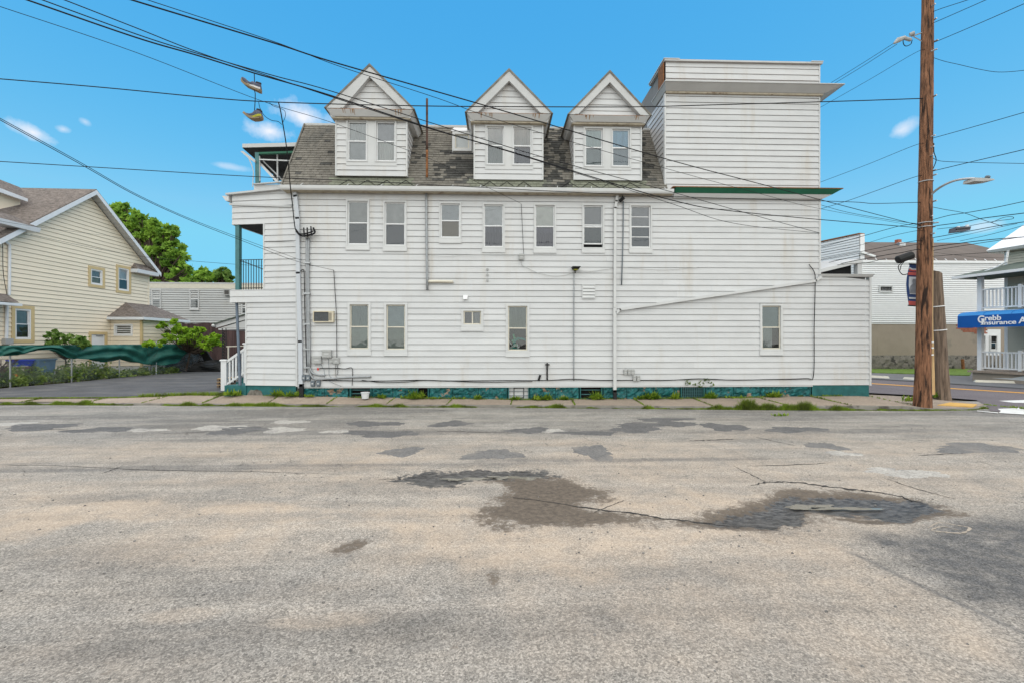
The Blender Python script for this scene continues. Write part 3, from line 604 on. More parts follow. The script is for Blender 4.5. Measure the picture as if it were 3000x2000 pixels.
ribbon([(1280, 1262), (1380, 1264), (1500, 1268)], .02, M_CRACK, 'crack'); ribbon([(300, 1385), (330, 1375), (355, 1366)], .012, M_CRACK, 'crack'); ribbon([(1100, 1404), (1160, 1398), (1230, 1400)], .012, M_CRACK, 'crack'); ribbon([(2200, 1275), (2260, 1290), (2330, 1305)], .012, M_CRACK, 'crack')
# puddles in the broken spots
mw, bw, Nw, Lw = nodes('puddle_water'); bw.inputs['Base Color'].default_value = (.16, .145, .115, 1); bw.inputs['Roughness'].default_value = .06; bw.inputs['Specular IOR Level'].default_value = .5
for q in ((2365, 1478, 60, 6), (2480, 1484, 80, 4), (1400, 1397, 60, 3), (1470, 1394, 38, 5), (1545, 1397, 40, 4), (1330, 1399, 30, 3)): blob(*q, mw, 'puddle', .0, .55, zz=-.016)
M_PATCHM2 = pm('dry_silt', (.34, .29, .235), .2, 5, .95)
ribbon([(2720, 1545), (2750, 1530), (2800, 1537), (2840, 1545), (2820, 1560), (2770, 1558), (2730, 1552), (2760, 1542), (2810, 1552)], .012, M_PATCHM2, 'dry_silt_ring', jag=.1)

# ---------------------------------------------------------------- pavement
W = 15.5
def interp(t, pts):
    for i in range(len(pts)-1):
        if t <= pts[i+1][0]: a, b = pts[i], pts[i+1]; f = (t-a[0])/(b[0]-a[0]+1e-9); return a[1]+(b[1]-a[1])*max(0, f) if t >= a[0] else a[1]
    return pts[-1][1]
CURB = [GZ(px, py) for px, py in ((-900, 1178), (-300, 1181), (0, 1183), (600, 1187), (1000, 1190), (1600, 1193), (2000, 1197), (2400, 1200), (2700, 1201), (2840, 1199.5), (2880, 1195), (2893, 1190))]
cby = [(p.x, p.y) for p in CURB]; cbz = [(-40, .05), (-12, .05), (6, .075), (9, .11), (11, .13), (12.4, .115), (13.1, .05), (18, .04)]
BK = [(P(-900, 1160, 16.2), .10), (P(0, 1164, 15.7), .10), (P(340, 1164, 15.8), .11), (P(560, 1153, 16.1), .16), (P(640, 1154, 15.75), .20), (P(720, 1157, 15.5), .26), (P(871, 1160, 15.27), .24), (Vector((-5, W, 0)), .19), (Vector((1, W, 0)), .09), (Vector((8, W, 0)), .12), (Vector((10.2, W, 0)), .17), (Vector((12.55, W, 0)), .18)]
e_ = [GZ(2552, 1152, .15), GZ(2700, 1160, .15), GZ(2860, 1174, .15), GZ(2884, 1186, .15), GZ(2892, 1189.5, .15)]
bky = [(p.x, p.y) for p, z in BK]+[(p.x, p.y) for p in e_]; bkz = [(p.x, z) for p, z in BK]+[(p.x, z) for p, z in zip(e_, (.13, .11, .06, .05, .05))]
walk = bpy.data.objects.new('sidewalk', None); COL.objects.link(walk); walk['kind'] = 'structure'; WL['sidewalk'] = Vector((0, 0, 0))
jx = [-30, -27, -24, -21.8]
while jx[-1] < 14.5: jx.append(jx[-1]+random.uniform(1.85, 2.3))
jx = [j for j in jx if j < 14.6]+[15.6]
SLABS = []
for i in range(len(jx)-1):
    a, b = jx[i]+.012, jx[i+1]-.012; top = []; n = 5; t0 = random.uniform(-.012, .012); t1 = random.uniform(-.012, .012)
    for k in range(n+1):
        x = a+(b-a)*k/n; y0 = interp(x, cby)+.14; y1 = max(interp(x+.1, bky)-.004, y0+.05); tl = t0+(t1-t0)*k/n
        top.append(((x, y0, interp(x, cbz)+.004+tl*.4), (x+.1, y1, interp(x+.1, bkz)+tl)))
    vs = []; fs = []
    for p, q in top: vs += [p, q, (p[0], p[1], p[2]-.15), (q[0], q[1], q[2]-.25)]
    for k in range(n):
        c = 4*k; fs += [(c, c+4, c+5, c+1), (c+2, c+6, c+4, c), (c+1, c+5, c+7, c+3)]
    fs += [(0, 1, 3, 2), (4*n, 4*n+2, 4*n+3, 4*n+1)]
    O('paving_slab', MB().add(vs, fs), M_CONC, walk)
SLABS = jx
vs = []; fs = []; cp = bez([Vector((p.x, p.y, 0)) for p in CURB], 8)
for p in cp:
    z = interp(p.x, cbz); vs += [(p.x, p.y, -.06), (p.x, p.y+.02, z-.008), (p.x, p.y+.035, z), (p.x, p.y+.155, z+.001), (p.x, p.y+.155, -.06)]
for i in range(len(cp)-1):
    for k in range(4): fs.append((5*i+k, 5*i+k+5, 5*i+k+6, 5*i+k+1))
O('curb', MB().add(vs, fs), M_CURB, kind='structure')
def flat(name, pts, z, mat, kind='structure', parent=None, z2=None):
    q = [GZ(px, py, z) for px, py in pts]; return O(name, MB().add([(p.x, p.y, z) for p in q], [tuple(range(len(q)))]), mat, parent, kind=kind)
def flatw(name, pts, mat, kind='structure', parent=None, label=None, cat=None): return O(name, MB().add(pts, [tuple(range(len(pts)))]), mat, parent, kind=kind, label=label, cat=cat)
# tactile plate at the kerb ramp
tp = [GZ(px, py, .066) for px, py in ((2746, 1186), (2850, 1190.5), (2862, 1184), (2782, 1178.5))]
to = O('tactile_plate', MB().prism([(p.x, p.y, .03) for p in tp], (0, 0, .052)), M_TACT, label='yellow tactile warning plate set in the corner pavement', cat='paving plate')
dm = MB()
for i in range(9):
    for j in range(5):
        a = tp[0].lerp(tp[1], (i+.5)/9); b = tp[3].lerp(tp[2], (i+.5)/9); c = a.lerp(b, (j+.5)/5); dm.lathe((c.x, c.y, .082), [(.014, 0), (.009, .005)], 6)
O('dome', dm, M_TACT, to, kind='stuff')
# driveway, yard, cross street, lot
yard = flatw('yard_ground', [(-60, 15.2, .06), (-11, 15.6, .06), (-8, 40, .06), (-8, 70, .06), (-60, 70, .06)], M_EARTH)
dv = [P(-900, 1163, 15.9), P(-300, 1163, 15.9), P(0, 1164, 15.72), P(340, 1164, 15.82), P(560, 1152, 16.15), P(700, 1150, 16.3)]
dl = [(p.x, p.y-.05, .115 if p.x < -13 else .15) for p in dv]+[(-8.6, 17.2, .18), (-8.2, 34, .19), (-20.6, 33.5, .19)]
for px, py in ((600, 1083), (460, 1095.5), (350, 1105), (210, 1119), (30, 1134), (-120, 1146), (-400, 1156)):
    p = GZ(px, py, .18); dl.append((p.x, p.y, .18 if px > 0 else .14))
mbd = MB().add(dl, [tuple(range(len(dl)))]); O('driveway', mbd, M_DRIVE, kind='structure')
cs = [GZ(px, py, .004) for px, py in ((2380, 1140), (2546, 1150), (2700, 1158), (2860, 1171), (2893, 1189), (2900, 1203), (3300, 1236), (4200, 1300), (4200, 1240), (3400, 1172), (3000, 1140), (2700, 1119.5), (2545, 1110), (2300, 1096), (2000, 1080))]
O('cross_street', MB().add([(p.x, p.y, .012) for p in cs], [tuple(range(len(cs)))]), M_XROAD, kind='structure')
def stripe(name, pts, mat, lift): O(name, MB().add([(p.x, p.y, lift) for p in [GZ(a, b, lift) for a, b in pts]], [tuple(range(len(pts)))]), mat, kind='structure')
stripe('centre_line', ((2300, 1105.6), (2545, 1120.6), (3000, 1148.3), (3300, 1166.5), (3300, 1169), (3000, 1150.6), (2545, 1122.4), (2300, 1107)), M_PYEL, .017)
stripe('crosswalk_bar', ((2925, 1172.5), (3060, 1168), (3060, 1179), (2970, 1178)), M_PWHITE, .017); stripe('crosswalk_bar', ((2922, 1196), (2985, 1193), (3060, 1197), (3060, 1216), (2925, 1208), (2932, 1202)), M_PWHITE, .017)
stripe('stop_line', ((2862, 1201.5), (2924, 1206.5), (2924, 1209), (2862, 1203)), M_PWHITE, .017)
lot = [GZ(px, py, .06) for px, py in ((2000, 1078), (2300, 1093), (2545, 1106.5), (2700, 1115.5), (3000, 1135.5), (3400, 1165), (4200, 1225), (4200, 1105), (3000, 1088), (2545, 1088), (2000, 1070))]
O('parking_lot', MB().prism([(p.x, p.y, -.04) for p in lot], (0, 0, .10)), M_LOT, kind='structure')
gs = [GZ(px, py, .10) for px, py in ((2300, 1082), (2545, 1089), (2700, 1093.5), (2840, 1098), (2850, 1080), (2700, 1070), (2300, 1064))]
O('lawn_strip', MB().prism([(p.x, p.y, -.02) for p in gs], (0, 0, .12)), M_GRASS, kind='structure')
# ---------------------------------------------------------------- the white apartment house
W0 = Fr((0, W), 0.0)
uL, uR, uX = W0.u(873), W0.u(2398), W0.u(2545)
zS = W0.px(1600, 1129)[1]; PIT = (W0.px(1500, 868)[1]-W0.px(1500, 1111.3)[1])/14.0
zE = W0.px(1600, 566)[1]
house = E('apartment_house', 'long white sided three storey apartment house with mansard dormers and teal foundation', 'building', (0, W, 0))
ROWS = int((zE-zS)/PIT)+1
winpx = [(1015, 1083, 586, 733.6), (1123.5, 1192, 589, 737), (1287, 1352, 593.5, 713.5), (1413.6, 1478.8, 596.5, 741), (1563.6, 1628.8, 598, 742.5), (1705, 1770, 599, 742.5), (1843, 1909.5, 600, 742.5),
         (1019, 1087, 886, 1040.5), (1126, 1194, 886.7, 1042), (1351.7, 1416, 905, 970), (1482, 1551, 890.5, 1044.4), (2225, 2292, 890, 1040)]
wr = []
for a, b, c, d in winpx:
    m = (a+b)/2; wr.append((W0.u(a), W0.u(b), W0.px(m, d)[1], W0.px(m, c)[1]))
M_RUSTL = pm('rust_wash', (.34, .21, .12), .3, 20, .8)
# body
body = MB()
fx = 6.0
body.prism([(uL+.03, W+.1, zS-.01), (uR-.03, W+.1, zS-.01), (uR-fx, W+8.5, zS-.01), (uL+.03, W+8.5, zS-.01)], (0, 0, zE-zS+.05))
body.prism([(uR-.03, W+.1, .3), (uX-.05, W+.1, .3), (uX-fx, W+8, .3), (uR-fx, W+8.5, .3)], (0, 0, W0.px(2470, 812)[1]-.3))
wall = O('wall', body, M_SHEATH, house)
acb = (W0.u(921), W0.u(981), W0.px(950, 945)[1], W0.px(950, 912)[1])
siding(W0, wall, zS, PIT, ROWS, lambda z: (uL, uR if z > W0.px(2398, 812)[1] else uX), M_SIDE, wr+[acb], seg=7.0, top=zE)
O('corner_post', MB().fbox(W0, uL-.06, uL+.0, -.1, .04, zS, zE), M_TRIM, wall); O('corner_post', MB().fbox(W0, uX, uX+.07, -.12, .035, zS-.02, W0.px(2470, 812)[1]), M_TRIM, wall)
O('corner_post', MB().fbox(W0, uR, uR+.06, -.12, .035, W0.px(2398, 806)[1], zE), M_TRIM, wall)
O('starter_strip', MB().fbox(W0, uL, W0.u(2380), -.08, .02, zS-.05, zS-.006), M_TRIMG, wall)
WU = [(('blind', (.46, .46, .45)), ('blind', (.16, .17, .18))), (('blind', (.52, .52, .51)), ('blind', (.13, .14, .16))), (('cloth', (.42, .44, .46)), ('cloth', (.30, .24, .15))),
      (('cloth', (.52, .53, .54)), ('valance', (.11, .105, .14))), (('cloth', (.62, .62, .58)), ('valance', (.12, .105, .15))), (('cloth', (.27, .27, .28)), ('cloth', (.10, .125, .125))), (('cloth', (.28, .28, .29)), ('cloth', (.11, .14, .16))),
      (('curtain', (.20, .25, .24)), ('cloth', (.26, .31, .29))), (('cloth', (.27, .33, .34)), ('cloth', (.22, .26, .24))), (('curtain', (.30, .31, .31)), ('cloth', (.14, .14, .15))), (('curtain', (.22, .25, .22)), None), (('cloth', (.16, .22, .22)), ('half', (.25, .29, .29)))]
for i, (q, cnt) in enumerate(zip(wr, WU)):
    if i < 7 and cnt[1]: cnt = (cnt[0], (cnt[1][0], tuple(x*.62 for x in cnt[1][1])))
    first = i >= 7; fm = M_CREAMF if first else M_WVINYL
    window(W0, house, *q, up=cnt[0], lo=cnt[1], fm=fm, cm=M_TRIM, slide=(i == 9), extra_bar=(i == 6), c=.075 if first else .05, apron=.14 if i != 9 else .15, opened=.12 if i == 5 else 0)
# things piled behind the dark ground floor pane
q_ = wr[10]; jm = MB(); jr = random.Random(4)
for k in range(16):
    u = q_[0]+.12+(q_[1]-q_[0]-.24)*jr.random(); z = q_[2]+.26+.42*jr.random()**1.6; a = jr.uniform(0, 3.1); l = jr.uniform(.05, .16); w = jr.uniform(.008, .03)
    d1, d2 = (math.cos(a)*l, math.sin(a)*l), (-math.sin(a)*w, math.cos(a)*w)
    jm.add([W0.w(u-d1[0]-d2[0], -.075+.001*k, z-d1[1]-d2[1]), W0.w(u+d1[0]-d2[0], -.075+.001*k, z+d1[1]-d2[1]), W0.w(u+d1[0]+d2[0], -.075+.001*k, z+d1[1]+d2[1]), W0.w(u-d1[0]+d2[0], -.075+.001*k, z-d1[1]+d2[1])], [(0, 1, 2, 3)], k % 3)
O('window_clutter', jm, [cloth((.02, .22, .20)), cloth((.05, .30, .16)), cloth((.40, .45, .45))], house, kind='stuff')
# gutter, soffit, cornice
gL, gR = W0.u(822, .3), W0.u(1973, .3); zg0 = W0.px(1400, 561, .35)[1]; zg1 = W0.px(1400, 548, .35)[1]
prof = [(.12, zg0), (.32, zg0), (.35, zg0+.05), (.36, zg1), (.33, zg1), (.31, zg0+.05), (.12, zg0+.04)]
O('gutter', MB().prism([W0.w(gL, n, z) for n, z in prof], (gR-gL, 0, 0)), M_TRIM, house)
O('soffit', MB().fbox(W0, gL+.05, gR, -.1, .30, zE-.02, zg0-.006), M_SOFF, house)
dn = MB()
for k in range(180):
    u = gL+.1+(gR-gL-.2)*k/180.; dn.fbox(W0, u, u+.035, .03, .28, zE-.045, zE-.021)
O('soffit_rib', dn, M_SOFF, house, kind='stuff')
hk = MB()
for k in range(11):
    u = gL+.8+(gR-gL-1.2)*k/10.+random.uniform(-.2, .2); hk.tube([W0.w(u, .34, zg1), W0.w(u+.02, .2, zg1+.10), W0.w(u+.05, .05, zg1+.13)], .012, 5)
O('gutter_hanger', hk, M_TRIM, house, kind='stuff')
# mansard roof
ny0, ny1 = .18, -1.67                     # foot and head of the slope, measured out of the wall
zr0 = zg1-.02; zr1 = W0.px(1300, 372, ny1)[1]
mL = W0.u(826, .18); mR = W0.u(1952); SL = math.hypot(zr1-zr0, ny0-ny1); sdir = Vector((0, (ny0-ny1), zr1-zr0)).normalized()
snrm = Vector((0, -(zr1-zr0), ny0-ny1)).normalized()
def RP(u, s, h=0): return W0.w(u, ny0, zr0)+sdir*s+snrm*h
roof = O('roof', MB().hex([RP(mL, 0), RP(mR, 0), (mR, W+5, zr0), (mL, W+5, zr0), RP(mL, SL), RP(mR, SL), (mR, W+5, zr1), (mL, W+5, zr1)]), M_ROOFD, house)
O('ridge_trim', MB().fbox(W0, mL-.04, mR, ny1-.3, ny1+.03, zr1-.02, zr1+.05), M_TRIMG, roof)
O('verge', MB().hex([RP(mL-.05, 0, -.05), RP(mL-.004, 0, -.05), RP(mL-.004, 0, .05), RP(mL-.05, 0, .05), RP(mL-.05, SL, -.05), RP(mL-.004, SL, -.05), RP(mL-.004, SL, .05), RP(mL-.05, SL, .05)]), M_SHING, roof)
DORM = [dict(x=(987, 1190), yb=517, ap=(1088, 197), fl=(957, 315), fr=(1210, 326), ys=342, win=((1017, 1078), (1100, 1161)), wy=(354, 476), cas=(1015, 1163, 352, 487), ia=(1089, 233), ib=(1010, 1181)),
        dict(x=(1391.5, 1588), yb=527.5, ap=(1491.6, 211), fl=(1368, 331.5), fr=(1614, 334.6), ys=354, win=((1423, 1479), (1500, 1560)), wy=(370, 486), cas=(1421, 1562, 367, 498), ia=(1491, 245), ib=(1402, 1582)),
        dict(x=(1684, 1876), yb=529, ap=(1786, 216), fl=(1668, 337), fr=(1903, 341), ys=358, win=((1711, 1768), (1790, 1847)), wy=(376, 491), cas=(1708, 1849, 374, 499), ia=(1785, 249), ib=(1692, 1872))]
for d in DORM:
    d['u0'] = W0.u(d['x'][0]); d['u1'] = W0.u(d['x'][1]); m = sum(d['x'])/2; d['zb'] = W0.px(m, d['yb'])[1]; d['zs'] = W0.px(m, d['ys'], .2)[1]
    d['e0'], z1 = W0.px(*d['fl'], .3); d['e1'], z2 = W0.px(*d['fr'], .3); d['zf'] = (z1+z2)/2; d['ua'], d['za'] = W0.px(*d['ap'], .3)
    d['ua'] = (d['e0']+d['e1'])/2
    d['ui'], d['zi'] = W0.px(*d['ia'], .2); d['ui'] = d['ua']; d['i0'] = W0.u(d['ib'][0], .2); d['i1'] = W0.u(d['ib'][1], .2)
sw = (W0.u(1324, -.8), W0.u(1390, -.8), W0.px(1355, 446, -.8)[1], W0.px(1355, 386, -.8)[1])   # little side window beside the middle dormer
# shingles
ex = .128; tw = .205
tile = MB().hex([(0, 0, 0), (tw-.008, 0, 0), (tw-.008, ex+.03, -.004), (0, ex+.03, -.004), (0, 0, .026), (tw-.008, 0, .026), (tw-.008, ex+.03, .006), (0, ex+.03, .006)])
tA = tile.mesh('shingle', M_SHING); tB = tile.mesh('shingle', M_SHINGG); tK = tile.mesh('shingle', M_SHINGK); restK = MB()
KZ = [(W0.u(1305), W0.u(1392), .5, 1.5, .75), (W0.u(1588), W0.u(1668), .0, 4, .62), (W0.u(1880), W0.u(1925), .5, 4, .7), (W0.u(1270), W0.u(1392), .2, 2.0, .3), (mL, W0.u(985), .3, 2.6, .05), (W0.u(1195), W0.u(1250), 0, 3, .10)]
rx = math.atan2(zr1-zr0, ny0-ny1)
cnt = 0; rest = MB(); nrow = int(SL/ex)+1
for r in range(nrow):
    s = r*ex; z = zr0+s*(zr1-zr0)/SL; u = mL-random.random()*tw
    while u < mR-.02:
        a, b = max(u, mL), min(u+tw, mR); c = (a+b)/2; skip = b-a < .05
        for d in DORM:
            if d['u0']+.05 < c < d['u1']-.05 and z > d['zb']-.03: skip = True
        if sw[0]+.03 < c < sw[1]-.03 and z > sw[2]-.15 and z < sw[3]+.3: skip = True
        if not skip and s+ex < SL+.05:
            mossy = s < .42 and any(d['u0']-.25 < c < d['u1']+.25 for d in DORM)
            blk = any(k0 < c < k1 and s0 < s < s1 and random.random() < pr_ for k0, k1, s0, s1, pr_ in KZ); h = random.uniform(.0, .006); p = RP(a, s+random.uniform(-.006, .006), h)
            if cnt < 298 and (r < 9):
                inst('shingle', tK if blk else tB if mossy else tA, p, (rx, 0, 0), roof, ((b-a)/tw, 1, 1)); cnt += 1
            else:
                q = [p+Vector((x*(b-a)/tw, 0, 0))+sdir*y+snrm*zz for x, y, zz in tile.v]; (restK if blk else rest).hex(q)
        u += tw
b0_ = len(rest.v); rest.v += restK.v; rest.f += [tuple(i+b0_ for i in f) for f in restK.f]; rest.m += [1]*len(restK.f)
O('shingle_field', rest, [M_SHING, M_SHINGK], roof, kind='stuff')
# standing little window between pipe and dormer
sm = MB().fbox(W0, sw[0], sw[1], -1.8, -.85, sw[2], sw[3]); O('window_hood', MB().frus(W0, (sw[0]-.04, sw[1], -1.8, -.76, sw[3]), (sw[0]+.05, sw[1], -1.9, -1.1, sw[3]+.28)), M_TRIM, house)
O('window_box', sm, M_TRIM, house); window(W0, house, sw[0]+.02, sw[1]-.1, sw[2]+.02, sw[3]-.02, up=None, lo=('cloth', (.15, .15, .145)), c=.09, apron=.0, split=.02, n0=-.80, fm=M_CREAMF)
# dormers
for di, d in enumerate(DORM):
    u0, u1, zb, zs, zf, za, e0, e1, ua = [d[k] for k in ('u0', 'u1', 'zb', 'zs', 'zf', 'za', 'e0', 'e1', 'ua')]
    b = MB(); b.fbox(W0, u0+.02, u1-.02, -1.9, -.1, zb-.02, zs); b.prism([W0.w(e0+.2, .16, zf), W0.w(e1-.2, .16, zf), W0.w(ua, .16, za-.25)], (0, 1.9, 0))
    dm = O('dormer', b, M_SHEATH, house)
    cas = d['cas']; m = (cas[0]+cas[1])/2; cw = (W0.u(cas[0]), W0.u(cas[1]), W0.px(m, cas[3])[1], W0.px(m, cas[2])[1])
    siding(W0, dm, zb, PIT, 14, lambda z: (u0, u1), M_SIDE, [cw], top=zs+.02)
    O('corner_post', MB().fbox(W0, u0-.045, u0+.0, -.1, .035, zb, zs), M_TRIM, dm); O('corner_post', MB().fbox(W0, u1, u1+.045, -.1, .035, zb, zs), M_TRIM, dm)
    yr = lambda z: max(.02, -ny0+(z-zr0)*(ny0-ny1)/(zr1-zr0))+.1
    if di < 2: siding(Fr((u1, W), R(90)), dm, zb, PIT, 14, lambda z: (.0, yr(z)), M_SIDE, top=zs+.02, lip=.02)
    if di > 0: siding(Fr((u0, W), R(-90)), dm, zb, PIT, 14, lambda z: (-yr(z), .0), M_SIDE, top=zs+.02, lip=.02)
    # casing behind the paired windows
    pan = MB(); ws = [(W0.u(a), W0.u(c)) for a, c in d['win']]; wz0, wz1 = W0.px(m, d['wy'][1])[1], W0.px(m, d['wy'][0])[1]
    pan.fbox(W0, cw[0], ws[0][0], -.1, .03, cw[2], cw[3]); pan.fbox(W0, ws[0][1], ws[1][0], -.1, .03, cw[2], cw[3]); pan.fbox(W0, ws[1][1], cw[1], -.1, .03, cw[2], cw[3])
    for (a, c) in ws: pan.fbox(W0, a, c, -.1, .03, cw[2], wz0); pan.fbox(W0, a, c, -.1, .03, wz1, cw[3])
    O('window_panel', pan, M_TRIM, dm)
    cc = [(('curtain', (.55, .56, .56)), ('cloth', (.46, .47, .48)), ('cloth', (.42, .42, .44)), ('curtain', (.58, .58, .56))), (('cloth', (.52, .53, .53)), ('curtain', (.30, .32, .32)), ('curtain', (.47, .47, .46)), ('curtain', (.14, .14, .17))), (('curtain', (.45, .52, .52)), ('cloth', (.26, .30, .31)), ('curtain', (.28, .46, .60)), ('cloth', (.27, .32, .36)))][di]
    for wi, (a, c) in enumerate(ws): window(W0, house, a, c, wz0, wz1, up=cc[2*wi], lo=cc[2*wi+1], c=.035, apron=.0, proud=.05, fm=M_WVINYL)
    # pediment
    pz = lambda z: (d['i0']+(ua-d['i0'])*(z-zf)/(d['zi']-zf), d['i1']+(ua-d['i1'])*(z-zf)/(d['zi']-zf))
    siding(W0, dm, zf+.01, PIT, 8, lambda z: pz(z) if z < d['zi'] else (ua, ua), M_SIDE, n0=.17, lip=.02, top=d['zi']-.01)
    for sgn, ee, ii in ((-1, e0, d['i0']), (1, e1, d['i1'])):
        q = [W0.w(ee, .34, zf), W0.w(ii, .34, zf), W0.w(ua, .34, d['zi']), W0.w(ua, .34, za)]
        O('rake_board', MB().prism(q if sgn < 0 else q[::-1], (0, .16, 0)), M_TRIMG, dm)
        q2 = [W0.w(ii+sgn*.10, .355, zf+.01), W0.w(ii, .355, zf+.01), W0.w(ua, .355, d['zi']), W0.w(ua, .355, d['zi']+.11)]
        O('rake_moulding', MB().prism(q2 if sgn < 0 else q2[::-1], (0, .014, 0)), M_TRIMG, dm)
        q3 = [W0.w(ee-(-sgn)*-.0, .36, zf), W0.w(ee+sgn*.07, .36, zf+.0), W0.w(ua, .36, za+.09), W0.w(ua, .36, za)]
        O('dormer_roof', MB().prism(q3 if sgn > 0 else q3[::-1], (0, 2.4, 0)), M_SHING, dm)
        ez = sorted((ee, u0 if sgn < 0 else u1)); O('eave_return', MB().frus(W0, (ez[0]+(.10 if sgn < 0 else 0), ez[1]-(.10 if sgn > 0 else 0), -1.55, .18, zs-.02), (ez[0], ez[1], -1.7, .18, zf)), M_TRIM, dm)
    O('cornice', MB().frus(W0, (e0+.16, e1-.16, -.1, .20, zs-.0), (e0, e1, -.1, .335, zf-.02)), M_TRIM, dm)
    O('rust_line', MB().fbox(W0, e0+.15, e1-.15, .1, .33, zf-.018, zf-.002), M_RUST, dm)
    O('soffit', MB().fbox(W0, e0+.12, e1-.12, -.08, .16, zs-.055, zs-.003), M_SOFF, dm)
    rs = MB()
    for k in range(9):
        u = (e0+.45+random.uniform(0, .45)) if k < 5 else (e1-.35-random.uniform(0, .3)); w_ = random.uniform(.006, .022); f_ = random.uniform(.25, .85); zt_ = zf-.022; zb2 = zt_-(zt_-zs)*f_
        nb_ = .20+.135*(1-f_)+.004; rs.add([W0.w(u-w_*.6, nb_, zb2), W0.w(u+w_*.5, nb_, zb2), W0.w(u+w_, .339, zt_), W0.w(u-w_, .339, zt_)], [(0, 1, 2, 3)])
    O('rust_streak', rs, M_RUSTL, dm, kind='stuff')
# tower block
tL = W0.u(1950); tzt = W0.px(2150, 182)[1]; tzc0 = W0.px(2150, 268, .15)[1]; tzc1 = W0.px(2150, 245, .3)[1]; gz0, gz1 = W0.px(2200, 578, .2)[1], W0.px(2200, 553, .3)[1]
tw_ = O('tower', MB().prism([(tL+.02, W+.1, zE-.2), (uR-.02, W+.1, zE-.2), (uR-fx*.6, W+4.5, zE-.2), (tL+.02, W+4.5, zE-.2)], (0, 0, tzt-zE+.15)), M_SHEATH, house)
rowsT = int((tzt-gz1)/PIT)+1
siding(W0, tw_, gz1+.02, PIT, rowsT, lambda z: (tL, uR), M_SIDE, seg=5.2, top=tzt-.06)
O('corner_post', MB().fbox(W0, tL-.05, tL, -.1, .035, gz1+.02, tzc0-.05), M_TRIM, tw_); O('corner_post', MB().fbox(W0, uR, uR+.04, -.12, .03, gz1+.02, tzt), M_TRIM, tw_)
siding(Fr((tL, W), R(-90)), tw_, zr0+.2, PIT, 30, lambda z: (-yr2(z), 0.0) , M_SIDE, top=tzc0-.04, lip=.02) if False else None
yr2 = lambda z: max(.03, min(-ny0+(z-zr0)*(ny0-ny1)/(zr1-zr0)+.06, 2.35))
siding(Fr((tL, W), R(-90)), tw_, zr0+.25, PIT, 30, lambda z: (-yr2(z), 0.0), M_SIDE, top=tzc0-.04, lip=.02)
O('cornice', MB().frus(W0, (tL-.04, uR+.10, -1.0, .10, tzc0), (tL-.14, uR+.62, -1.0, .34, tzc1)).fbox(W0, tL-.16, uR+.66, -1.0, .37, tzc1, tzc1+.025), M_TRIMG, tw_)
O('rust_line', MB().fbox(W0, tL-.1, uR+.6, -.9, .33, tzc1+.026, tzc1+.045), M_RUST, tw_)
O('soffit', MB().fbox(W0, tL-.02, uR+.1, -.05, .09, tzc0-.06, tzc0-.003), M_SOFF, tw_)
O('coping', MB().fbox(W0, tL-.07, uR+.09, -1.5, .09, tzt-.055, tzt).fbox(W0, tL-.10, tL+.45, -1.5, .105, tzt+.001, tzt+.03).fbox(W0, uR-.32, uR+.1, -1.5, .105, tzt+.001, tzt+.03), M_TRIMG, tw_)
O('rust_stain', MB().fbox(W0, tL-.085, tL-.052, -.5, .0, tzc1+.05, tzt-.06), M_RUST, tw_)
cL = W0.u(1978, .3)
O('green_cornice', MB().frus(W0, (cL, uR+.30, -.1, .26, gz0+.10), (cL, uR+.58, -.1, .36, gz1)), M_GREEN, house)
O('cornice_rust', MB().fbox(W0, cL-.1, uR+.6, -.1, .37, gz1+.002, gz1+.03), M_RUST, house)
O('cornice_base', MB().frus(W0, (cL, uR+.05, -.1, .16, gz0-.02), (cL, uR+.29, -.1, .25, gz0+.096)), M_TRIM, house)
# ground floor annex top and its porch roof
zA = W0.px(2470, 812)[1]
O('annex_coping', MB().frus(W0, (uR+.02, uX+.08, -.4, .06, zA), (uR+.0, uX+.13, -.4, .12, zA+.09)), M_TRIM, house)
sdv = Vector((-.6, .8, 0)); c0 = W0.w(uX, -.1, 0); pr = [c0+sdv*.1+Vector((0, 0, zA+.55)), c0+sdv*6+Vector((0, 0, zA+.62)), W0.w(uR-3, -5, zA+.9), W0.w(uR+.02, -.3, zA+.13)]
O('porch_roof', MB().prism([Vector(p) for p in pr], (0, 0, .12)), M_TRIM, house); O('porch_painted_shade', MB().prism([W0.w(uR-.05, -.42, zA+.0), W0.w(uX-.3, -.42, zA+.0), W0.w(uX-.3, -.42, zA+.52), W0.w(uR-.05, -.42, zA+.30)], (0, .05, 0)), M_DARK, house); O('porch_post', MB().fbox(W0, uX-.22, uX-.06, -.4, -.22, zA+.09, zA+.54), M_TRIMG, house)  # flat near-black panel paints the shade in the gap under the porch roof
# foundation
def zg(u): return interp(u, bkz)
def rock(px0, px1, mat=M_TEALR, n=-.03, amp=.085, zt=None, name='stone_block', F=W0):
    u0, u1 = F.u(px0)+.006, F.u(px1)-.006; zt = zt or zS-.012; nu = max(4, int((u1-u0)/.06)); nzz = 8; vs = []; fs = []
    for j in range(nzz+1):
        for i in range(nu+1):
            u = u0+(u1-u0)*i/nu; w = F.w(u, 0, 0); zb = zg(w.x)-.06; z = zb+(zt-zb)*j/nzz; edge = i in (0, nu) or j == nzz
            dn = 0 if edge else amp*(2.2*(float(fbm(np.array(u*3.1+9), np.array(z*6.), 41, 3))-.42)+random.uniform(-.25, .25))
            vs.append(F.w(u+(0 if edge else random.uniform(-.02, .02)), n+dn, z+(0 if edge else random.uniform(-.015, .015))))
    for j in range(nzz):
        for i in range(nu): k = j*(nu+1)+i; fs.append((k, k+1, k+nu+2, k+nu+1))
    b = len(vs); vs += [F.w(u0, n-.3, zt), F.w(u1, n-.3, zt)]; fs.append((nzz*(nu+1), nzz*(nu+1)+nu, b+1, b))
    return O(name, MB().add(vs, fs), mat, found)
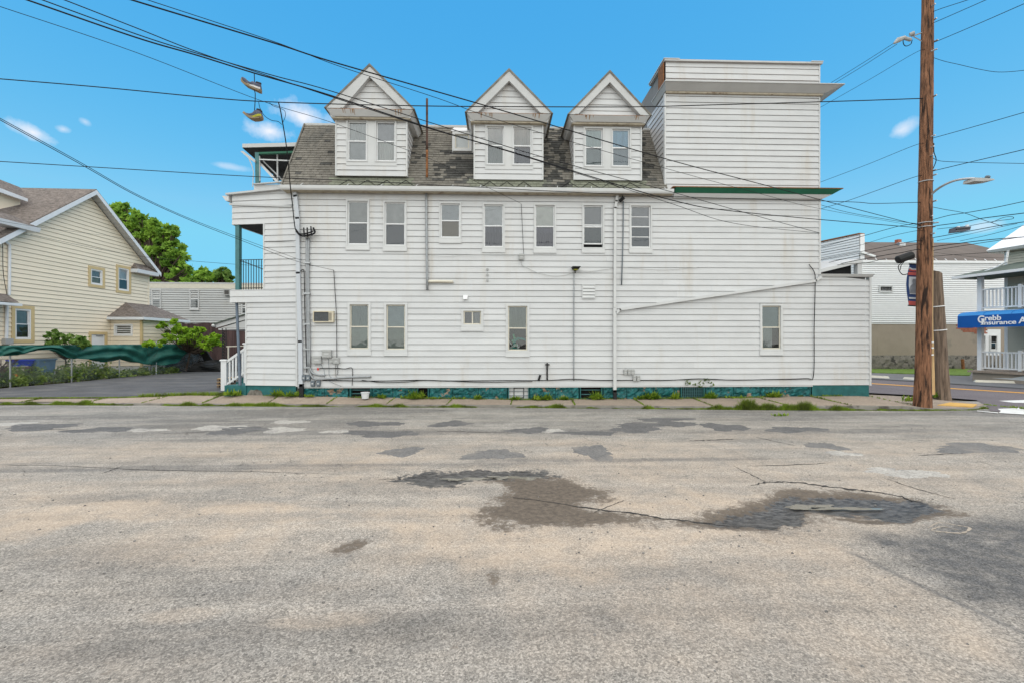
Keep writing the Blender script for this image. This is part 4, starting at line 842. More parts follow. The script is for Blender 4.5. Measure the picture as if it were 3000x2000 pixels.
found = O('foundation', MB().prism([(uL, W+.35, -.1), (uX-.2, W+.35, -.1), (uX-fx, W+7.5, -.1), (uL, W+7.5, -.1)], (0, 0, zS+.05)), M_DARK, house)
for a, b in ((884, 950), (950, 1020), (1090, 1150), (1150, 1219), (1258, 1325), (1325, 1402), (1402, 1486), (1553, 1628), (1628, 1696), (1768, 1836), (1836, 1915), (1915, 1992), (2068, 2150), (2150, 2228), (2228, 2304), (2304, 2378)): rock(a, b)
rock(2378, 2546, M_TEAL, .0, .004, name='rendered_base')
O('base_lintel', MB().fbox(W0, uL, W0.u(2378), -.3, -.05, zS-.012, zS+.05), M_DARK, house)
def bwin(px0, px1, kind):
    u0, u1 = W0.u(px0), W0.u(px1); z0 = zg((u0+u1)/2)-.02; z1 = zS-.02
    o = O('basement_window', ringbox(MB(), W0, u0, u1, z0, z1, .035, -.2, -.01), M_TEAL, house)
    O('recess', MB().fbox(W0, u0+.01, u1-.01, -.30, -.26, z0, z1), M_DARK if kind != 'board' else M_TRIM, o)
    if kind == 'bars':
        for k in (.35, .68): O('bar', MB().fbox(W0, u0+.03, u1-.03, -.12, -.095, z0+(z1-z0)*k, z0+(z1-z0)*k+.025), M_TEALP, o)
    if kind == 'board':
        O('board', MB().fbox(W0, u0+.036, u1-.036, -.14, -.10, z0+.03, z1-.03), M_TRIM, o); O('frame', ringbox(MB(), W0, u0+.2, u1-.18, z0+.06, z1-.05, .022, -.099, -.07), M_BLACK, o)
        for k in (.3, .62): O('bar', MB().fbox(W0, u0+.03, u1-.03, -.068, -.055, z0+(z1-z0)*k, z0+(z1-z0)*k+.018), M_BOXD, o)
    if kind == 'grid':
        g = MB()
        for k in range(13): u = u0+.04+(u1-u0-.08)*k/12; g.fbox(W0, u-.006, u+.006, -.04, -.028, z0+.03, z1-.03)
        for k in range(8): z = z0+.04+(z1-z0-.08)*k/7; g.fbox(W0, u0+.03, u1-.03, -.054, -.041, z-.006, z+.006)
        O('grille', g, M_TEALP, o)
for q in ((1024, 1088, 'bars'), (1221, 1256, 'dark'), (1488, 1551, 'board'), (1699, 1765, 'bars'), (1995, 2066, 'grid')): bwin(*q)
# downspouts and pipes on the wall
def dspout(pts, w, mat, name='downspout', n=.09, parent=house, F=W0):
    mb = MB(); q = [(F.px(a, b, n)) for a, b in pts]
    for i in range(len(q)-1):
        (a, z0), (b, z1) = q[i], q[i+1]; L = math.hypot(b-a, z1-z0); du, dz = (b-a)/L, (z1-z0)/L; pu, pz = -dz*w/2, du*w/2; du, dz = du*w*.25, dz*w*.25
        f = [(a+pu-du, z0+pz-dz), (a-pu-du, z0-pz-dz), (b-pu+du, z1-pz+dz), (b+pu+du, z1+pz+dz)]
        mb.prism([F.w(u, n+.035, z) for u, z in f], F.n*-.08)
    return O(name, mb, mat, parent)
dspout([(860, 552), (866, 575), (872, 640), (874, 800), (880, 1000), (882, 1128)], .125, M_DSP); dspout([(883, 1126), (884, 1164)], .13, M_BLACK, 'downspout_boot')
dspout([(1808, 572), (1806, 590), (1802, 610), (1801, 900)], .085, M_TRIM); dspout([(1801, 905), (1801, 1145)], .105, M_TRIM); dspout([(1801, 1143), (1802, 1172)], .115, M_BLACK, 'downspout_boot')
dspout([(1806, 916), (1816, 907), (2390, 823), (2404, 812)], .085, M_TRIM)
def pipe(pts, r, mat, name='conduit', n=.06, parent=house, F=W0, seg=6, smooth=4):
    q = [F.w(*((lambda uz: (uz[0], n, uz[1]))(F.px(a, b, n)))) for a, b in pts]; return O(name, MB().tube(bez(q, smooth), r, seg), mat, parent, smooth=True)
pipe([(1251, 290), (1251, 350), (1251, 440)], .040, M_PIPEB, 'vent_pipe', n=.1); pipe([(1251, 441), (1251, 480), (1251, 520)], .042, M_RUST, 'vent_pipe', n=.1); pipe([(1249, 566), (1250, 700), (1252, 850)], .04, M_GALV, 'vent_pipe', n=.08); pipe([(1255, 825), (1290, 825), (1328, 826)], .05, M_CREAMF, 'vent_elbow', n=.07)
for k, n in ((0, .07), (1, .07)):
    pipe([(899+6*k, 698), (899+4*k, 780), (902+4.5*k, 1000), (903+4.5*k, 1075)], .036, M_GALV, n=n)
pipe([(907, 1075), (915, 1090), (930, 1096), (952, 1098)], .036, M_GALV); pipe([(903, 1075), (912, 1100), (925, 1109), (960, 1108), (1020, 1104), (1087, 1102)], .034, M_GALV)
cl = MB()
for yy in (772, 861, 950, 1022, 1075): cl.fbox(W0, W0.u(895), W0.u(912), .03, .13, W0.px(900, yy+2)[1], W0.px(900, yy-2)[1])
O('pipe_clamp', cl, M_METAL, house)
pipe([(1826, 590), (1825, 700), (1821, 835)], .02, M_BOXD, n=.06); pipe([(1682, 795), (1681, 950), (1681, 1114)], .018, M_GALV); pipe([(1603, 1062), (1603, 1112)], .028, M_BLACK, 'standpipe'); pipe([(1578, 1112), (1583, 1097)], .04, M_BLACK, 'hose_bib')
O('hose_bib_handle', MB().fbox(W0, W0.u(1597), W0.u(1609), .02, .12, W0.px(1603, 1068)[1], W0.px(1603, 1065)[1]), M_BLACK, house)
# wall vent, little dryer hood and capped holes
vu0, vu1, vz0, vz1 = W0.u(1705), W0.u(1743), W0.px(1720, 876)[1], W0.px(1720, 834)[1]
vn = O('louvre_vent', ringbox(MB(), W0, vu0, vu1, vz0, vz1, .02, 0, .06), M_TRIM, house)
for k in range(4): z = vz0+.03+(vz1-vz0-.05)*k/4; O('slat', MB().frus(W0, (vu0+.02, vu1-.02, 0, .07, z), (vu0+.02, vu1-.02, 0, .035, z+(vz1-vz0)/5)), M_TRIM, vn)
O('dryer_hood', MB().frus(W0, (W0.u(1358), W0.u(1369), 0, .13, W0.px(1364, 878)[1]), (W0.u(1357), W0.u(1371), 0, .05, W0.px(1364, 866)[1])), M_WVINYL, house)
for yy in (790, 806, 822): u, z = W0.px(1428, yy); O('pipe_cap', MB().tube([W0.w(u, 0, z), W0.w(u, .07, z)], .04, 10), M_BOX, house)

# ---------------------------------------------------------------- rear wing with porches
A = W0.w(uL-.03, 0, 0)
RF = Fr((A.x, A.y), R(-8.7))
wing = MB(); wa = RF.u(776); wb = RF.u(724)
zW = lambda y, x=780: RF.px(x, y)[1]
wing.fbox(RF, wa, -.02, -6, -.1, zW(886), zW(575)); wing.fbox(RF, wb+.02, -.02, -3, -.1, .2, zW(886)); wg = O('rear_wing', wing, M_SHEATH, house)
uA, uB = RF.u(681), RF.u(676)
zt0, zt1 = RF.px(681, 573)[1], RF.px(868, 553)[1]
tops = lambda z: (uA if z < zt0 else uA+(z-zt0)/(zt1-zt0)*(0-uA), -.0)
zc = RF.px(760, 657)[1]; zd = RF.px(760, 848)[1]; ze = RF.px(760, 886)[1]; zbse = RF.px(800, 1128)[1]
siding(RF, wg, zc, PIT, 8, tops, M_SIDE, top=zt1-.02)
siding(RF, wg, zd, PIT, 40, lambda z: (wa, -.0), M_SIDE, top=zc-.008)
siding(RF, wg, ze, PIT, 3, lambda z: (uB, -.0), M_SIDE, top=zd-.012, n0=.02)
siding(RF, wg, zbse, PIT, 40, lambda z: (wb, -.0), M_SIDE, top=ze-.006)
O('corner_post', MB().fbox(RF, wa-.045, wa, -.4, .03, zd, zc), M_TRIM, wg); O('corner_post', MB().fbox(RF, wb-.045, wb, -.4, .03, zbse, ze), M_TRIM, wg)
O('porch_ceiling', MB().fbox(RF, uA, -.03, -3.2, -.03, zc+.012, zc+.10), M_ROOFD, wg); O('porch_side', MB().fbox(RF, uA-.02, uA+.04, -3.2, -.022, zc-.0, zt0-.1), M_TRIM, wg)
O('shed_roof', MB().hex([RF.w(uA-.15, .14, zt0-.02), RF.w(.0, .14, zt1-.02), RF.w(0, -6, zt1+.25), RF.w(uA-.15, -4, zt0+.15), RF.w(uA-.15, .14, zt0+.04), RF.w(.0, .14, zt1+.04), RF.w(0, -6, zt1+.31), RF.w(uA-.15, -4, zt0+.21)]), M_TRIMG, wg)
O('porch_floor', MB().fbox(RF, uB-.02, -.03, -3.2, -.02, ze+.0, zd-.02), M_TRIM, wg)
O('gutter_end', MB().frus(RF, (RF.u(668), RF.u(676), -3, .1, RF.px(670, 592)[1]), (RF.u(657), RF.u(676), -3, .1, RF.px(670, 577)[1])), M_TRIM, wg)
O('trim_strip', MB().prism([RF.w(*(lambda q: (q[0], .06, q[1]))(RF.px(a, b))) for a, b in ((676, 603), (856, 609), (856, 604), (676, 597))], RF.n*-.03), M_TRIMG, wg)
O('porch_post', MB().fbox(RF, RF.u(688), RF.u(699), -.16, -.02, zd, zc), M_TEALP, wg); O('porch_post', MB().fbox(RF, RF.u(688), RF.u(698), -2.9, -2.75, zd, zc), M_TEALP, wg)
rl = O('iron_railing', MB().fbox(RF, RF.u(700), RF.u(774), -.10, -.075, RF.px(740, 759)[1]-.02, RF.px(740, 759)[1]), M_IRON, wg)
O('rail', MB().fbox(RF, RF.u(700), RF.u(774), -.10, -.075, zd+.05, zd+.07), M_IRON, rl); O('brace', MB().prism([RF.w(*(lambda q: (q[0], -.07, q[1]))(RF.px(a, b))) for a, b in ((700, 764), (773, 792), (773, 789.5), (700, 761.5))], RF.n*-.02), M_IRON, rl)
for k in range(9): u = RF.u(708+k*7.6); O('baluster', MB().fbox(RF, u-.009, u+.009, -.096, -.078, zd, RF.px(740, 759)[1]), M_IRON, wg)
O('gate_post', MB().fbox(RF, RF.u(769), RF.u(773), -.13, -.09, zd, RF.px(771, 752)[1]), M_IRON, wg)
O('steel_post', MB().tube([RF.w(RF.u(687.5), -.1, ze), RF.w(RF.u(697.5), -.1, RF.px(697, 1128)[1])], .045, 10), M_BLUEG, wg)
# stoop
stp = MB(); zst = RF.px(690, 1128)[1]
stp.fbox(RF, RF.u(659), RF.u(722), -2.2, .02, -.05, zst); O('stoop', stp, M_TEAL, wg)
O('wing_base', MB().fbox(RF, RF.u(722)+.002, -.05, -2.5, -.015, -.05, zbse-.004), M_TEAL, wg)
vs = [RF.w(*(lambda q: (q[0], .012, q[1]))(RF.px(a, b))) for a, b in ((723, 1162), (727, 1150), (735, 1140), (742, 1142), (752, 1139), (765, 1144), (769, 1155), (771, 1163))]
O('bare_concrete', MB().prism(vs, RF.n*-.03), M_CURB, wg)
# broken third floor porch
T3 = Fr((A.x, W+1.6), 0.0)
q = lambda a, b, n=0: (lambda r: T3.w(r[0], n, r[1]))(T3.px(a, b, n))
tp3 = O('attic_porch_roof', MB().hex([q(711, 435), q(876, 431), q(876, 431)+Vector((0, 2.2, -.15)), q(711, 435)+Vector((0, 2.2, -.15)), q(711, 424), q(880, 418), q(880, 418)+Vector((0, 2.2, -.1)), q(711, 424)+Vector((0, 2.2, -.1))]), M_ROOFD, house)
O('roof_edge', MB().prism([q(710, 433, .03), q(878, 429, .03), q(878, 418, .03), q(710, 422, .03)], (0, .025, 0)), M_TRIMG, tp3)
O('attic_post', MB().prism([q(748, 537), q(759, 537), q(758, 447), q(747, 447)], (0, .12, 0)), M_TEALP, tp3); O('attic_beam', MB().prism([q(747, 452, -.005), q(880, 448, -.005), q(880, 442, -.005), q(747, 447, -.005)], (0, .11, 0)), M_GREEN, tp3)
O('attic_stud', MB().prism([q(811, 530, -.2), q(815, 530, -.2), q(814, 450, -.2), q(810, 450, -.2)], (0, .05, 0)), M_TRIMG, tp3); O('attic_rail', MB().prism([q(760, 469), q(880, 474), q(880, 471), q(760, 466)], (0, .05, 0)), M_TRIM, tp3)
O('attic_brace', MB().prism([q(756, 478, -.1), q(812, 538, -.1), q(822, 538, -.1), q(764, 478, -.1)], (0, .06, 0)), M_TRIM, tp3); O('attic_brace', MB().prism([q(770, 474, -.4), q(830, 534, -.4), q(832, 530, -.4), q(772, 471, -.4)], (0, .04, 0)), M_TRIMG, tp3)
O('attic_sill', MB().prism([q(741, 541), q(870, 531), q(870, 528), q(741, 538)], (0, .1, 0)), M_TRIMG, tp3); O('attic_stud', MB().prism([q(758, 532, -.02), q(762, 532, -.02), q(761, 458, -.02), q(758, 458, -.02)], (0, .05, 0)), M_TRIMG, tp3)
O('hanging_gutter', MB().prism([q(704, 444, .1), q(712, 443, .1), q(748, 470, .1), q(746, 477, .1), q(730, 466, .1)], (0, .08, 0)).tube([q(728, 462, .1), q(738, 485, .1), q(743, 505, .1), q(741, 535, .1), q(740, 548, .1)], .018, 5), M_TRIMG, tp3)
O('attic_floor', MB().prism([q(744, 562, -.1), q(895, 545, -.1), q(895, 540, -.1), q(744, 542, -.1)], (0, 2.2, 0)), M_TRIM, tp3)
O('attic_back_wall', MB().prism([q(800, 530, -1.9), q(900, 525, -1.9), q(900, 440, -1.9), q(800, 445, -1.9)], (0, .05, 0)), M_ROOFD, tp3)
# ---------------------------------------------------------------- fittings on the white house
def onW(a, b, n=.05, F=W0): u, z = F.px(a, b, n); return F.w(u, n, z)
# air conditioner through the wall
a0, a1, b0, b1 = acb
ac = E('air_conditioner', 'old cream through wall air conditioner with rusty corners left of ground floor windows', 'air conditioner', W0.w((a0+a1)/2, .0, b0))
O('casing', ringbox(MB(), W0, a0+.004, a1-.004, b0+.004, b1-.004, .03, -.09, .14), M_CREAMW, ac); O('side_panel', MB().fbox(W0, a1-.16, a1-.035, .0, .135, b0+.036, b1-.036), M_CREAMW, ac)
O('coil', MB().fbox(W0, a0+.036, a1-.162, 0, .11, b0+.036, b1-.036), M_COIL, ac)
lv = MB()
for k in range(14): z = b0+.045+(b1-b0-.09)*k/14; lv.fbox(W0, a0+.04, a1-.166, .111, .118, z, z+.006)
O('fin', lv, M_BOXD, ac, kind='stuff')
for k in range(5): O('vent_slot', MB().fbox(W0, a1-.15+.02*k, a1-.142+.02*k, .1355, .139, b0+.06, b1-.06), M_COIL, ac)
def ubox(name, label, x0, x1, y0, y1, mat, dp=.12, lid=True, cat='utility box', group=None):
    m = (x0+x1)/2; u0, u1 = W0.u(x0), W0.u(x1); z0, z1 = W0.px(m, y1)[1], W0.px(m, y0)[1]
    e = E(name, label, cat, W0.w((u0+u1)/2, 0.03, z0), group)
    O('case', MB().frus(W0, (u0+.01, u1-.01, .03, .03+dp*.9, z0), (u0, u1, .03, .03+dp, z0+.03)).fbox(W0, u0, u1, .03, .03+dp, z0+.031, z1), mat, e)
    if lid: O('lid', MB().frus(W0, (u0-.008, u1+.008, .03+dp*.75, .045+dp, z1-.05), (u0+.015, u1-.015, .03+dp*.75, .04+dp, z1+.012)), mat, e)
    O('label_plate', MB().fbox(W0, u0+(u1-u0)*.25, u1-(u1-u0)*.25, .0305+dp, .034+dp, z0+(z1-z0)*.4, z0+(z1-z0)*.6), M_TRIMG, e); return e
ubox('utility_box', 'upper of two rounded grey telephone boxes below air conditioner', 948, 974, 1024, 1047, M_BOX)
ubox('utility_box', 'lower left rounded grey telephone box beside the grey conduits', 920, 945, 1042, 1065, M_BOX)
ubox('utility_box', 'small grey cable junction box right of telephone boxes with wires below', 980, 996, 1047, 1065, M_BOX, .09)
ubox('utility_box', 'tiny plain grey box squeezed between telephone box and junction box', 967, 979, 1052, 1062, M_BOX, .05, False)
ubox('meter_box', 'dark metal box nearest the grey downspout just above the foundation', 889, 899, 1097, 1113, M_BOXD, .10, False); ubox('meter_box', 'dark metal box right beside the one at the downspout', 901, 912, 1097, 1113, M_BOXD, .10, False)
ubox('meter_box', 'dark socket box low on siding, left of the low pair', 914, 925, 1113, 1130, M_BOXD, .09, False); ubox('meter_box', 'dark socket box low on siding, right of the low pair', 931, 941, 1113, 1130, M_BOXD, .09, False)
ubox('wall_box', 'small grey box hanging on a cable between middle upper windows', 1519, 1535, 747, 763, M_BOX, .08)
for i, (x, lb) in enumerate(((1826, 'left'), (1837, 'middle'), (1847, 'right'))): ubox('gas_meter_box', 'small grey box, %s of the upper row of three near white downspout' % lb, x, x+9.5, 1081, 1096, M_BOX, .06)
for i, (x, lb) in enumerate(((1853, 'left'), (1864, 'right'))): ubox('gas_meter_box', 'small grey box, %s of the lower pair near white downspout' % lb, x, x+9, 1099, 1115, M_BOX, .06)
# flood light
fl = E('flood_light', 'small black flood light on conduit above the louvre vent', 'wall lamp', onW(1685, 795))
O('lamp_head', MB().frus(W0, (W0.u(1676), W0.u(1692), .05, .25, W0.px(1684, 792)[1]), (W0.u(1673), W0.u(1697), .03, .32, W0.px(1684, 785)[1])), M_BLACK, fl); O('lens', MB().fbox(W0, W0.u(1678), W0.u(1690), .07, .24, W0.px(1684, 793.5)[1], W0.px(1684, 792.2)[1]), M_SHOEY, fl); O('bracket', MB().fbox(W0, W0.u(1682), W0.u(1686), 0, .06, W0.px(1684, 800)[1], W0.px(1684, 793)[1]), M_BLACK, fl)
cmx = E('security_camera', 'small black camera under the gutter beside white downspout', 'camera', onW(1822, 585)); O('housing', MB().tube([onW(1816, 590, .12), onW(1827, 580, .25)], .06, 8), M_BLACK, cmx); O('mount', MB().tube([onW(1822, 584, .15), onW(1824, 572, .05)], .02, 6), M_BLACK, cmx)
wh = E('weatherhead', 'black cluster of service entrance heads atop grey conduits', 'cable fitting', onW(905, 690)); hb = MB()
for a, b in ((890, 668), (900, 668), (911, 664)): hb.tube([onW(a, b, .15), onW(a+1, b+18, .2), onW(a+2, b+26, .1)], .022, 6)
O('wire_tail', hb, M_CABLE, wh); O('cable_bundle', MB().tube(bez([onW(868, 680, .2), onW(880, 692, .25), new] if False else [onW(868, 678, .2), onW(882, 691, .25), onW(902, 690, .25), onW(922, 683, .2), onW(918, 668, .15)], 6), .03, 6).tube(bez([onW(866, 672, .2), onW(878, 686, .28), onW(900, 684, .28), onW(918, 678, .2)], 6), .025, 6), M_CABLE, wh); O('hood', MB().tube([onW(897, 697, .09), onW(899, 688, .12)], .05, 8).tube([onW(908, 697, .09), onW(906, 688, .12)], .05, 8), M_BOX, wh)
rt = E('red_tag', 'small red tag on wire under the telephone boxes', 'tag', onW(934, 1080)); O('tag', MB().fbox(W0, W0.u(932), W0.u(936), .06, .08, W0.px(934, 1083)[1], W0.px(934, 1076)[1]), M_RED, rt)
def wallwire(pts, label, r=.011, n=.06, mat=None): return O('wall_cable', MB().tube(bez([onW(a, b, n+random.uniform(0, .01)) for a, b in pts], 6), r, 5), mat or M_CABLE, label=label, cat='cable')
wallwire([(978, 792), (982, 860), (986, 930), (987, 1048)], 'thin dark cable dropping past the air conditioner to the junction box', .011)
wallwire([(880, 795), (890, 792), (892, 830), (893, 900), (896, 1000), (899, 1090)], 'black cable running down between grey downspout and conduits', .014)
wallwire([(936, 1077), (985, 1077), (1010, 1079), (1030, 1076), (1033, 1090), (1032, 1128)], 'black cable bending down left of the barred basement window', .011)
wallwire([(940, 1066), (950, 1085), (952, 1105), (975, 1120), (1000, 1130)], 'loose wire drooping from lower telephone box', .007, mat=M_BOXD); wallwire([(962, 1048), (964, 1080), (966, 1100), (985, 1113)], 'loose wire drooping from upper telephone box', .007, mat=M_BOXD); wallwire([(983, 1066), (984, 1090), (986, 1112)], 'thin green wire below the junction box', .007); wallwire([(988, 1066), (990, 1080), (989, 1097)], 'short stub wire below the junction box', .008)
wallwire([(945, 1112), (1000, 1113), (1090, 1115), (1180, 1113), (1240, 1112), (1330, 1115), (1480, 1113), (1570, 1113), (1620, 1112), (1680, 1109), (1760, 1113), (1870, 1112)], 'long black cable strung along the foot of the siding', .014)
wallwire([(1060, 1112), (1120, 1119), (1200, 1117), (1250, 1112), (1400, 1118), (1560, 1116)], 'second slack cable strung along the foot of the siding', .011)
wallwire([(1873, 1113), (1950, 1113), (2050, 1108), (2150, 1112), (2250, 1110), (2360, 1107), (2383, 1098), (2385, 960), (2388, 840), (2386, 800), (2370, 775)], 'black cable along the siding foot turning up at the annex', .013)
wallwire([(1527, 598), (1530, 660), (1534, 746)], 'thin cable from hook down to the little box between windows', .008); wallwire([(1527, 766), (1530, 778), (1540, 783), (1575, 800), (1620, 809), (1660, 806), (1690, 795), (1740, 795), (1800, 786)], 'slack grey wire looping to the flood light', .008, mat=M_BOX)
wallwire([(1830, 784), (1900, 790), (1960, 791), (2048, 784)], 'slack pale wire on the siding right of white downspout', .007, mat=M_BOX); wallwire([(1245, 747), (1310, 752), (1380, 747), (1510, 747)], 'faint pale wire under the second floor windows', .006, mat=M_BOX)
# heating cable zigzag over the gutter
for (x0, x1, k, lb) in ((990, 1215, 4, 'first'), (1410, 1560, 3, 'middle'), (1640, 1880, 4, 'third')):
    pts = []
    for i in range(2*k+1): pts.append(RP(W0.u(x0+(x1-x0)*i/(2*k), .18), .05 if i % 2 == 0 else .36, .035))
    O('heating_cable', MB().tube(pts, .010, 5), M_CABLE, label='zigzag roof heating cable below the %s dormer from the left' % lb, cat='cable')
# white tub on the pavement
tp_ = P(1067, 1166, 14.95); bz = zg(tp_.x)+.002
bk = E('bucket', 'white plastic tub in front of the barred basement window', 'bucket', (tp_.x, W-.28, bz)); c = (tp_.x, W-.28, bz)
O('tub', MB().lathe(c, [(.105, 0), (.135, .20), (.125, .20), (.098, .012)], 20), M_BUCK, bk, smooth=False); O('rim', MB().lathe(c, [(.137, .185), (.148, .19), (.148, .212), (.137, .214)], 20), M_BUCK, bk)

# ---------------------------------------------------------------- stairs at the rear porch
sd_ = 17.3; SF = Fr2(P(600, 1000, sd_), P(760, 1000, sd_+.05)); zg1_ = .2
su = lambda x: SF.u(x)
zz = lambda x, y: SF.px(x, y)[1]
sr = E('stair_railing', 'white vinyl stair railing beside the rear porch steps', 'railing', SF.w(su(655), 0, zg1_))
for x0, x1, y0 in ((647, 663, 1056), (714, 722, 1008)):
    nw = O('newel_post', MB().fbox(SF, su(x0), su(x1), -.12, .0, zg1_, zz(x0, y0)), M_WVINYL, sr); O('cap', MB().frus(SF, (su(x0)-.035, su(x1)+.035, -.155, .035, zz(x0, y0)), (su(x0)-.02, su(x1)+.02, -.14, .02, zz(x0, y0)+.05)), M_WVINYL, nw)
def bar4(F, pts, n, t): return MB().prism([F.w(*(lambda q: (q[0], n, q[1]))(F.px(a, b, n))) for a, b in pts], F.n*-t)
O('rail', bar4(SF, ((659, 1066), (716, 1026), (716, 1018), (659, 1058)), -.02, .07), M_WVINYL, sr); O('rail', bar4(SF, ((664, 1127), (716, 1093), (716, 1087), (664, 1121)), -.02, .07), M_WVINYL, sr)
for k in range(5): x = 668+k*9.5; O('baluster', MB().fbox(SF, su(x), su(x+5), -.08, -.04, zz(x, 1127-(x-664)*.63), zz(x, 1060-(x-659)*.67)), M_WVINYL, sr)
st = E('porch_steps', 'teal painted steps climbing to the rear porch', 'steps', SF.w(su(690), -.6, zg1_))
for k in range(4): O('step', MB().fbox(SF, su(668)+.22*k, su(668)+.22*(k+1)-.002 if k < 3 else su(760), -1.3, -.13, .1, zg1_+.16*(k+1)), M_TEAL, st)
# ---------------------------------------------------------------- cream house at the left
G = Fr2(P(-271, 1000, 17.5), P(433.6, 1000, 30.0)); Lw = G.u(433.6)
ch = E('cream_house', 'cream sided gabled house with brown shingle roof left of the driveway', 'building', G.w(Lw*.6, 0, .1))
upk, zpk = G.px(283, 555, .45); ure, zre = G.px(472, 798, .45); slp = (zpk-zre)/(ure-upk); ule = 2*upk-ure
zwall = lambda u: zpk-.28-slp*abs(u-upk)
zev = zwall(Lw)
gb = MB().prism([G.w(-1, -.1, 0), G.w(Lw-.02, -.1, 0), G.w(Lw-.02, -.1, zev-.02), G.w(upk, -.1, zpk-.32), G.w(-1, -.1, zwall(-1)-.05)], G.n*-9.5); cw = O('wall', gb, M_SHEATH, ch)
def cwin(a, b, ytl, ybl): u0, z1 = G.px(a, ytl); _, z0 = G.px(a, ybl); return (u0, G.u(b), z0, z1)
cws = [cwin(257.6, 306, 777.6, 840), cwin(339, 382.6, 774.6, 857), cwin(32, 99, 893, 1004)]; cdr = cwin(259, 313, 971, 1093)
bx0 = G.u(325); bay = (bx0, Lw-.05, .0, G.px(325, 936)[1])
pitc = .213
siding(G, cw, .62, pitc, 60, lambda z: ((0.0 if z < zwall(0) else upk-(zpk-.28-z)/slp), (Lw if z < zev else upk+(zpk-.28-z)/slp)), M_CREAM, cws+[cdr, bay], seg=30, top=zpk-.33, lip=.03, gap=.014)
O('corner_post', MB().fbox(G, Lw-.0, Lw+.1, -.2, .035, .6, zev), M_CREAM, cw); O('foundation', MB().fbox(G, -1, Lw, -.2, .0, -.1, .60), M_TRIM, ch)
for i, q_ in enumerate(cws):
    cs_ = [(('curtain', (.35, .36, .36)), ('curtain', (.45, .38, .22))), (('curtain', (.75, .75, .75)), ('cloth', (.08, .09, .09))), (('cloth', (.32, .34, .34)), ('cloth', (.12, .12, .13)))][i]
    c_ = .16; O('window_surround', ringbox(MB(), G, q_[0], q_[1], q_[2], q_[3], c_, -.05, .05), M_TAN, ch); window(G, ch, q_[0]+c_, q_[1]-c_, q_[2]+c_, q_[3]-c_, up=cs_[0], lo=cs_[1], apron=0, c=.07, proud=.03, fm=M_WVINYL, cm=M_WVINYL)
O('door_surround', ringbox(MB(), G, cdr[0], cdr[1], cdr[2], cdr[3], .16, -.05, .05, .02), M_TAN, ch); dr = O('door', MB().fbox(G, cdr[0]+.16, cdr[1]-.16, -.04, .0, cdr[2]+.03, cdr[3]-.16), M_GUTT, ch); O('door_closer', MB().fbox(G, cdr[0]+.5, cdr[1]-.3, .0, .04, cdr[3]-.26, cdr[3]-.23), M_BLACK, dr)
# roof with rakes
for s, ue in ((1, ure), (-1, ule)):
    zo = zpk-slp*abs(ue-upk); p = [G.w(upk, .45, zpk), G.w(ue, .45, zo), G.w(ue, .45, zo-.05), G.w(upk, .45, zpk-.05)]
    O('roof_slope', MB().prism(p if s > 0 else p[::-1], G.n*-10.5), M_CROOF, ch)
    p = [G.w(upk, .47, zpk-.055), G.w(ue, .47, zo-.055), G.w(ue, .47, zo-.30), G.w(upk, .47, zpk-.30)]; O('rake_board', MB().prism(p if s > 0 else p[::-1], G.n*-.03), M_GUTT, ch)
    p = [G.w(upk, .43, zpk-.2), G.w(ue, .43, zo-.2), G.w(ue, .43, zo-.23), G.w(upk, .43, zpk-.23)]; so_ = O('rake_soffit', MB().prism(p if s > 0 else p[::-1], G.n*-.42), M_TRIM, ch)
    sg = MB()
    for k in range(26):
        t = (k+.5)/26; u = upk+(ue-upk)*t; z = zpk+(zo-zpk)*t-.232; sg.fbox(G, u-.012, u+.012, .02, .42, z-.012, z)
    O('soffit_groove', sg, M_TRIMG, so_, kind='stuff')
# pent returns at both eaves
u0_, z0_ = G.px(395, 800, .3); O('pent_return', MB().frus(G, (u0_, Lw+.35, -.1, .45, zre-.32), (u0_, Lw+.35, -.1, .48, zre-.10)), M_GUTT, ch); O('pent_roof', MB().frus(G, (u0_, Lw+.35, -.1, .46, zre-.098), (u0_+.35, Lw+.35, -.1, .03, zre+.32)), M_CROOF, ch)
u1_, z1_ = G.px(97, 681, .3); O('pent_return', MB().frus(G, (-1, u1_, -.1, .6, z1_-.02), (-1, u1_+.02, -.1, .65, z1_+.20)), M_GUTT, ch); O('pent_roof', MB().frus(G, (-1, u1_, -.1, .62, z1_+.202), (-1, u1_-.6, -.1, .03, z1_+.62)), M_CROOF, ch)
# cross roof at the upper left
g3 = lambda a, b, n: (lambda r: G.w(r[0], n, r[1]))(G.px(a, b, n))
cr = MB().add([g3(-120, 505, -1.3), g3(82, 583, -1.3), g3(58, 549, -2.6), g3(-120, 480, -2.6)], [(0, 1, 2, 3)]); O('cross_roof', cr, M_CROOF, ch)
O('cross_fascia', MB().prism([g3(-120, 522, -1.28), g3(82, 592, -1.28), g3(82, 583, -1.28), g3(-120, 505, -1.28)], G.n*-.1), M_GUTT, ch); O('cross_wall', MB().prism([g3(-120, 640, -1.6), g3(60, 600, -1.6), g3(60, 585, -1.6), g3(-120, 520, -1.6)], G.n*-.1), M_CREAM, ch)
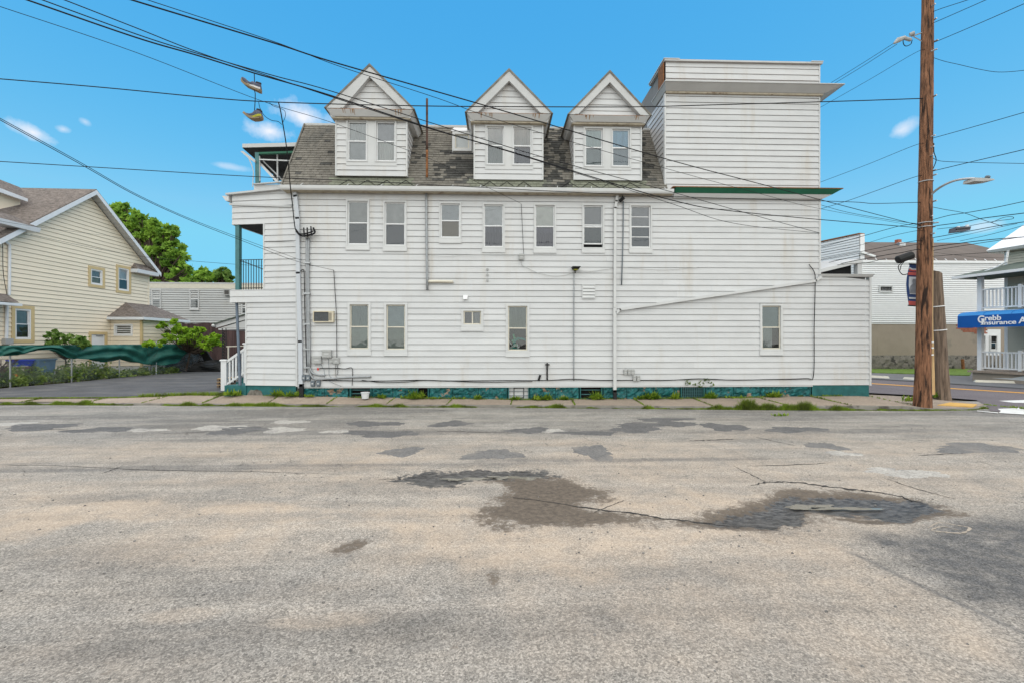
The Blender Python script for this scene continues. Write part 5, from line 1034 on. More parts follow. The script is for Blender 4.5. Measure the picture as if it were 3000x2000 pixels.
# downspouts and little porch roof at the left edge
def gpipe(pts, r, mat, name, n=.08): return O(name, MB().tube(bez([g3(a, b, n) for a, b in pts], 5), r, 8), mat, ch)
gpipe([(-20, 690), (5, 703), (25, 716), (28, 730), (28, 800), (27, 865)], .055, M_GUTT, 'downspout'); gpipe([(20, 888), (20, 940), (19, 1000)], .06, M_GUTT, 'downspout'); gpipe([(2, 680), (8, 720), (10, 800), (22, 870)], .012, M_CABLE, 'wall_wire', .1)
O('porch_roof', MB().frus(G, (-1, G.u(48, .6), -.1, .75, G.px(30, 886, .6)[1]), (-1, G.u(35, .3), -.1, .05, G.px(30, 868, .3)[1]+.1)), M_CROOF, ch); O('porch_gutter', MB().fbox(G, -1, G.u(56, .7), .55, .85, G.px(30, 893, .7)[1]-.04, G.px(30, 888, .7)[1]), M_GUTT, ch)
O('meter_box', MB().fbox(G, G.u(3), G.u(27), .03, .2, G.px(12, 1008)[1], G.px(12, 991)[1]), M_BOX, ch)
# bump-out with hipped roof
jut = 1.75; ub0 = bx0; ub1 = Lw+.6; zb_ = G.px(408, 937, jut)[1]
bo = O('bump_out', MB().fbox(G, ub0+.05, ub1, -.1, jut-.1, 0, zb_), M_SHEATH, ch)
BF1 = Fr((G.w(ub0, 0, 0).x, G.w(ub0, 0, 0).y), G.a-R(90))     # faces the street
bf1w = (BF1.u(335), BF1.u(390), BF1.px(360, 984)[1], BF1.px(360, 949)[1])
siding(BF1, bo, .62, pitc, 20, lambda z: (0, jut), M_CREAM, [bf1w], top=zb_, lip=.03, gap=.014)
BF2 = Fr((G.w(0, jut, 0).x, G.w(0, jut, 0).y), G.a)
siding(BF2, bo, .62, pitc, 20, lambda z: (ub0, ub1), M_CREAM, top=zb_, lip=.03, gap=.014)
O('corner_post', MB().fbox(G, ub0-.04, ub0+.08, jut-.08, jut+.04, .55, zb_), M_TAN, bo); O('foundation', MB().fbox(G, ub0, ub1, -.1, jut, -.1, .6), M_TRIM, bo)
window(BF1, ch, *bf1w, up=('cloth', (.15, .15, .15)), lo=None, apron=0, c=.10, split=.5, extra_bar=True, fm=M_WVINYL, cm=M_WVINYL)
O('bump_roof', MB().add([G.w(ub0-.3, -.02, zb_+.16), G.w(ub0-.3, jut+.32, zb_+.16), G.w(ub1+.3, jut+.32, zb_+.16), G.w(ub1+.3, -.02, zb_+.16), G.w(ub0+1.15, -.02, zb_+1.15), G.w(ub1-.3, -.02, zb_+1.15)], [(0, 1, 4), (1, 2, 5, 4), (2, 3, 5)]), M_CROOF, ch)
O('bump_gutter', MB().fbox(G, ub0-.33, ub1+.33, -.1, jut+.35, zb_, zb_+.155), M_GUTT, ch)

# ---------------------------------------------------------------- rear white building, brown fence, canopy
B = Fr2(P(300, 1000, 40.0), P(760, 1000, 41.0)); bu0, bu1 = B.u(330), B.u(900); bz0, bz1 = B.px(560, 947)[1], B.px(560, 832)[1]
rb = E('rear_building', 'flat roofed pale two storey building behind the brown fence', 'building', B.w(B.u(560), 0, .1))
O('wall', MB().fbox(B, bu0, bu1, -9, -.01, 0, bz1), M_RSIDE, rb); O('lap_siding', lapmesh(B, bu0, bu1, bz0-.2, bz1-.0, .205, .09, gf=.30), M_RSIDE, rb, kind='stuff')
O('frieze', MB().fbox(B, bu0, bu1, -.01, .10, bz1-.42, bz1), M_CREAMF, rb); O('roof_edge', MB().fbox(B, bu0-.1, bu1+.1, -9, .12, bz1, bz1+.12), M_TRIMG, rb)
for (a, b, c, d) in ((447, 474, 849, 908), (558, 585, 849, 909), (709, 735, 885, 925)): window(B, rb, B.u(a), B.u(b), B.px(a, d)[1], B.px(a, c)[1], up=('cloth', (.42, .43, .30)), lo=('cloth', (.24, .23, .20)), apron=.1, n0=.11, depth=.05)
acr = E('window_unit', 'small window air conditioner on the rear pale building', 'air conditioner', B.w(B.u(668), 0, bz1-1.2)); O('casing', MB().fbox(B, B.u(661), B.u(680), .0, .35, B.px(670, 867)[1], B.px(670, 849)[1]), M_BOX, acr); O('grille', MB().fbox(B, B.u(664), B.u(677), .351, .36, B.px(670, 864)[1], B.px(670, 852)[1]), M_COIL, acr)
BFn = Fr2(P(480, 1000, 35.5), P(740, 1000, 35.8)); bf = E('brown_board_fence', 'tall brown vertical board fence closing the end of the driveway', 'fence', BFn.w(BFn.u(610), 0, .15))
fu = BFn.u(500)
while fu < BFn.u(760):
    O('board', MB().fbox(BFn, fu, fu+.205, -.03, random.uniform(-.004, .012), .1, BFn.px(600, 947)[1]+random.uniform(-.03, .03)), M_BROWNF, bf); fu += .212
O('rail', MB().fbox(BFn, BFn.u(500), BFn.u(760), -.10, -.032, 2.6, 2.75).fbox(BFn, BFn.u(500), BFn.u(760), -.10, -.032, .6, .75), M_BROWNF, bf)
CF = Fr2(P(600, 1000, 24.0), P(760, 1000, 24.2)); cp_ = E('porch_canopy', 'white gabled porch canopy on a wrought iron post behind the rear wing', 'porch', CF.w(CF.u(656), 0, .2))
cq = lambda a, b, n=0: (lambda r: CF.w(r[0], n, r[1]))(CF.px(a, b, n))
O('fascia', MB().prism([cq(632, 961), cq(742, 930), cq(742, 915), cq(630, 949)], (0, .04, 0)), M_TRIM, cp_); O('canopy_roof', MB().prism([cq(622, 951, .1), cq(745, 914, .1), cq(745, 911, .1), cq(622, 948, .1)], (0, 3, 0)), M_GROOF, cp_); O('tympanum', MB().prism([cq(645, 961, -.05), cq(742, 961, -.05), cq(742, 932, -.05)], (0, .04, 0)), M_RSIDE, cp_); O('soffit', MB().prism([cq(640, 967, -.02), cq(742, 964, -.02), cq(742, 962, -.02), cq(640, 962, -.02)], (0, 3, 0)), M_TRIM, cp_)
O('gutter_end', MB().tube([cq(622, 954, .1), cq(629, 954, .1)], .07, 8), M_TRIM, cp_)
ip = MB(); 
for x in (650, 661): ip.prism([cq(x, 1052), cq(x+2, 1052), cq(x+2, 962), cq(x, 962)], (0, .03, 0))
O('iron_post', ip, M_IRON, cp_)
scr = MB()
for k in range(9): scr.tube(bez([cq(652, 968+k*9, .0), cq(659, 971+k*9, .0), cq(653, 975+k*9, .0), cq(660, 977+k*9)], 4), .02, 4)
O('scroll', scr, M_IRON, cp_); O('hand_rail', MB().prism([cq(663, 1016), cq(722, 1014), cq(722, 1012), cq(663, 1013)], (0, .06, 0)), M_CREAMF, cp_); O('rail_post', MB().prism([cq(667, 1050), cq(670, 1050), cq(670, 1014), cq(667, 1014)], (0, .05, 0)), M_CREAMF, cp_)
pl = E('wood_pallet', 'stacked weathered wood pallets beside the stair railing', 'pallet', P(643, 1108, 18.4))
PF = Fr2(P(630, 1000, 18.4), P(700, 1000, 18.5)); 
for k in range(3):
    z = .2+k*.13; O('deck', MB().fbox(PF, PF.u(635), PF.u(665), -.9, 0, z+.09, z+.11), M_LATH, pl)
    for j in (0, .4, .8): O('block', MB().fbox(PF, PF.u(635)+j*.3, PF.u(635)+j*.3+.08, -.9, -.01, z, z+.089), M_POLEO, pl)
# ---------------------------------------------------------------- chain-link fence with tarp, yard things
fa, fb = GZ(30, 1131, .18), GZ(600, 1084, .18); FF = Fr2(fa, fb); Lf = FF.u(560)
cf = E('chain_link_fence', 'chain link fence along the driveway with thin grey posts', 'fence', FF.w(4, 0, .15))
ftop = FF.px(200, 1012)[1]
for x in (-150, 30, 210, 350, 458): u = FF.u(x); po = O('post', MB().tube([FF.w(u, 0, .05), FF.w(u, 0, ftop+(.0 if x != 458 else .15))], .032, 8), M_METAL, cf); O('cap', MB().lathe(FF.w(u, 0, ftop+(.0 if x != 458 else .15)), [(.04, -.01), (.04, .03), (.015, .05)], 8), M_METAL, po)
O('top_rail', MB().tube([FF.w(FF.u(-200), 0, ftop), FF.w(Lf, 0, ftop+.02)], .022, 7), M_METAL, cf)
cm_ = MB(); u = FF.u(-200)
while u < Lf:
    for s in (1, -1):
        a, b = (u, u+1.5) if s > 0 else (u+1.5, u); b = b; cm_.add([FF.w(a, .0, .2), FF.w(a+.006, 0, .2), FF.w(b+.006, 0, ftop), FF.w(b, 0, ftop)], [(0, 1, 2, 3)])
    u += .085
O('chain_link', cm_, M_METAL, cf, kind='stuff')
# tarp swags
BT = [(-150, 1046), (0, 1042), (50, 1040), (75, 1034), (100, 1026), (140, 1024), (165, 1034), (185, 1046), (215, 1051), (228, 1049), (262, 1054), (300, 1060), (330, 1058), (352, 1052), (372, 1058), (410, 1064), (440, 1068), (470, 1069), (505, 1064), (530, 1052), (548, 1030), (556, 1018)]
nT, mT = 150, 22; vs = []; knots = [-150, 0, 66, 225, 425, 556]
for i in range(nT+1):
    x = -150+706*i/nT; u = FF.u(x); zb = FF.px(x, interp(x, BT))[1]+.07*(float(fbm(np.array(u*3.), np.array(.5), 12, 4))-.5)
    k = max(j for j in range(len(knots)-1) if knots[j] <= x+1e-6); t = (x-knots[k])/(knots[k+1]-knots[k]); sw_ = 4*t*(1-t)
    for j in range(mT+1):
        v = j/mT; z = ftop+.03-(ftop+.03-zb)*v-.05*sw_*v*(1-v)*4*.5
        n = .08+.085*math.sin(11.5*v+6.5*sw_+k*2.1)*(.3+sw_)*min(1, 3*v+.1)+.03*math.sin(u*7+v*5)+.10*sw_*math.sin(3.1*v)+.09*(float(fbm(np.array(u*2.2+v*1.5), np.array(v*5-sw_*2.5), 31, 4))-.5)
        vs.append(FF.w(u, n, z))
fs = [(i*(mT+1)+j, (i+1)*(mT+1)+j, (i+1)*(mT+1)+j+1, i*(mT+1)+j+1) for i in range(nT) for j in range(mT)]
tarp = O('green_tarp', MB().add(vs, fs), M_TARP, label='dark green tarp draped in swags over the chain link fence', cat='tarp', smooth=True)
sm_ = tarp.modifiers.new('t', 'SOLIDIFY'); sm_.thickness = .006
# dark tarp heap at the end
def heap(name, label, cat, px, py, d, rx, ry, h, mat, seed, squash=1.0):
    c = P(px, py, d); vs = []; n, m = 22, 9; rg = random.Random(seed)
    for j in range(m+1):
        ph = (j/m)*math.pi/2
        for i in range(n):
            t = 6.2832*i/n; k = 1+.22*math.sin(3*t+seed)+.14*math.sin(7*t+2*seed+j)+rg.uniform(-.05, .05); vs.append((c.x+rx*k*math.cos(t)*math.cos(ph)**.7, c.y+ry*k*math.sin(t)*math.cos(ph)**.7, .15+h*math.sin(ph)*(1+.15*math.sin(5*t+seed))))
    fs = [(j*n+i, j*n+(i+1) % n, (j+1)*n+(i+1) % n, (j+1)*n+i) for j in range(m) for i in range(n)]
    return O(name, MB().add(vs, fs), mat, label=label, cat=cat, smooth=False)
heap('tarp_heap', 'black tarp heap lying before the brown fence', 'tarp', 655, 1080, 29.5, 2.1, 1.0, .65, M_TARPB, 2); heap('tarp_heap', 'dark tarp bunched under the bright shrub at the fence end', 'tarp', 535, 1085, 29.6, 1.5, .7, 1.25, M_TARPB, 5)
hs_ = O('hung_tarp', MB().prism([P(a, b, 29.7) for a, b in ((545, 1012), (600, 1020), (618, 1048), (640, 1066), (600, 1064), (590, 1040), (566, 1034), (556, 1050), (540, 1045))], (0, .08, 0)), M_TARPB, label='black tarp hanging off the fence end over the yard gap', cat='tarp')
def bins(name, label, cat, x0, x1, y0, y1, n, mat, dp=.5, tap=.06, rim=True):
    u0, u1 = FF.u(x0, n), FF.u(x1, n); m = (x0+x1)/2; z0, z1 = FF.px(m, y1, n)[1], FF.px(m, y0, n)[1]
    e = E(name, label, cat, FF.w((u0+u1)/2, n, z0)); O('tub', MB().frus(FF, (u0+tap, u1-tap, n-dp+tap, n-tap, z0), (u0, u1, n-dp, n, z1)), mat, e)
    if rim: O('rim', MB().fbox(FF, u0-.03, u1+.03, n-dp-.03, n+.03, z1-.06, z1+.001), mat, e)
    O('inside', MB().fbox(FF, u0+.03, u1-.03, n-dp+.03, n-.03, z1+.0015, z1+.003), M_DARK, e); return e
bins('recycling_bin', 'bright blue recycling tub behind the chain link fence', 'bin', 50, 102, 1052, 1071, -.9, M_BIN); bx_ = E('table', 'rough stand under the blue recycling tub', 'stand', FF.w(FF.u(75, -.9), -1.1, .1)); O('top', MB().fbox(FF, FF.u(46, -.9), FF.u(105, -.9), -1.5, -.85, FF.px(75, 1075)[1]-.1, FF.px(75, 1074)[1]-.04), M_POLEO, bx_)
for k in (48, 100): O('leg', MB().fbox(FF, FF.u(k, -.9), FF.u(k+3, -.9), -1.4, -.95, .05, FF.px(75, 1075)[1]-.1), M_POLEO, bx_)
bins('plastic_barrel', 'faded pale blue plastic bin among weeds behind the fence', 'bin', 115, 165, 1050, 1112, -.7, M_BIN2, .6)
for x, lb, y in ((-20, 'upper brown planter box behind the fence at the left edge', 1082), (-14, 'lower brown planter box behind the fence at the left edge', 1098)): bins('planter_box', lb, 'planter', x, x+42, y, y+15, -.6, M_TERRA, .5, .02)
og = FF.px(44, 1102, -.3); O('orange_ball', MB().lathe(FF.w(og[0], -.3, og[1]), [(.03, -.11), (.09, -.07), (.11, 0), (.09, .07), (.03, .11)], 12), M_ORANGE, label='small orange plastic pumpkin among weeds by fence', cat='ornament', smooth=True)
O('low_wall', MB().prism([P(a, b, 29.0) for a, b in ((575, 1083), (602, 1083), (600, 1070), (577, 1070))], (0, .4, 0)), M_CURB, label='short concrete stub at the end of the driveway', cat='block')

# ---------------------------------------------------------------- plants
def tree(name, label, base, blobs, n, size, trunk_r, mat, seed, group=None, flat=.2, limbs=True, cat='tree'):
    e = E(name, label, cat, base, group); top = max(c[0][2] for c in blobs); b = Vector(base)
    tm = MB(); cen = sum((Vector(c[0]) for c in blobs), Vector())/len(blobs)
    tm.tube(bez([b, b.lerp(Vector((cen.x, cen.y, cen.z)), .5)+Vector((trunk_r, 0, 0)), cen], 5), [trunk_r*(1-.06*i) for i in range(11)], 8)
    if limbs:
        for c, r in blobs: tm.tube([b.lerp(cen, .55), (b.lerp(cen, .6)+Vector(c))/2+Vector((0, 0, -.2)), Vector(c)], [trunk_r*.5, trunk_r*.33, trunk_r*.12], 5)
    O('trunk', tm, M_BARK, e); O('crown', leafmesh('crown', leaves(blobs, n, size, flat, seed), mat), None, e); return e
def blobpx(lst, d): 
    out = []
    for (x, y, r, *dd) in lst:
        dd = d+(dd[0] if dd else 0); p = P(x, y, dd); rr = r*dd/FP; out.append(((p.x, p.y, p.z), (rr, rr, rr*.85)))
    return out
def sub(lst, k, seed, jit=.75, rr=.42):      # break big lobes into clumps
    rg = random.Random(seed); out = []
    for (x, y, r, *dd) in lst:
        for _ in range(k):
            t = rg.uniform(0, 6.28); q = r*jit*math.sqrt(rg.random()); out.append((x+q*math.cos(t), y+q*math.sin(t)*.9, r*rr*rg.uniform(.6, 1.25), (dd[0] if dd else 0)+rg.uniform(-1, 1)*1.6))
    return out
big = [(352, 622, 26), (372, 655, 30), (400, 650, 30), (425, 680, 32), (450, 668, 26), (400, 700, 40), (440, 720, 40), (480, 700, 30), (500, 680, 22), (505, 730, 30), (470, 760, 40), (520, 765, 30), (440, 790, 45), (490, 805, 40), (535, 800, 28), (400, 760, 40)]
tree('broad_tree', 'tall full green tree rising behind the cream house', tuple(P(440, 1050, 46)), blobpx(sub(big, 20, 3, 1.0, .34), 46), 62, .25, .35, M_LEAF, 11)
tree('small_tree', 'low green tree behind the flat roof, left of the pair', tuple(P(585, 1045, 58)), blobpx(sub([(570, 815, 22), (590, 800, 18), (610, 815, 18)], 18, 4, 1.0, .36), 58), 50, .27, .2, M_LEAF, 12); tree('small_tree', 'low green tree behind the flat roof, next to the porch post', tuple(P(650, 1045, 58)), blobpx(sub([(640, 812, 20), (655, 802, 17), (668, 815, 14)], 18, 5, 1.0, .36), 58), 50, .27, .2, M_LEAFB, 13)
br = [(505, 958, 26), (490, 985, 24), (520, 985, 26), (545, 985, 24), (570, 975, 18), (585, 965, 14), (560, 1000, 24), (590, 1005, 24), (615, 1000, 20), (630, 990, 16), (640, 1005, 12), (600, 1022, 16), (475, 955, 14), (535, 965, 14)]
tree('bright_shrub', 'bright yellow green shrub growing at the end of the fence', tuple(P(545, 1085, 28.4)), blobpx(sub(br, 9, 6, .9, .36), 28.2), 40, .12, .06, M_LEAFY, 14, flat=.5, cat='shrub')
tree('bright_shrub', 'small bright sprig poking above the tarp by the fence post', tuple(P(440, 1095, 26.5)), blobpx(sub([(428, 1008, 10), (445, 1007, 10), (470, 1012, 8)], 4, 7, .8, .6), 26.2), 30, .13, .02, M_LEAFY, 15, flat=.5, cat='shrub')
tree('leafy_shrub', 'pale leafy shrub growing before the cream wall behind the tarp', tuple(P(190, 1120, 22.9)), blobpx(sub([(165, 975, 14), (150, 990, 16), (180, 995, 20), (210, 990, 18), (235, 1000, 20), (255, 1005, 12), (190, 1010, 24), (150, 1008, 16), (225, 1012, 20), (140, 980, 8)], 6, 8, .85, .5), 22.9), 46, .09, .04, M_LEAFB, 16, flat=.4, cat='shrub')
ug = []; rg = random.Random(5)
for k in range(120):
    x = rg.uniform(-140, 520); yb = interp(x, [(-140, 1150), (30, 1131), (210, 1119), (350, 1105), (460, 1096), (600, 1084)]); n = rg.uniform(-1.1, -.05); hgt = rg.uniform(.12, .7)*(1.2 if x < 350 else .7)
    w_ = FF.w(FF.u(x), n, .15+hgt*.6); ug.append(((w_.x, w_.y, w_.z), (rg.uniform(.2, .45), rg.uniform(.2, .45), hgt*.7)))
O('undergrowth', leafmesh('undergrowth', leaves(ug, 190, .065, .3, 31), M_WEEDD), None, kind='stuff', label='tangled weeds along the chain link fence', cat='weeds')
# dark stems behind the fence
stm = MB()
for k in range(10): x = random.uniform(0, 50); p = FF.w(FF.u(x), -.5, .1); stm.tube(bez([p, p+Vector((random.uniform(-.3, .3), .2, .6)), p+Vector((random.uniform(-.6, .6), .3, 1.2))], 4), .018, 5)
O('bare_shrub', stm, M_BARK, label='bare dark stems behind the fence at the left edge', cat='shrub')

def weed(mb, c, n, ln, sp, rg, w=.02):
    c = Vector(c)
    for _ in range(n):
        t = rg.uniform(0, 6.28); el = rg.uniform(.25, 1.35); L = ln*rg.uniform(.5, 1.1); b = c+Vector((rg.uniform(-sp, sp), rg.uniform(-sp, sp)*.35, 0)); d = Vector((math.cos(t)*math.cos(el), math.sin(t)*math.cos(el), math.sin(el))); s = Vector((-math.sin(t), math.cos(t), 0))*w*rg.uniform(.6, 1.4)
        p1 = b+d*L*.5; p2 = b+d*L-Vector((0, 0, L*.28*math.cos(el)))
        mb.add([b-s*.3, b+s*.3, p1+s, p1-s, p2], [(0, 1, 2, 3), (3, 2, 4)])
        if rg.random() < .5: q = b+d*L*.35; s2 = (d.cross(UP)).normalized()*rg.choice((-1, 1))*L*.35; mb.add([q, q+s2*.5+Vector((0, 0, .02))+d*.02, q+s2, q+s2*.5-d*.03], [(0, 1, 2, 3)])
rg = random.Random(77)
def wz(x, y): return interp(x, bkz)
WEEDS = [(690, 1158, 40, .26, .25, 'dandelion clump at the foot of the teal stoop'), (818, 1152, 34, .3, .12, 'weed tuft before the painted base left of grey downspout'), (862, 1158, 40, .24, .22, 'weeds spreading round the foot of the grey downspout'), (910, 1163, 16, .14, .15, 'small weeds right of the black downspout boot'), (1120, 1160, 26, .22, .09, 'weed tuft right of the white tub'), (1222, 1158, 60, .34, .18, 'tall weed bunch by the broken basement opening'), (1195, 1168, 24, .16, .2, 'low weeds left of the broken basement opening'),
         (1400, 1172, 30, .2, .10, 'weed growing in the pavement joint below the small slider window'), (1508, 1168, 26, .18, .12, 'weeds before the boarded basement window'), (1590, 1168, 60, .26, .28, 'wide flowering weed patch right of the boarded basement window'), (1650, 1168, 22, .2, .12, 'weed beside the second barred basement window'), (1745, 1166, 60, .34, .14, 'bushy weed before the second barred basement window'), (1875, 1168, 24, .2, .10, 'small weed right of the white downspout'), (1908, 1164, 70, .34, .17, 'large leafy weed left of the basement grille'), (1974, 1160, 26, .3, .12, 'weed against the left jamb of the basement grille'), (2078, 1160, 44, .28, .15, 'leafy weed right of the basement grille'), (2262, 1158, 50, .3, .18, 'weed bunch below the lone right window'), (2150, 1166, 26, .14, .3, 'low weeds along the rock faced base'),
         (1272, 1168, 14, .12, .2, 'thin weeds along the base right of the broken opening'), (1345, 1170, 12, .12, .2, 'sparse weeds along the base near the pavement joint')]
for (x, y, n, ln, sp, lb) in WEEDS:
    u = W0.u(x); mb = MB(); yy = W-.10 if x > 880 else RF.w(RF.u(x), .08, 0).y; xx = u if x > 880 else RF.w(RF.u(x), .08, 0).x
    weed(mb, (xx, yy, wz(xx, 0)), int(n*2.6), ln*1.08, sp*1.1, rg); O('weed', mb, M_WEED, label=lb, cat='weed')
pw = [(2665, 1162, 40, .3, .2, 'weeds left of the utility pole foot', 14.6), (2742, 1165, 50, .3, .2, 'weeds at the foot of the old pole stub', 15.6)]
for (x, y, n, ln, sp, lb, d) in pw:
    p = P(x, y, d); mb = MB(); weed(mb, (p.x, p.y, .15), n, ln, sp, rg); O('weed', mb, M_WEED, label=lb, cat='weed')
# climbing vine over the grille
vm = MB()
for k in range(26): x = 2010+rg.uniform(0, 80); p = onW(x, rg.uniform(1112, 1136), .05); weed(vm, p, 2, .13, .04, rg, .03)
O('vine', vm, M_WEEDD, label='thin vine hanging over the basement grille', cat='vine')
# grass in the gutter line, in joints and along the house foot
gm_ = MB()
def gtuft(x, y, z, n, h, sp=.05):
    for _ in range(n):
        t = rg.uniform(0, 6.28); b = Vector((x+rg.uniform(-sp, sp), y+rg.uniform(-sp, sp)*.5, z)); hh = h*rg.uniform(.5, 1.2); s = Vector((math.cos(t), math.sin(t), 0))*.011; tip = b+Vector((rg.uniform(-.6, .6)*hh, rg.uniform(-.6, .6)*hh, hh)); gm_.add([b-s, b+s, tip], [(0, 1, 2)])
x = -22.0
while x < 15.2:
    dens = float(fbm(np.array(x*.55), np.array(3.1), 90, 3)); right = x > 4.5
    k = .35 if not right else .8
    if dens > .45 or (right and dens > .33):
        y = interp(x, cby); n = int(8+46*max(0, dens-.38)*(2.0 if right else 1.4)); hh = (.04+.14*max(0, dens-.42)*2)*(1.5 if right and x < 10.5 else 1)
        cl_ = float(fbm(np.array(x*2.6), np.array(5.5), 95, 3)); f_ = .25+3.2*max(0, cl_-.36); n = int(n*min(1.6, f_+.2)); hh *= f_
        gtuft(x, y-.015, 0, n, hh); gtuft(x, y-.05, 0, n//2, hh*.7, .09)
    x += .035
for jx_ in SLABS:
    y0, y1 = interp(jx_, cby)+.15, interp(jx_, bky)
    if abs(y1-y0) > 6: continue
    dd = rg.random(); t = 0.0
    while t < 1:
        if rg.random() < (.35+.6*dd): gtuft(jx_+.1*t, y0+(y1-y0)*t, interp(jx_, cbz)*(1-t)+interp(jx_, bkz)*t, 5, .05+.05*dd*(t > .6), .02)
        t += .025
x = -8.5
while x < 12:
    if float(fbm(np.array(x*1.1), np.array(8.2), 91, 3)) > .47: gtuft(x, W-.07, interp(x, bkz), 7, .07)
    x += .05
x = -22
while x < -9.3:
    y = interp(x, bky)
    if float(fbm(np.array(x*.8), np.array(1.2), 93, 3)) > .36: gtuft(x, y, interp(x, bkz)+.0, 10, .05+(.10 if x > -12.5 else 0), .06); gtuft(x, y+.06, interp(x, bkz), 5, .05+(.08 if x > -12.5 else 0), .06)
    x += .04
lg = MB()
O('kerb_grass', gm_, M_KERBG, kind='stuff', label='grass growing along the kerb and in pavement joints', cat='grass')
# flat weed on the road and litter
wp = GZ(2285, 1217); mb = MB(); weed(mb, (wp.x, wp.y, zroad(wp.x, wp.y)), 30, .12, .2, rg); O('weed', mb, M_WEED, label='flattened weed lying alone on the road surface', cat='weed')
# stones and grit scattered on the road
gr = MB()
for _ in range(1100):
    xx = rg.uniform(-9, 11); yy = 2.6+abs(rg.gauss(0, 3.2)); s = rg.choice((.003, .004, .004, .005, .006, .009))*(1+.06*yy)
    if yy > 12: continue
    z = zroad(xx, yy); gr.hex([(xx-s, yy-s*.7, z-.002), (xx+s, yy-s, z-.002), (xx+s*.8, yy+s, z-.002), (xx-s, yy+s*.8, z-.002), (xx-s*.6, yy-s*.5, z+s), (xx+s*.5, yy-s*.6, z+s*.9), (xx+s*.5, yy+s*.5, z+s), (xx-s*.5, yy+s*.6, z+s*.8)])
O('road_grit', gr, pm('grit_stone', (.16, .15, .14), .6, 25, .9), kind='stuff', label='small stones scattered on the road', cat='grit')
# ---------------------------------------------------------------- long white hall across the side street
FA = Fr2(P(2269, 1000, 40), P(2520, 1000, 33.0)); LH = Fr2(P(2520, 1000, 33.0), P(2960, 1000, 33.4))
hall = E('long_hall', 'long white sided hall with brown roof and buff stucco base across the side street', 'building', LH.w(2, 0, .1))
hz1 = LH.px(2700, 767)[1]; hz0 = LH.px(2700, 947)[1]; hzs = LH.px(2700, 1040)[1]; hu1 = LH.u(3060); fu1 = FA.u(2520); pz = FA.px(2505, 690)[1]
O('wall', MB().fbox(LH, .0, hu1, -11, -.012, 0, hz1), M_RSIDE, hall)
hls = (LH.u(2572), LH.u(2611), LH.px(2590, 857)[1], LH.px(2590, 838)[1])
O('lap_siding', lapmesh(LH, .0, hu1, hz0, hz1-.1, .15, .08, gf=.27), M_WVINYL, hall, kind='stuff'); O('sill_band', MB().fbox(LH, 0, hu1, -.01, .05, hz0-.07, hz0-.002), M_WVINYL, hall)
O('stucco_base', MB().fbox(LH, 0, hu1, -.01, .02, hzs, hz0-.072), M_BUFF, hall); O('stucco_patch', MB().fbox(LH, LH.u(2570), LH.u(2603), .021, .026, hzs-.2, LH.px(2590, 984)[1]), M_BUFF, hall)
vs = []; nu = 60
for j in range(5):
    for i in range(nu+1): vs.append(LH.w(hu1*i/nu, .03+(.10*random.random() if 0 < j < 4 else 0), -.05+(hzs-.002+.05)*j/4))
O('rubble_base', MB().add(vs, [(j*(nu+1)+i, j*(nu+1)+i+1, (j+1)*(nu+1)+i+1, (j+1)*(nu+1)+i) for j in range(4) for i in range(nu)]), M_RUBBLE, hall)
window(LH, hall, *hls, up=('cloth', (.12, .12, .12)), lo=None, apron=0, split=.99, c=.07, n0=.10, depth=.03)
O('gutter', MB().fbox(LH, 0, LH.u(2944), .0, .16, hz1-.12, hz1+.06), M_WVINYL, hall); O('roof_slope', MB().hex([LH.w(0.02, .1, hz1+.065), LH.w(hu1, .1, hz1+.065), LH.w(hu1, -5.5, hz1+.0), LH.w(.02, -5.5, hz1), LH.w(.02, .09, hz1+.09), LH.w(hu1, .09, hz1+.09), LH.w(hu1, -5.5, LH.px(2800, 712, -5.5)[1]), LH.w(.02, -5.5, LH.px(2800, 712, -5.5)[1])]), M_BROOF, hall)
hk = MB()
for k in range(16): u = .4+k*.75; hk.tube([LH.w(u, .12, hz1+.08), LH.w(u+.05, -.1, hz1+.22), LH.w(u+.2, -.15, hz1+.2)], .02, 4)
O('snow_guard', hk, M_WVINYL, hall, kind='stuff')
O('false_front', MB().hex([FA.w(-6, 0, 0), FA.w(fu1, 0, 0), FA.w(fu1, -.35, 0), FA.w(-6, -.35, 0), FA.w(-6, 0, pz+.15), FA.w(fu1, 0, pz), FA.w(fu1, -.35, pz), FA.w(-6, -.35, pz+.15)]), M_RSIDE, hall)
O('front_siding', lapmesh(FA, -6, fu1, 2.5, pz-.02, .19, .08, n0=.012, gf=.25), M_WVINYL, hall, kind='stuff'); O('front_coping', MB().hex([FA.w(-6, .12, pz+.16), FA.w(fu1+.03, .12, pz+.01), FA.w(fu1+.03, -.45, pz+.01), FA.w(-6, -.45, pz+.16), FA.w(-6, .1, pz+.26), FA.w(fu1, .1, pz+.09), FA.w(fu1, -.4, pz+.09), FA.w(-6, -.4, pz+.26)]), M_RUST, hall)
O('front_return', MB().fbox(LH, -.02, .30, -.1, .035, hz0, pz), M_WVINYL, hall); O('barge_board', MB().prism([LH.w(*(lambda r: (r[0], .2, r[1]))(LH.px(a, b, .2))) for a, b in ((2520, 740), (2566, 755), (2566, 749), (2520, 734))], LH.n*-.1), M_WVINYL, hall)
bm = MB(); rg2 = random.Random(9)
for r in range(9):
    for k in range(9):
        u = LH.u(2800)+k*.25+(r % 2)*.12; z = LH.px(2800, 950)[1]-.115-r*.115
        if r < 2+k*.75+rg2.uniform(-1, 1) and r < 6: bm.fbox(LH, u, u+.235, .021, .034+rg2.uniform(0, .008), z, z+.10)
O('bare_brick', bm, M_BRICK, hall, kind='stuff')
O('broken_pipe', MB().tube([LH.w(LH.u(2797), .6, .05), LH.w(LH.u(2795), .6, LH.px(2795, 1050)[1])], .09, 8), M_RUST, label='rusty pipe stub standing in the lawn before the hall', cat='pipe')
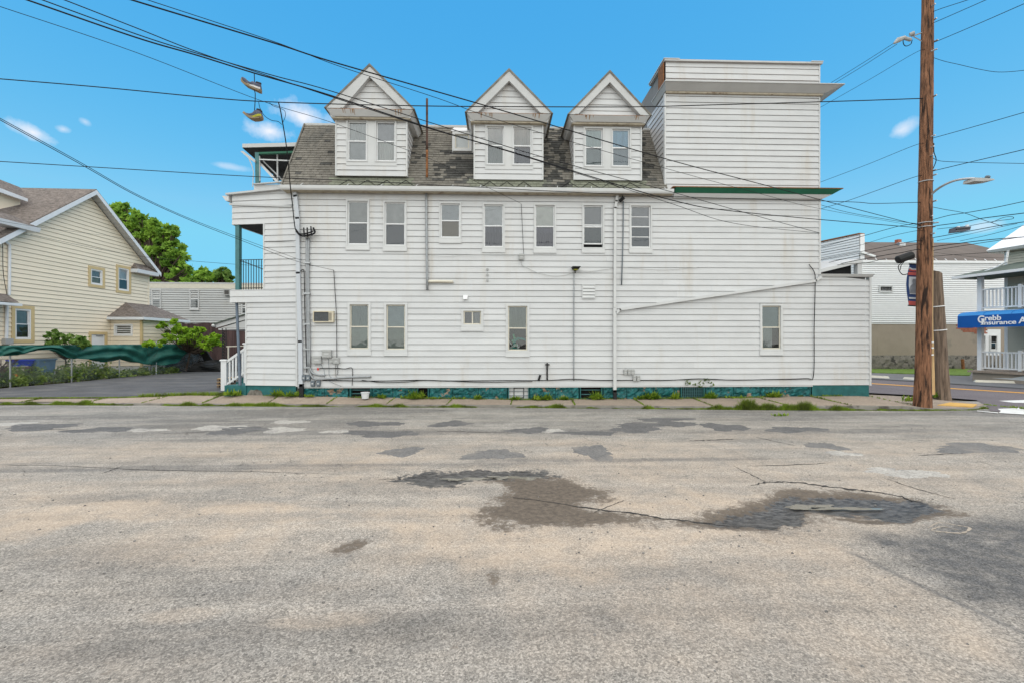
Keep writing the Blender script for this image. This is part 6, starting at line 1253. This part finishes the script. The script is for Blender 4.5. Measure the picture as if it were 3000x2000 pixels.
O('roof_vent', MB().fbox(LH, LH.u(2640), LH.u(2663), -4.4, -4.0, LH.px(2650, 722, -4)[1]-.3, LH.px(2650, 712, -4)[1]), M_METAL, hall); O('roof_vent', MB().fbox(LH, LH.u(2803), LH.u(2816), -5.2, -4.9, LH.px(2810, 712, -5)[1]-.4, LH.px(2810, 704, -5)[1]), M_BRICK, hall); O('roof_vent', MB().fbox(LH, LH.u(2788), LH.u(2808), -4.6, -4.3, LH.px(2800, 718, -4.5)[1]-.3, LH.px(2800, 713, -4.5)[1]), M_METAL, hall)
# bay with windows glimpsed behind the porch
for (a, b) in ((2868, 2884), (2897, 2918)): window(LH, hall, LH.u(a), LH.u(b), LH.px(a, 1028)[1], LH.px(a, 982)[1], up=('cloth', (.35, .34, .32)), lo=('cloth', (.08, .08, .09)), apron=.05, n0=.06, depth=.03, c=.06)
O('bay_panel', MB().fbox(LH, LH.u(2862), LH.u(2930), .021, .03, hzs, LH.px(2900, 965)[1]), M_WVINYL, hall)

# ---------------------------------------------------------------- insurance office with awning and porches
GF = Fr2(P(2862, 1000, 23.7), P(3092, 1000, 20.76)); gq = lambda a, b, n=0: GF.px(a, b, n)
go = E('insurance_office', 'two storey beige office house with white porches and blue awning at the right edge', 'building', GF.w(1, 0, .1))
zf_ = gq(2862, 1083)[1]; ze_ = gq(2862, 812)[1]; u9 = 7.0
O('porch_base', MB().fbox(GF, -.0, u9, -3, .3, 0, zf_-.1), M_BUFF, go); O('porch_floor', MB().fbox(GF, -.15, u9, -3, .42, zf_-.1, zf_), M_CONC, go); O('peeled_paint', MB().prism([GF.w(u, .303, z) for u, z in ((.8, .25), (2.4, .2), (5, .25), (5, zf_-.12), (2.2, zf_-.11), (1.6, .3))], GF.n*-.004), M_RSIDE, go)
for u in (0.0, 3.4): O('post', MB().fbox(GF, u, u+.19, -.19, 0, zf_, ze_), M_WVINYL, go)
zu1, zu0 = gq(2872, 848)[1], gq(2872, 905)[1]
zl1, zl0 = gq(2872, 1029)[1], gq(2872, 1081)[1]
for nm, z0, z1 in (('upper_railing', zu0, zu1), ('lower_railing', zl0+.05, zl1)):
    r_ = O(nm, MB().fbox(GF, .19, u9, -.14, -.05, z1-.07, z1).fbox(GF, .19, u9, -.13, -.06, z0, z0+.07), M_WVINYL, go)
    u = .27
    while u < 4.5: O('baluster', MB().fbox(GF, u, u+.05, -.12, -.07, z0+.071, z1-.071), M_WVINYL, r_); u += .155
    O('rail_post', MB().fbox(GF, GF.u(2980), GF.u(2980)+.13, -.17, -.03, z0-.05, z1+.08), M_WVINYL, r_)
O('porch_ceiling', MB().fbox(GF, -.0, u9, -2.2, -.02, zu0-.35, zu0-.12), M_WVINYL, go)
# house body behind the porch
gb0 = GF.u(2951, -1.9); gtop = gq(2948, 738, -1.9)[1]
O('wall', MB().fbox(GF, gb0, u9, -8, -1.93, 0, gtop), M_GSIDE, go); O('lap_siding', lapmesh(GF, gb0, u9, zf_, gtop, .125, .035, n0=-1.92), M_GSIDE, go, kind='stuff'); O('corner_board', MB().fbox(GF, gb0-.12, gb0+.02, -2.1, -1.88, zf_, gtop), M_WVINYL, go)
# roofs
O('porch_roof', MB().hex([GF.w(-.7, .45, ze_-.02), GF.w(u9, .45, ze_-.02), GF.w(u9, -1.93, ze_-.0), GF.w(-.7, -1.93, ze_-.0), GF.w(-.7, .5, ze_+.12), GF.w(u9, .5, ze_+.12), GF.w(u9, -1.93, ze_+.75), GF.w(.5, -1.93, ze_+.75)]), M_GROOF, go); O('porch_gutter', MB().fbox(GF, -.75, u9, .46, .60, ze_-.03, ze_+.10), M_WVINYL, go)
O('main_eave', MB().hex([GF.w(gb0-.55, -1.5, gtop), GF.w(u9, -1.5, gtop+.0), GF.w(u9, -8, gtop), GF.w(gb0-.55, -8, gtop), GF.w(gb0-.6, -1.4, gtop+.14), GF.w(u9, -1.4, gtop+.14), GF.w(u9, -5, gtop+2.2), GF.w(gb0-.6, -5, gtop+2.2)]), M_WVINYL, go)
O('downspout', MB().tube([GF.w(*(lambda r: (r[0], -.2, r[1]))(gq(a, b, -.2))) for a, b in ((2953, 735), (2948, 768), (2921, 783), (2865, 803))], .05, 8), M_WVINYL, go)
# awning
an = 1.0; au0 = GF.u(2805, an); az0, az1 = gq(2805, 961, an)[1], gq(2806, 927, an)[1]; az2 = az1+.22
aw = O('awning', MB().prism([GF.w(au0, an, az0), GF.w(u9, an, az0), GF.w(u9, an, az1), GF.w(au0, an, az1)], GF.n*-.02), M_AWN, go)
tp = MB(); pr_ = [(an, az1), (an-.08, az1+.10), (an-.25, az1+.17), (an-.6, az2), (0, az2+.02)]
for i in range(4): tp.add([GF.w(au0, pr_[i][0], pr_[i][1]), GF.w(u9, pr_[i][0], pr_[i][1]), GF.w(u9, pr_[i+1][0], pr_[i+1][1]), GF.w(au0, pr_[i+1][0], pr_[i+1][1])], [(0, 1, 2, 3)])
O('awning_top', tp, M_AWNT, aw, smooth=True); O('awning_end', MB().prism([GF.w(au0, n, z) for n, z in [(an-.021, az0), (an-.021, az1)]+pr_[1:]+[(0, az0)]], GF.e*.015), M_AWNL, aw)
for k in range(1, 5): O('awning_seam', MB().tube([GF.w(au0+k*1.1, n+.004, z+.006) for n, z in pr_], .008, 4), M_AWN, aw)
def text(s, u, z, h, parent, F, n, name='lettering', wid=None):
    cu = bpy.data.curves.new('t', 'FONT'); cu.body = s; cu.size = 1; cu.extrude = .01; cu.offset = .018
    ob = bpy.data.objects.new('t', cu); COL.objects.link(ob); dg = bpy.context.evaluated_depsgraph_get(); me = bpy.data.meshes.new_from_object(ob.evaluated_get(dg)); bpy.data.objects.remove(ob)
    xs_ = [v.co.x for v in me.vertices]; ys_ = [v.co.y for v in me.vertices]; w = max(xs_)-min(xs_); x0 = min(xs_); sy = h; sx = (wid/w) if wid else h
    for v in me.vertices: c = v.co.copy(); v.co = F.w(u+(c.x-x0)*sx, n+c.z, z+c.y*sy)
    me.materials.clear(); me.materials.append(M_LET); return O(name, me, None, parent)
tz = lambda x, y: gq(x, y, an)[1]; tu = lambda x: GF.u(x, an)
text('G', tu(2865), tz(2865, 946), .50, aw, GF, an+.012, wid=tu(2884)-tu(2865)); text('rebb', tu(2886), tz(2886, 939.5), .36, aw, GF, an+.012, wid=tu(2933)-tu(2886)); text('I', tu(2877), tz(2877, 951.5), .40, aw, GF, an+.026, wid=.07); text('nsurance', tu(2884), tz(2884, 951.5), .29, aw, GF, an+.012, wid=tu(2977)-tu(2884)); text('A', tu(2984), tz(2984, 947.5), .42, aw, GF, an+.012)
# serifs of the tall capitals
O('serif', MB().fbox(GF, tu(2877)-.04, tu(2877)+.11, an+.012, an+.03, tz(2877, 951.5), tz(2877, 951.5)+.03).fbox(GF, tu(2877)-.04, tu(2877)+.11, an+.012, an+.03, tz(2877, 951.5)+.265, tz(2877, 951.5)+.295), M_LET, aw)
# wheel stops
for (x0, x1, y, lb) in ((2545, 2603, 1104, 'concrete wheel stop nearest the white house corner'), (2644, 2682, 1108.5, 'concrete wheel stop just left of the utility pole'), (2856, 3120, 1118, 'long pale concrete wheel stop before the office porch')):
    a, b = GZ(x0, y, .06), GZ(x1, y+(3 if x1 < 3000 else 8), .06); F_ = Fr2(a, b); L_ = (b-a).length
    O('wheel_stop', MB().frus(F_, (0, L_, -.20, 0, .06), (.04, L_-.04, -.15, -.05, .17)), M_CREAMF, label=lb, cat='wheel stop')
# ---------------------------------------------------------------- poles
pb, pt = P(2703, 1187, 13.95), P(2719, -120, 13.95)
def rough_pole(name, label, a, b, r0, r1, mat, seed, slant=0.0):
    vs = []; n, m = 20, 40; e = E(name, label, 'utility pole', tuple(a)); rg = random.Random(seed); ph = [rg.uniform(0, 6.28) for _ in range(8)]
    for j in range(m+1):
        c = a.lerp(b, j/m); r = r0+(r1-r0)*j/m+(.03*max(0, 1-j*.35) if j < 3 else 0)
        for i in range(n):
            t = 6.2832*i/n; k = 1+.03*math.sin(5*t+ph[0]+.12*j)+.025*math.sin(9*t+ph[1]-.2*j)+rg.uniform(-.018, .018); vs.append((c.x+r*k*math.cos(t), c.y+r*k*math.sin(t), c.z+(slant*math.cos(t+.4) if j == m else 0)))
    fs = [(j*n+i, j*n+(i+1) % n, (j+1)*n+(i+1) % n, (j+1)*n+i) for j in range(m) for i in range(n)]+[tuple(m*n+i for i in range(n))]
    O('shaft', MB().add(vs, fs), mat, e); return e
pole = rough_pole('utility_pole', 'tall reddish brown wooden utility pole on the street corner', pb-Vector((0, 0, .1)), pt, .20, .142, M_POLE, 3)
O('cross_arm', MB().prism([pt+Vector((-1.3, -.2, -.5)), pt+Vector((1.3, -.35, -.5)), pt+Vector((1.3, -.35, -.38)), pt+Vector((-1.3, -.2, -.38))], (0, .1, 0)), M_POLEO, pole)
for k in (-.95, -.6, .7): p = pt+Vector((k, -.2, -.55)); O('insulator', MB().lathe(p, [(.03, -.18), (.06, -.15), (.03, -.1), (.06, -.07), (.03, 0)], 8), M_BOXD, pole)
def onpole(y, ang=-.5, off=0.02): t = (1187-y)/(1187+120.); c = pb.lerp(pt, t); r = .20+(.142-.20)*t+off; return c+Vector((math.cos(ang)*r, math.sin(ang)*r, 0))
for y in (534, 655, 667): O('band', MB().tube([onpole(y, a, .012) for a in [-3.6+.4*k for k in range(9)]], .014, 5), M_METAL, pole)
O('ground_wire_moulding', MB().tube([onpole(y, -.25, .02) for y in (1150, 1000, 800, 700)], .03, 6), M_LATH, pole)
for y in (1004, 1020, 1040): O('number_tag', MB().fbox(Fr((onpole(y, -1.0, .01).x, onpole(y, -1.0, .01).y), -.55+R(60)), -.05, .09, 0, .012, onpole(y).z, onpole(y).z+.04), M_WVINYL, pole)
for y in (30, 65, 127, 160, 290, 408, 440, 465, 504, 520, 595, 640, 658, 668, 690): p = onpole(y, random.uniform(-1.9, -.3), -.01); O('bolt', MB().tube([p, p+Vector((random.uniform(-.1, .1), -.12, 0))], .022, 6), M_METAL, pole)
cpb = MB().tube(bez([onpole(480, 0, .03), onpole(420, 0, .08), onpole(445, .1, .12), onpole(470, 0, .16), onpole(500, 0, .04)], 5), .012, 5); O('drip_loop', cpb, M_CABLE, pole)
ob_, ot_ = P(2762, 1166, 15.6), P(2742, 797, 15.6); op = rough_pole('old_pole_stub', 'weathered grey cut off pole stub strapped behind the tall pole', ob_-Vector((0, 0, .1)), ot_, .215, .15, M_POLEO, 8, -.06)
for y in (898, 967): t = (1166-y)/(1166-797.); c = ob_.lerp(ot_, t); r = .215+(.15-.215)*t+.014; O('strap', MB().tube([c+Vector((math.cos(a)*r, math.sin(a)*r, .02*math.cos(a))) for a in [-3.7+.35*k for k in range(14)]], .016, 5), M_WVINYL, op)
la = P(2727, 1153, 14.9); O('wood_strip', MB().hex([P(2724, 1155, 14.9), P(2740, 1155, 14.9), P(2740, 1155, 15.0), P(2724, 1155, 15.0), P(2719, 700, 14.5), P(2727, 700, 14.5), P(2727, 700, 14.6), P(2719, 700, 14.6)]), M_LATH, label='pale split wood strip standing between the two poles', cat='wood strip')
# banner
bn = E('street_banner', 'blue and red street banner with a grey portrait behind the pole', 'banner', tuple(P(2678, 900, 14.25))); bp_ = lambda a, b, d=14.28: P(a, b, d)
O('cloth', MB().prism([bp_(2663, 894), (bp_(2690, 899)), bp_(2700, 780), bp_(2666, 774), bp_(2661, 795), bp_(2657, 815), bp_(2655.5, 833), bp_(2657, 855), bp_(2660, 875)], (0, .015, 0)), M_BAN_B, bn)
for nm, pts, m_ in (('red_foot', ((2663, 894), (2690, 899), (2690, 884), (2662, 882)), M_BAN_R), ('red_band', ((2660.5, 806), (2690, 808), (2690, 799), (2662, 797)), M_BAN_R), ('white_arc', ((2664, 787), (2672, 791), (2690, 792), (2690, 788), (2673, 787), (2665, 783)), M_BAN_W), ('red_arc', ((2664, 793), (2673, 796), (2690, 796), (2690, 792.3), (2672, 791.3), (2664, 788)), M_BAN_R), ('portrait_panel', ((2666, 862), (2690, 863), (2690, 812), (2664, 811), (2663, 836)), M_BAN_W)): O(nm, MB().prism([bp_(a, b, 14.262 if nm != 'red_foot' else 14.262) for a, b in pts], (0, .012, 0)), m_, bn)
O('portrait_figure', MB().prism([bp_(a, b, 14.248) for a, b in ((2666, 859), (2690, 859), (2690, 818), (2675, 818), (2673, 824), (2675, 832), (2668, 838), (2665, 848))], (0, .01, 0)), M_BAN_G, bn); O('text_block', MB().prism([bp_(a, b, 14.262) for a, b in ((2664, 876), (2688, 877), (2688, 872), (2663, 871))], (0, .01, 0)), M_BAN_W, bn)
O('bracket', MB().tube([P(2663, 774, 14.25), P(2700, 776, 14.2)], .018, 6).tube([P(2660, 895, 14.25), P(2700, 899, 14.2)], .018, 6), M_BLACK, bn)
# street lamp
lp = E('street_lamp', 'grey cobra head street lamp on a curved arm from the tall pole', 'street lamp', tuple(P(2722, 577, 13.9))); lpt = [P(a, b, d) for a, b, d in ((2722, 577, 13.85), (2740, 560, 13.7), (2760, 546, 13.5), (2785, 534, 13.3), (2810, 527, 13.1), (2838, 524, 12.9), (2856, 524, 12.8))]
O('arm', MB().tube(bez(lpt, 4), .032, 7), M_METAL, lp)
hd = [P(a, b, 12.75) for a, b in ((2855, 531), (2880, 532), (2914, 528), (2912, 525), (2890, 522), (2858, 521))]; O('head', MB().prism(hd, (-.05, .28, 0)), M_BOX, lp); O('lens', MB().prism([P(a, b, 12.8) for a, b in ((2878, 534), (2902, 531), (2900, 529), (2880, 531))], (-.05, .18, 0)), M_TRIMG, lp); O('photocell', MB().tube([P(2892, 522, 12.85), P(2894, 518, 12.85)], .06, 8), M_BOXD, lp)
# ---------------------------------------------------------------- overhead wires
def wire(label, pts, d0, d1, r=.012, name='overhead_wire', sub_=8, mat=None):
    q = [Vector(p) for p in [(a, b, 0) for a, b in pts]]; s = [0]
    for i in range(1, len(q)): s.append(s[-1]+(q[i]-q[i-1]).length)
    w = [P(q[i].x, q[i].y, 1/((1/d0)+(1/d1-1/d0)*s[i]/s[-1])) for i in range(len(q))]
    for i in (0, -1):            # tie the end into the pole it belongs to
        if 2675 < q[i].x < 2738 and abs((w[i]-CAM).dot(FW)-13.9) < .25:
            e_p = P(2703+(1187-q[i].y)*16/1307., q[i].y, 13.93); w = [e_p]+w if i == 0 else w+[e_p]
    return O(name, MB().tube(bez(w, sub_), r*.72, 5), mat or M_CABLE, label=label, cat='wire')
wire('thick wire crossing the sky highest over the left dormer peak', [(330, -20), (384, 0), (800, 126), (961, 178), (1240, 258), (1500, 333), (1960, 469), (2233, 541), (2480, 606), (2690, 660)], 4.8, 13.8, .012)
wire('thin wire running just under the highest one', [(400, -10), (800, 122), (1000, 197), (1280, 288), (1500, 365), (1960, 497), (2240, 572), (2400, 612), (2690, 664)], 4.9, 13.8, .006)
wire('thick cable of the descending bundle carrying the shoes', [(40, -12), (78, 0), (400, 111), (578, 163), (745, 215), (961, 278), (1280, 382), (1500, 446), (1960, 585), (2200, 625), (2690, 668)], 5.5, 13.8, .014)
wire('upper strand of the descending bundle above the shoes', [(100, -8), (122, 0), (400, 101), (560, 152), (800, 222), (961, 265), (1280, 366), (1600, 464), (1960, 561), (2240, 640), (2400, 683)], 5.6, 13.5, .010)
wire('steep wire joining the descending bundle from the top left', [(150, -13), (187, 0), (400, 83), (578, 153), (800, 228), (1240, 372), (1500, 448), (1960, 595), (2150, 655), (2400, 684)], 5.4, 14.5, .009)
wire('thin service drop slanting from top left to hook on wall', [(-60, 0), (0, 20), (400, 155), (765, 296), (990, 366), (1280, 475), (1400, 536), (1525, 596)], 7.2, 15.3, .008)
wire('twisted cable crossing level in front of all dormer gables', [(-80, 226), (0, 232), (300, 257), (600, 286), (760, 298), (988, 306), (1280, 312), (1600, 314), (1860, 314), (2100, 308), (2480, 297), (2684, 290)], 12.7, 13.9, .020)
wire('upper of the paired drop wires slanting to the lower left wall', [(-50, 318), (0, 347), (238, 478), (400, 570), (560, 643), (720, 704), (866, 757), (880, 761)], 6.8, 15.2, .008)
wire('lower of the paired drop wires ending above the air conditioner', [(-50, 322), (0, 352), (238, 483), (400, 574), (560, 647), (720, 710), (866, 765), (977, 792)], 6.8, 15.3, .009)
wire('long cable running along the gutter line', [(-80, 470), (0, 474), (300, 492), (720, 517), (1000, 529), (1280, 543), (1600, 560), (1860, 572), (2100, 581), (2480, 592), (2560, 597), (2684, 594)], 10.5, 13.9, .013)
wire('upper of two thin wires crossing the cream gable', [(-40, 640), (40, 655), (160, 672), (300, 690), (400, 703)], 14.5, 24, .007); wire('thin wire from cream gable across to the rear porch', [(90, 688), (220, 716), (340, 740), (440, 755), (560, 765), (690, 775), (780, 780), (860, 778)], 16, 15.6, .008)
wire('short wire tied along the rear wing siding', [(774, 708), (820, 708), (857, 706)], 15.4, 15.25, .009)
# service cable hanging from the level cable to the weatherhead
wire('black service cable dropping from the level cable past the gutter', [(816, 300), (822, 325), (829, 365), (838, 420), (845, 480), (850, 540), (857, 600), (862, 650), (868, 678), (885, 692)], 13.1, 15.2, .022)
wire('looped tail tying the service cable to the level cable', [(758, 300), (762, 318), (775, 340), (795, 353), (815, 357), (826, 366)], 13.0, 13.5, .012); wire('small loop wire beside the service cable', [(790, 302), (800, 311), (820, 318), (834, 326), (836, 342), (828, 362)], 13.0, 13.4, .010)
wire('upper of paired primary wires from the tower to the tall pole', [(2435, 243), (2530, 184), (2621, 126)], 16.0, 14.0, .010); wire('lower of paired primary wires from the tower to the tall pole', [(2445, 245), (2530, 193), (2628, 130)], 16.0, 14.0, .010)
ins = E('strain_insulator', 'grey strain insulators on the pole end of the primary wires', 'insulator', tuple(P(2650, 115, 14.0))); O('clamp', MB().tube([P(2619, 128, 14), P(2632, 118, 14), P(2650, 110, 14)], [.03, .08, .05], 8), M_BOX, ins); O('link', MB().tube([P(2648, 112, 14), P(2668, 118, 14)], .05, 8).tube([P(2665, 103, 14), P(2678, 97, 13.95)], .06, 8), M_BOX, ins); O('jumper', MB().tube(bez([P(2645, 115, 14), P(2647, 130, 14), P(2655, 136, 14), P(2668, 130, 14), P(2672, 118, 14)], 5), .012, 5), M_CABLE, ins); O('arm', MB().tube([P(2670, 108, 14), P(2712, 93, 13.95)], .02, 5).tube([P(2676, 108, 14), P(2712, 128, 13.95)], .015, 5), M_METAL, ins)
WR = [('wire from pole to upper tower side below the primaries', [(2402, 316), (2540, 238), (2688, 152)], 17, 14, .009), ('wire from pole slanting to the tower above green cornice', [(2402, 535), (2540, 483), (2684, 425)], 17, 14, .010), ('wire from pole slanting below the green cornice', [(2398, 615), (2480, 590), (2560, 562), (2684, 518)], 17, 14, .012),
      ('topmost short wire leaving right of the pole', [(2727, 37), (2760, 25), (2837, 0), (2900, -22)], 13.9, 12, .012), ('second wire leaving the pole to the upper right', [(2727, 71), (2890, 0), (2950, -26)], 13.9, 11, .012), ('third wire with splice leaving the pole to the upper right', [(2731, 127), (2860, 73), (3000, 12), (3100, -30)], 13.9, 10, .012), ('sagging wire dipping right of the pole top', [(2725, 167), (2765, 180), (2809, 190), (2870, 204), (2927, 212), (3000, 207), (3080, 195)], 13.9, 12, .010),
      ('long wire rising right from the middle of the pole', [(2723, 408), (2860, 370), (3000, 330), (3100, 300)], 13.9, 10.5, .012), ('wire rising right above the street lamp', [(2723, 504), (2850, 474), (3000, 439), (3100, 414)], 13.9, 10.5, .014), ('level wire crossing above the street lamp', [(2727, 461), (2745, 470), (2770, 474), (2850, 477), (3000, 480), (3100, 482)], 13.9, 13, .011), ('falling wire crossing under the street lamp', [(2719, 605), (2765, 614), (2825, 625), (2880, 645), (2937, 664)], 13.9, 14, .011),
      ('upper rising cable right of pole below the lamp', [(2722, 647), (2780, 632), (2825, 625), (2900, 612), (3000, 591), (3080, 575)], 13.9, 11, .013), ('heavy cable over the cable amplifier', [(2727, 668), (2745, 662), (2820, 652), (2880, 640), (3000, 625), (3080, 613)], 13.9, 11, .015), ('looped slack cable end right of amplifier', [(2745, 672), (2790, 667), (2830, 664), (2880, 655), (2930, 647), (2966, 642), (2965, 636), (2940, 638), (2905, 653)], 13.6, 12.5, .010), ('cable passing just under the amplifier', [(2732, 697), (2790, 687), (2850, 676), (2920, 663), (3000, 651), (3080, 641)], 13.9, 11, .014), ('thin cable beneath the amplifier line', [(2745, 706), (2830, 689), (2930, 666), (2980, 656)], 13.9, 12, .008), ('cable ending on the hall roof line', [(2812, 707), (2900, 688), (3000, 661), (3060, 645)], 15, 13, .010),
      ('black cable rising across the hall roof right of the pole', [(2722, 725), (2800, 715), (2900, 703), (3000, 695), (3080, 688)], 13.9, 12, .016), ('lower cable rising across the hall roof right of the pole', [(2730, 735), (2780, 727), (2850, 716), (2980, 697)], 13.9, 13, .012), ('cable crossing the brown roof low right of the pole', [(2726, 752), (2780, 748), (2860, 743), (2960, 737), (3060, 733)], 13.9, 12.5, .010), ('thin wire falling across the brown roof', [(2735, 740), (2800, 748), (2880, 755), (3060, 758)], 13.9, 14, .006),
      ('upper cable left of pole falling toward the annex', [(2684, 656), (2640, 662), (2600, 672), (2500, 700), (2398, 727)], 13.9, 18, .013), ('second cable left of pole falling toward the annex', [(2684, 677), (2600, 695), (2500, 724), (2398, 742)], 13.9, 18, .009), ('third cable left of pole above the annex', [(2684, 706), (2600, 722), (2520, 738), (2398, 762)], 13.9, 17, .012), ('fourth cable left of pole above the annex', [(2684, 717), (2600, 733), (2520, 749), (2398, 776)], 13.9, 17, .011), ('lashed cable left of pole reaching the porch post', [(2684, 732), (2640, 741), (2600, 747), (2500, 765), (2398, 788)], 13.9, 17, .016), ('lowest cable from the splice case to the annex', [(2626, 758), (2590, 759), (2540, 770), (2470, 775), (2398, 783)], 13.9, 17, .012),
      ('grey wire falling from tower corner toward the pole', [(2400, 600), (2480, 622), (2600, 644), (2684, 656)], 16.5, 13.9, .010)]
for lb, pts, d0, d1, r in WR: wire(lb, pts, d0, d1, r)
sp_ = E('splice_case', 'black cylindrical splice case on cables left of the pole', 'cable fitting', tuple(P(2650, 757, 13.9))); O('case', MB().tube([P(2627, 763, 13.9), P(2630, 762, 13.9), P(2671, 748, 13.85), P(2674, 747, 13.85)], [.07, .12, .12, .07], 10), M_BLACK, sp_); O('drip_wire', MB().tube(bez([P(2645, 768, 13.9), P(2632, 780, 13.9), P(2635, 795, 13.9), P(2645, 805, 13.9), P(2660, 803, 13.9)], 6), .012, 5).tube(bez([P(2650, 766, 13.9), P(2640, 778, 13.9), P(2637, 792, 13.9)], 5), .010, 5), M_CABLE, sp_); O('strap', MB().tube([P(2672, 742, 13.85), P(2673, 756, 13.85)], .03, 6), M_METAL, sp_)
am = E('cable_amplifier', 'grey finned cable amplifier hanging on wires right of the pole', 'amplifier', tuple(P(2822, 682, 13.0))); O('case', MB().prism([P(a, b, 12.9) for a, b in ((2800, 680), (2842, 675), (2845, 664), (2803, 666))], (0, .22, 0)), M_AMP, am); O('fin', MB().prism([P(a, b, 12.88) for a, b in ((2802, 674), (2843, 669), (2843, 667), (2802, 671))], (0, .02, 0)), M_BLACK, am)
for a, b in ((2807, 664), (2833, 660)): O('hanger', MB().tube([P(a, b, 12.95), P(a, b+8, 12.95)], .04, 6), M_WVINYL, am)
# ---------------------------------------------------------------- shoes on the wire
shd = 1/((1/5.5)+(1/13.8-1/5.5)*.272)
sh = E('hanging_shoes', 'pair of worn sneakers dangling by laces from the overhead cable', 'shoes', tuple(P(745, 352, shd)))
O('lace', MB().tube([P(745, 214, shd), P(746, 240, shd), P(745, 262, shd-.02), P(748, 275, shd), P(748, 290, shd), P(746, 325, shd)], .006, 5), M_CABLE, sh)
def shoe(bottom, top, hw_, mats):
    """outline along the shoe from toe to heel in photo pixels, lofted across its width"""
    n = len(bottom); rows = []
    for i in range(n):
        b, t = P(*bottom[i], shd), P(*top[i], shd); w = hw_[i]; ring = []
        for k in range(12):
            a = 6.2832*k/12; c = math.cos(a); s = math.sin(a); f = (1-c)/2; p = b.lerp(t, f); ring.append(p+FW*(s*w*(1-.35*f)))
        rows.append(ring)
    vs = [p for r in rows for p in r]; fs = [(i*12+k, i*12+(k+1) % 12, (i+1)*12+(k+1) % 12, (i+1)*12+k) for i in range(n-1) for k in range(12)]+[tuple(range(11, -1, -1)), tuple((n-1)*12+k for k in range(12))]
    mb = MB(); mb.add(vs, fs); up_ = O('shoe', mb, mats[0], sh, smooth=True)
    sm2 = MB(); rows2 = []
    for i in range(n):
        b, t = P(*bottom[i], shd), P(*top[i], shd); d = (b-t).normalized(); w = hw_[i]*1.12; c0 = b+d*.012; c1 = b-d*.02; rows2 += [c0+FW*w, c0-FW*w, c1-FW*w, c1+FW*w]
    f2 = [(4*i+k, 4*i+(k+1) % 4, 4*i+4+(k+1) % 4, 4*i+4+k) for i in range(n-1) for k in range(4)]+[(3, 2, 1, 0), tuple(4*n-4+k for k in range(4))]
    O('sole', sm2.add(rows2, f2), mats[1], up_); i0 = n//2
    st_ = MB().add([P(*bottom[i], shd-.055).lerp(P(*top[i], shd-.055), f) for i in range(2, n-1) for f in (.3, .55)], [(2*i, 2*i+2, 2*i+3, 2*i+1) for i in range(n-4)]); O('side_stripe', st_, mats[2], up_)
    O('collar', MB().tube([P(*top[i], shd) for i in range(n-3, n)], .018, 6), M_BLACK, up_)
shoe([(708.5, 234), (713, 243), (722, 251), (733, 256), (745, 262), (755, 267), (763, 269), (765, 264)], [(711, 226), (719, 230), (727, 238), (735, 242), (741, 239), (751, 243), (762, 246), (764, 247)], [.02, .04, .048, .05, .048, .045, .042, .025], (M_SHOEB, M_SHOES, M_SHOEW))
shoe([(714, 331), (722, 339), (732, 346), (742, 350), (752, 350), (760, 349), (767, 347), (769, 342)], [(716, 329), (723, 332), (733, 334), (741, 331), (746, 325), (753, 322), (763, 324), (766, 329)], [.018, .04, .048, .05, .048, .045, .042, .025], (M_SHOEB, M_SHOES, M_SHOEY))
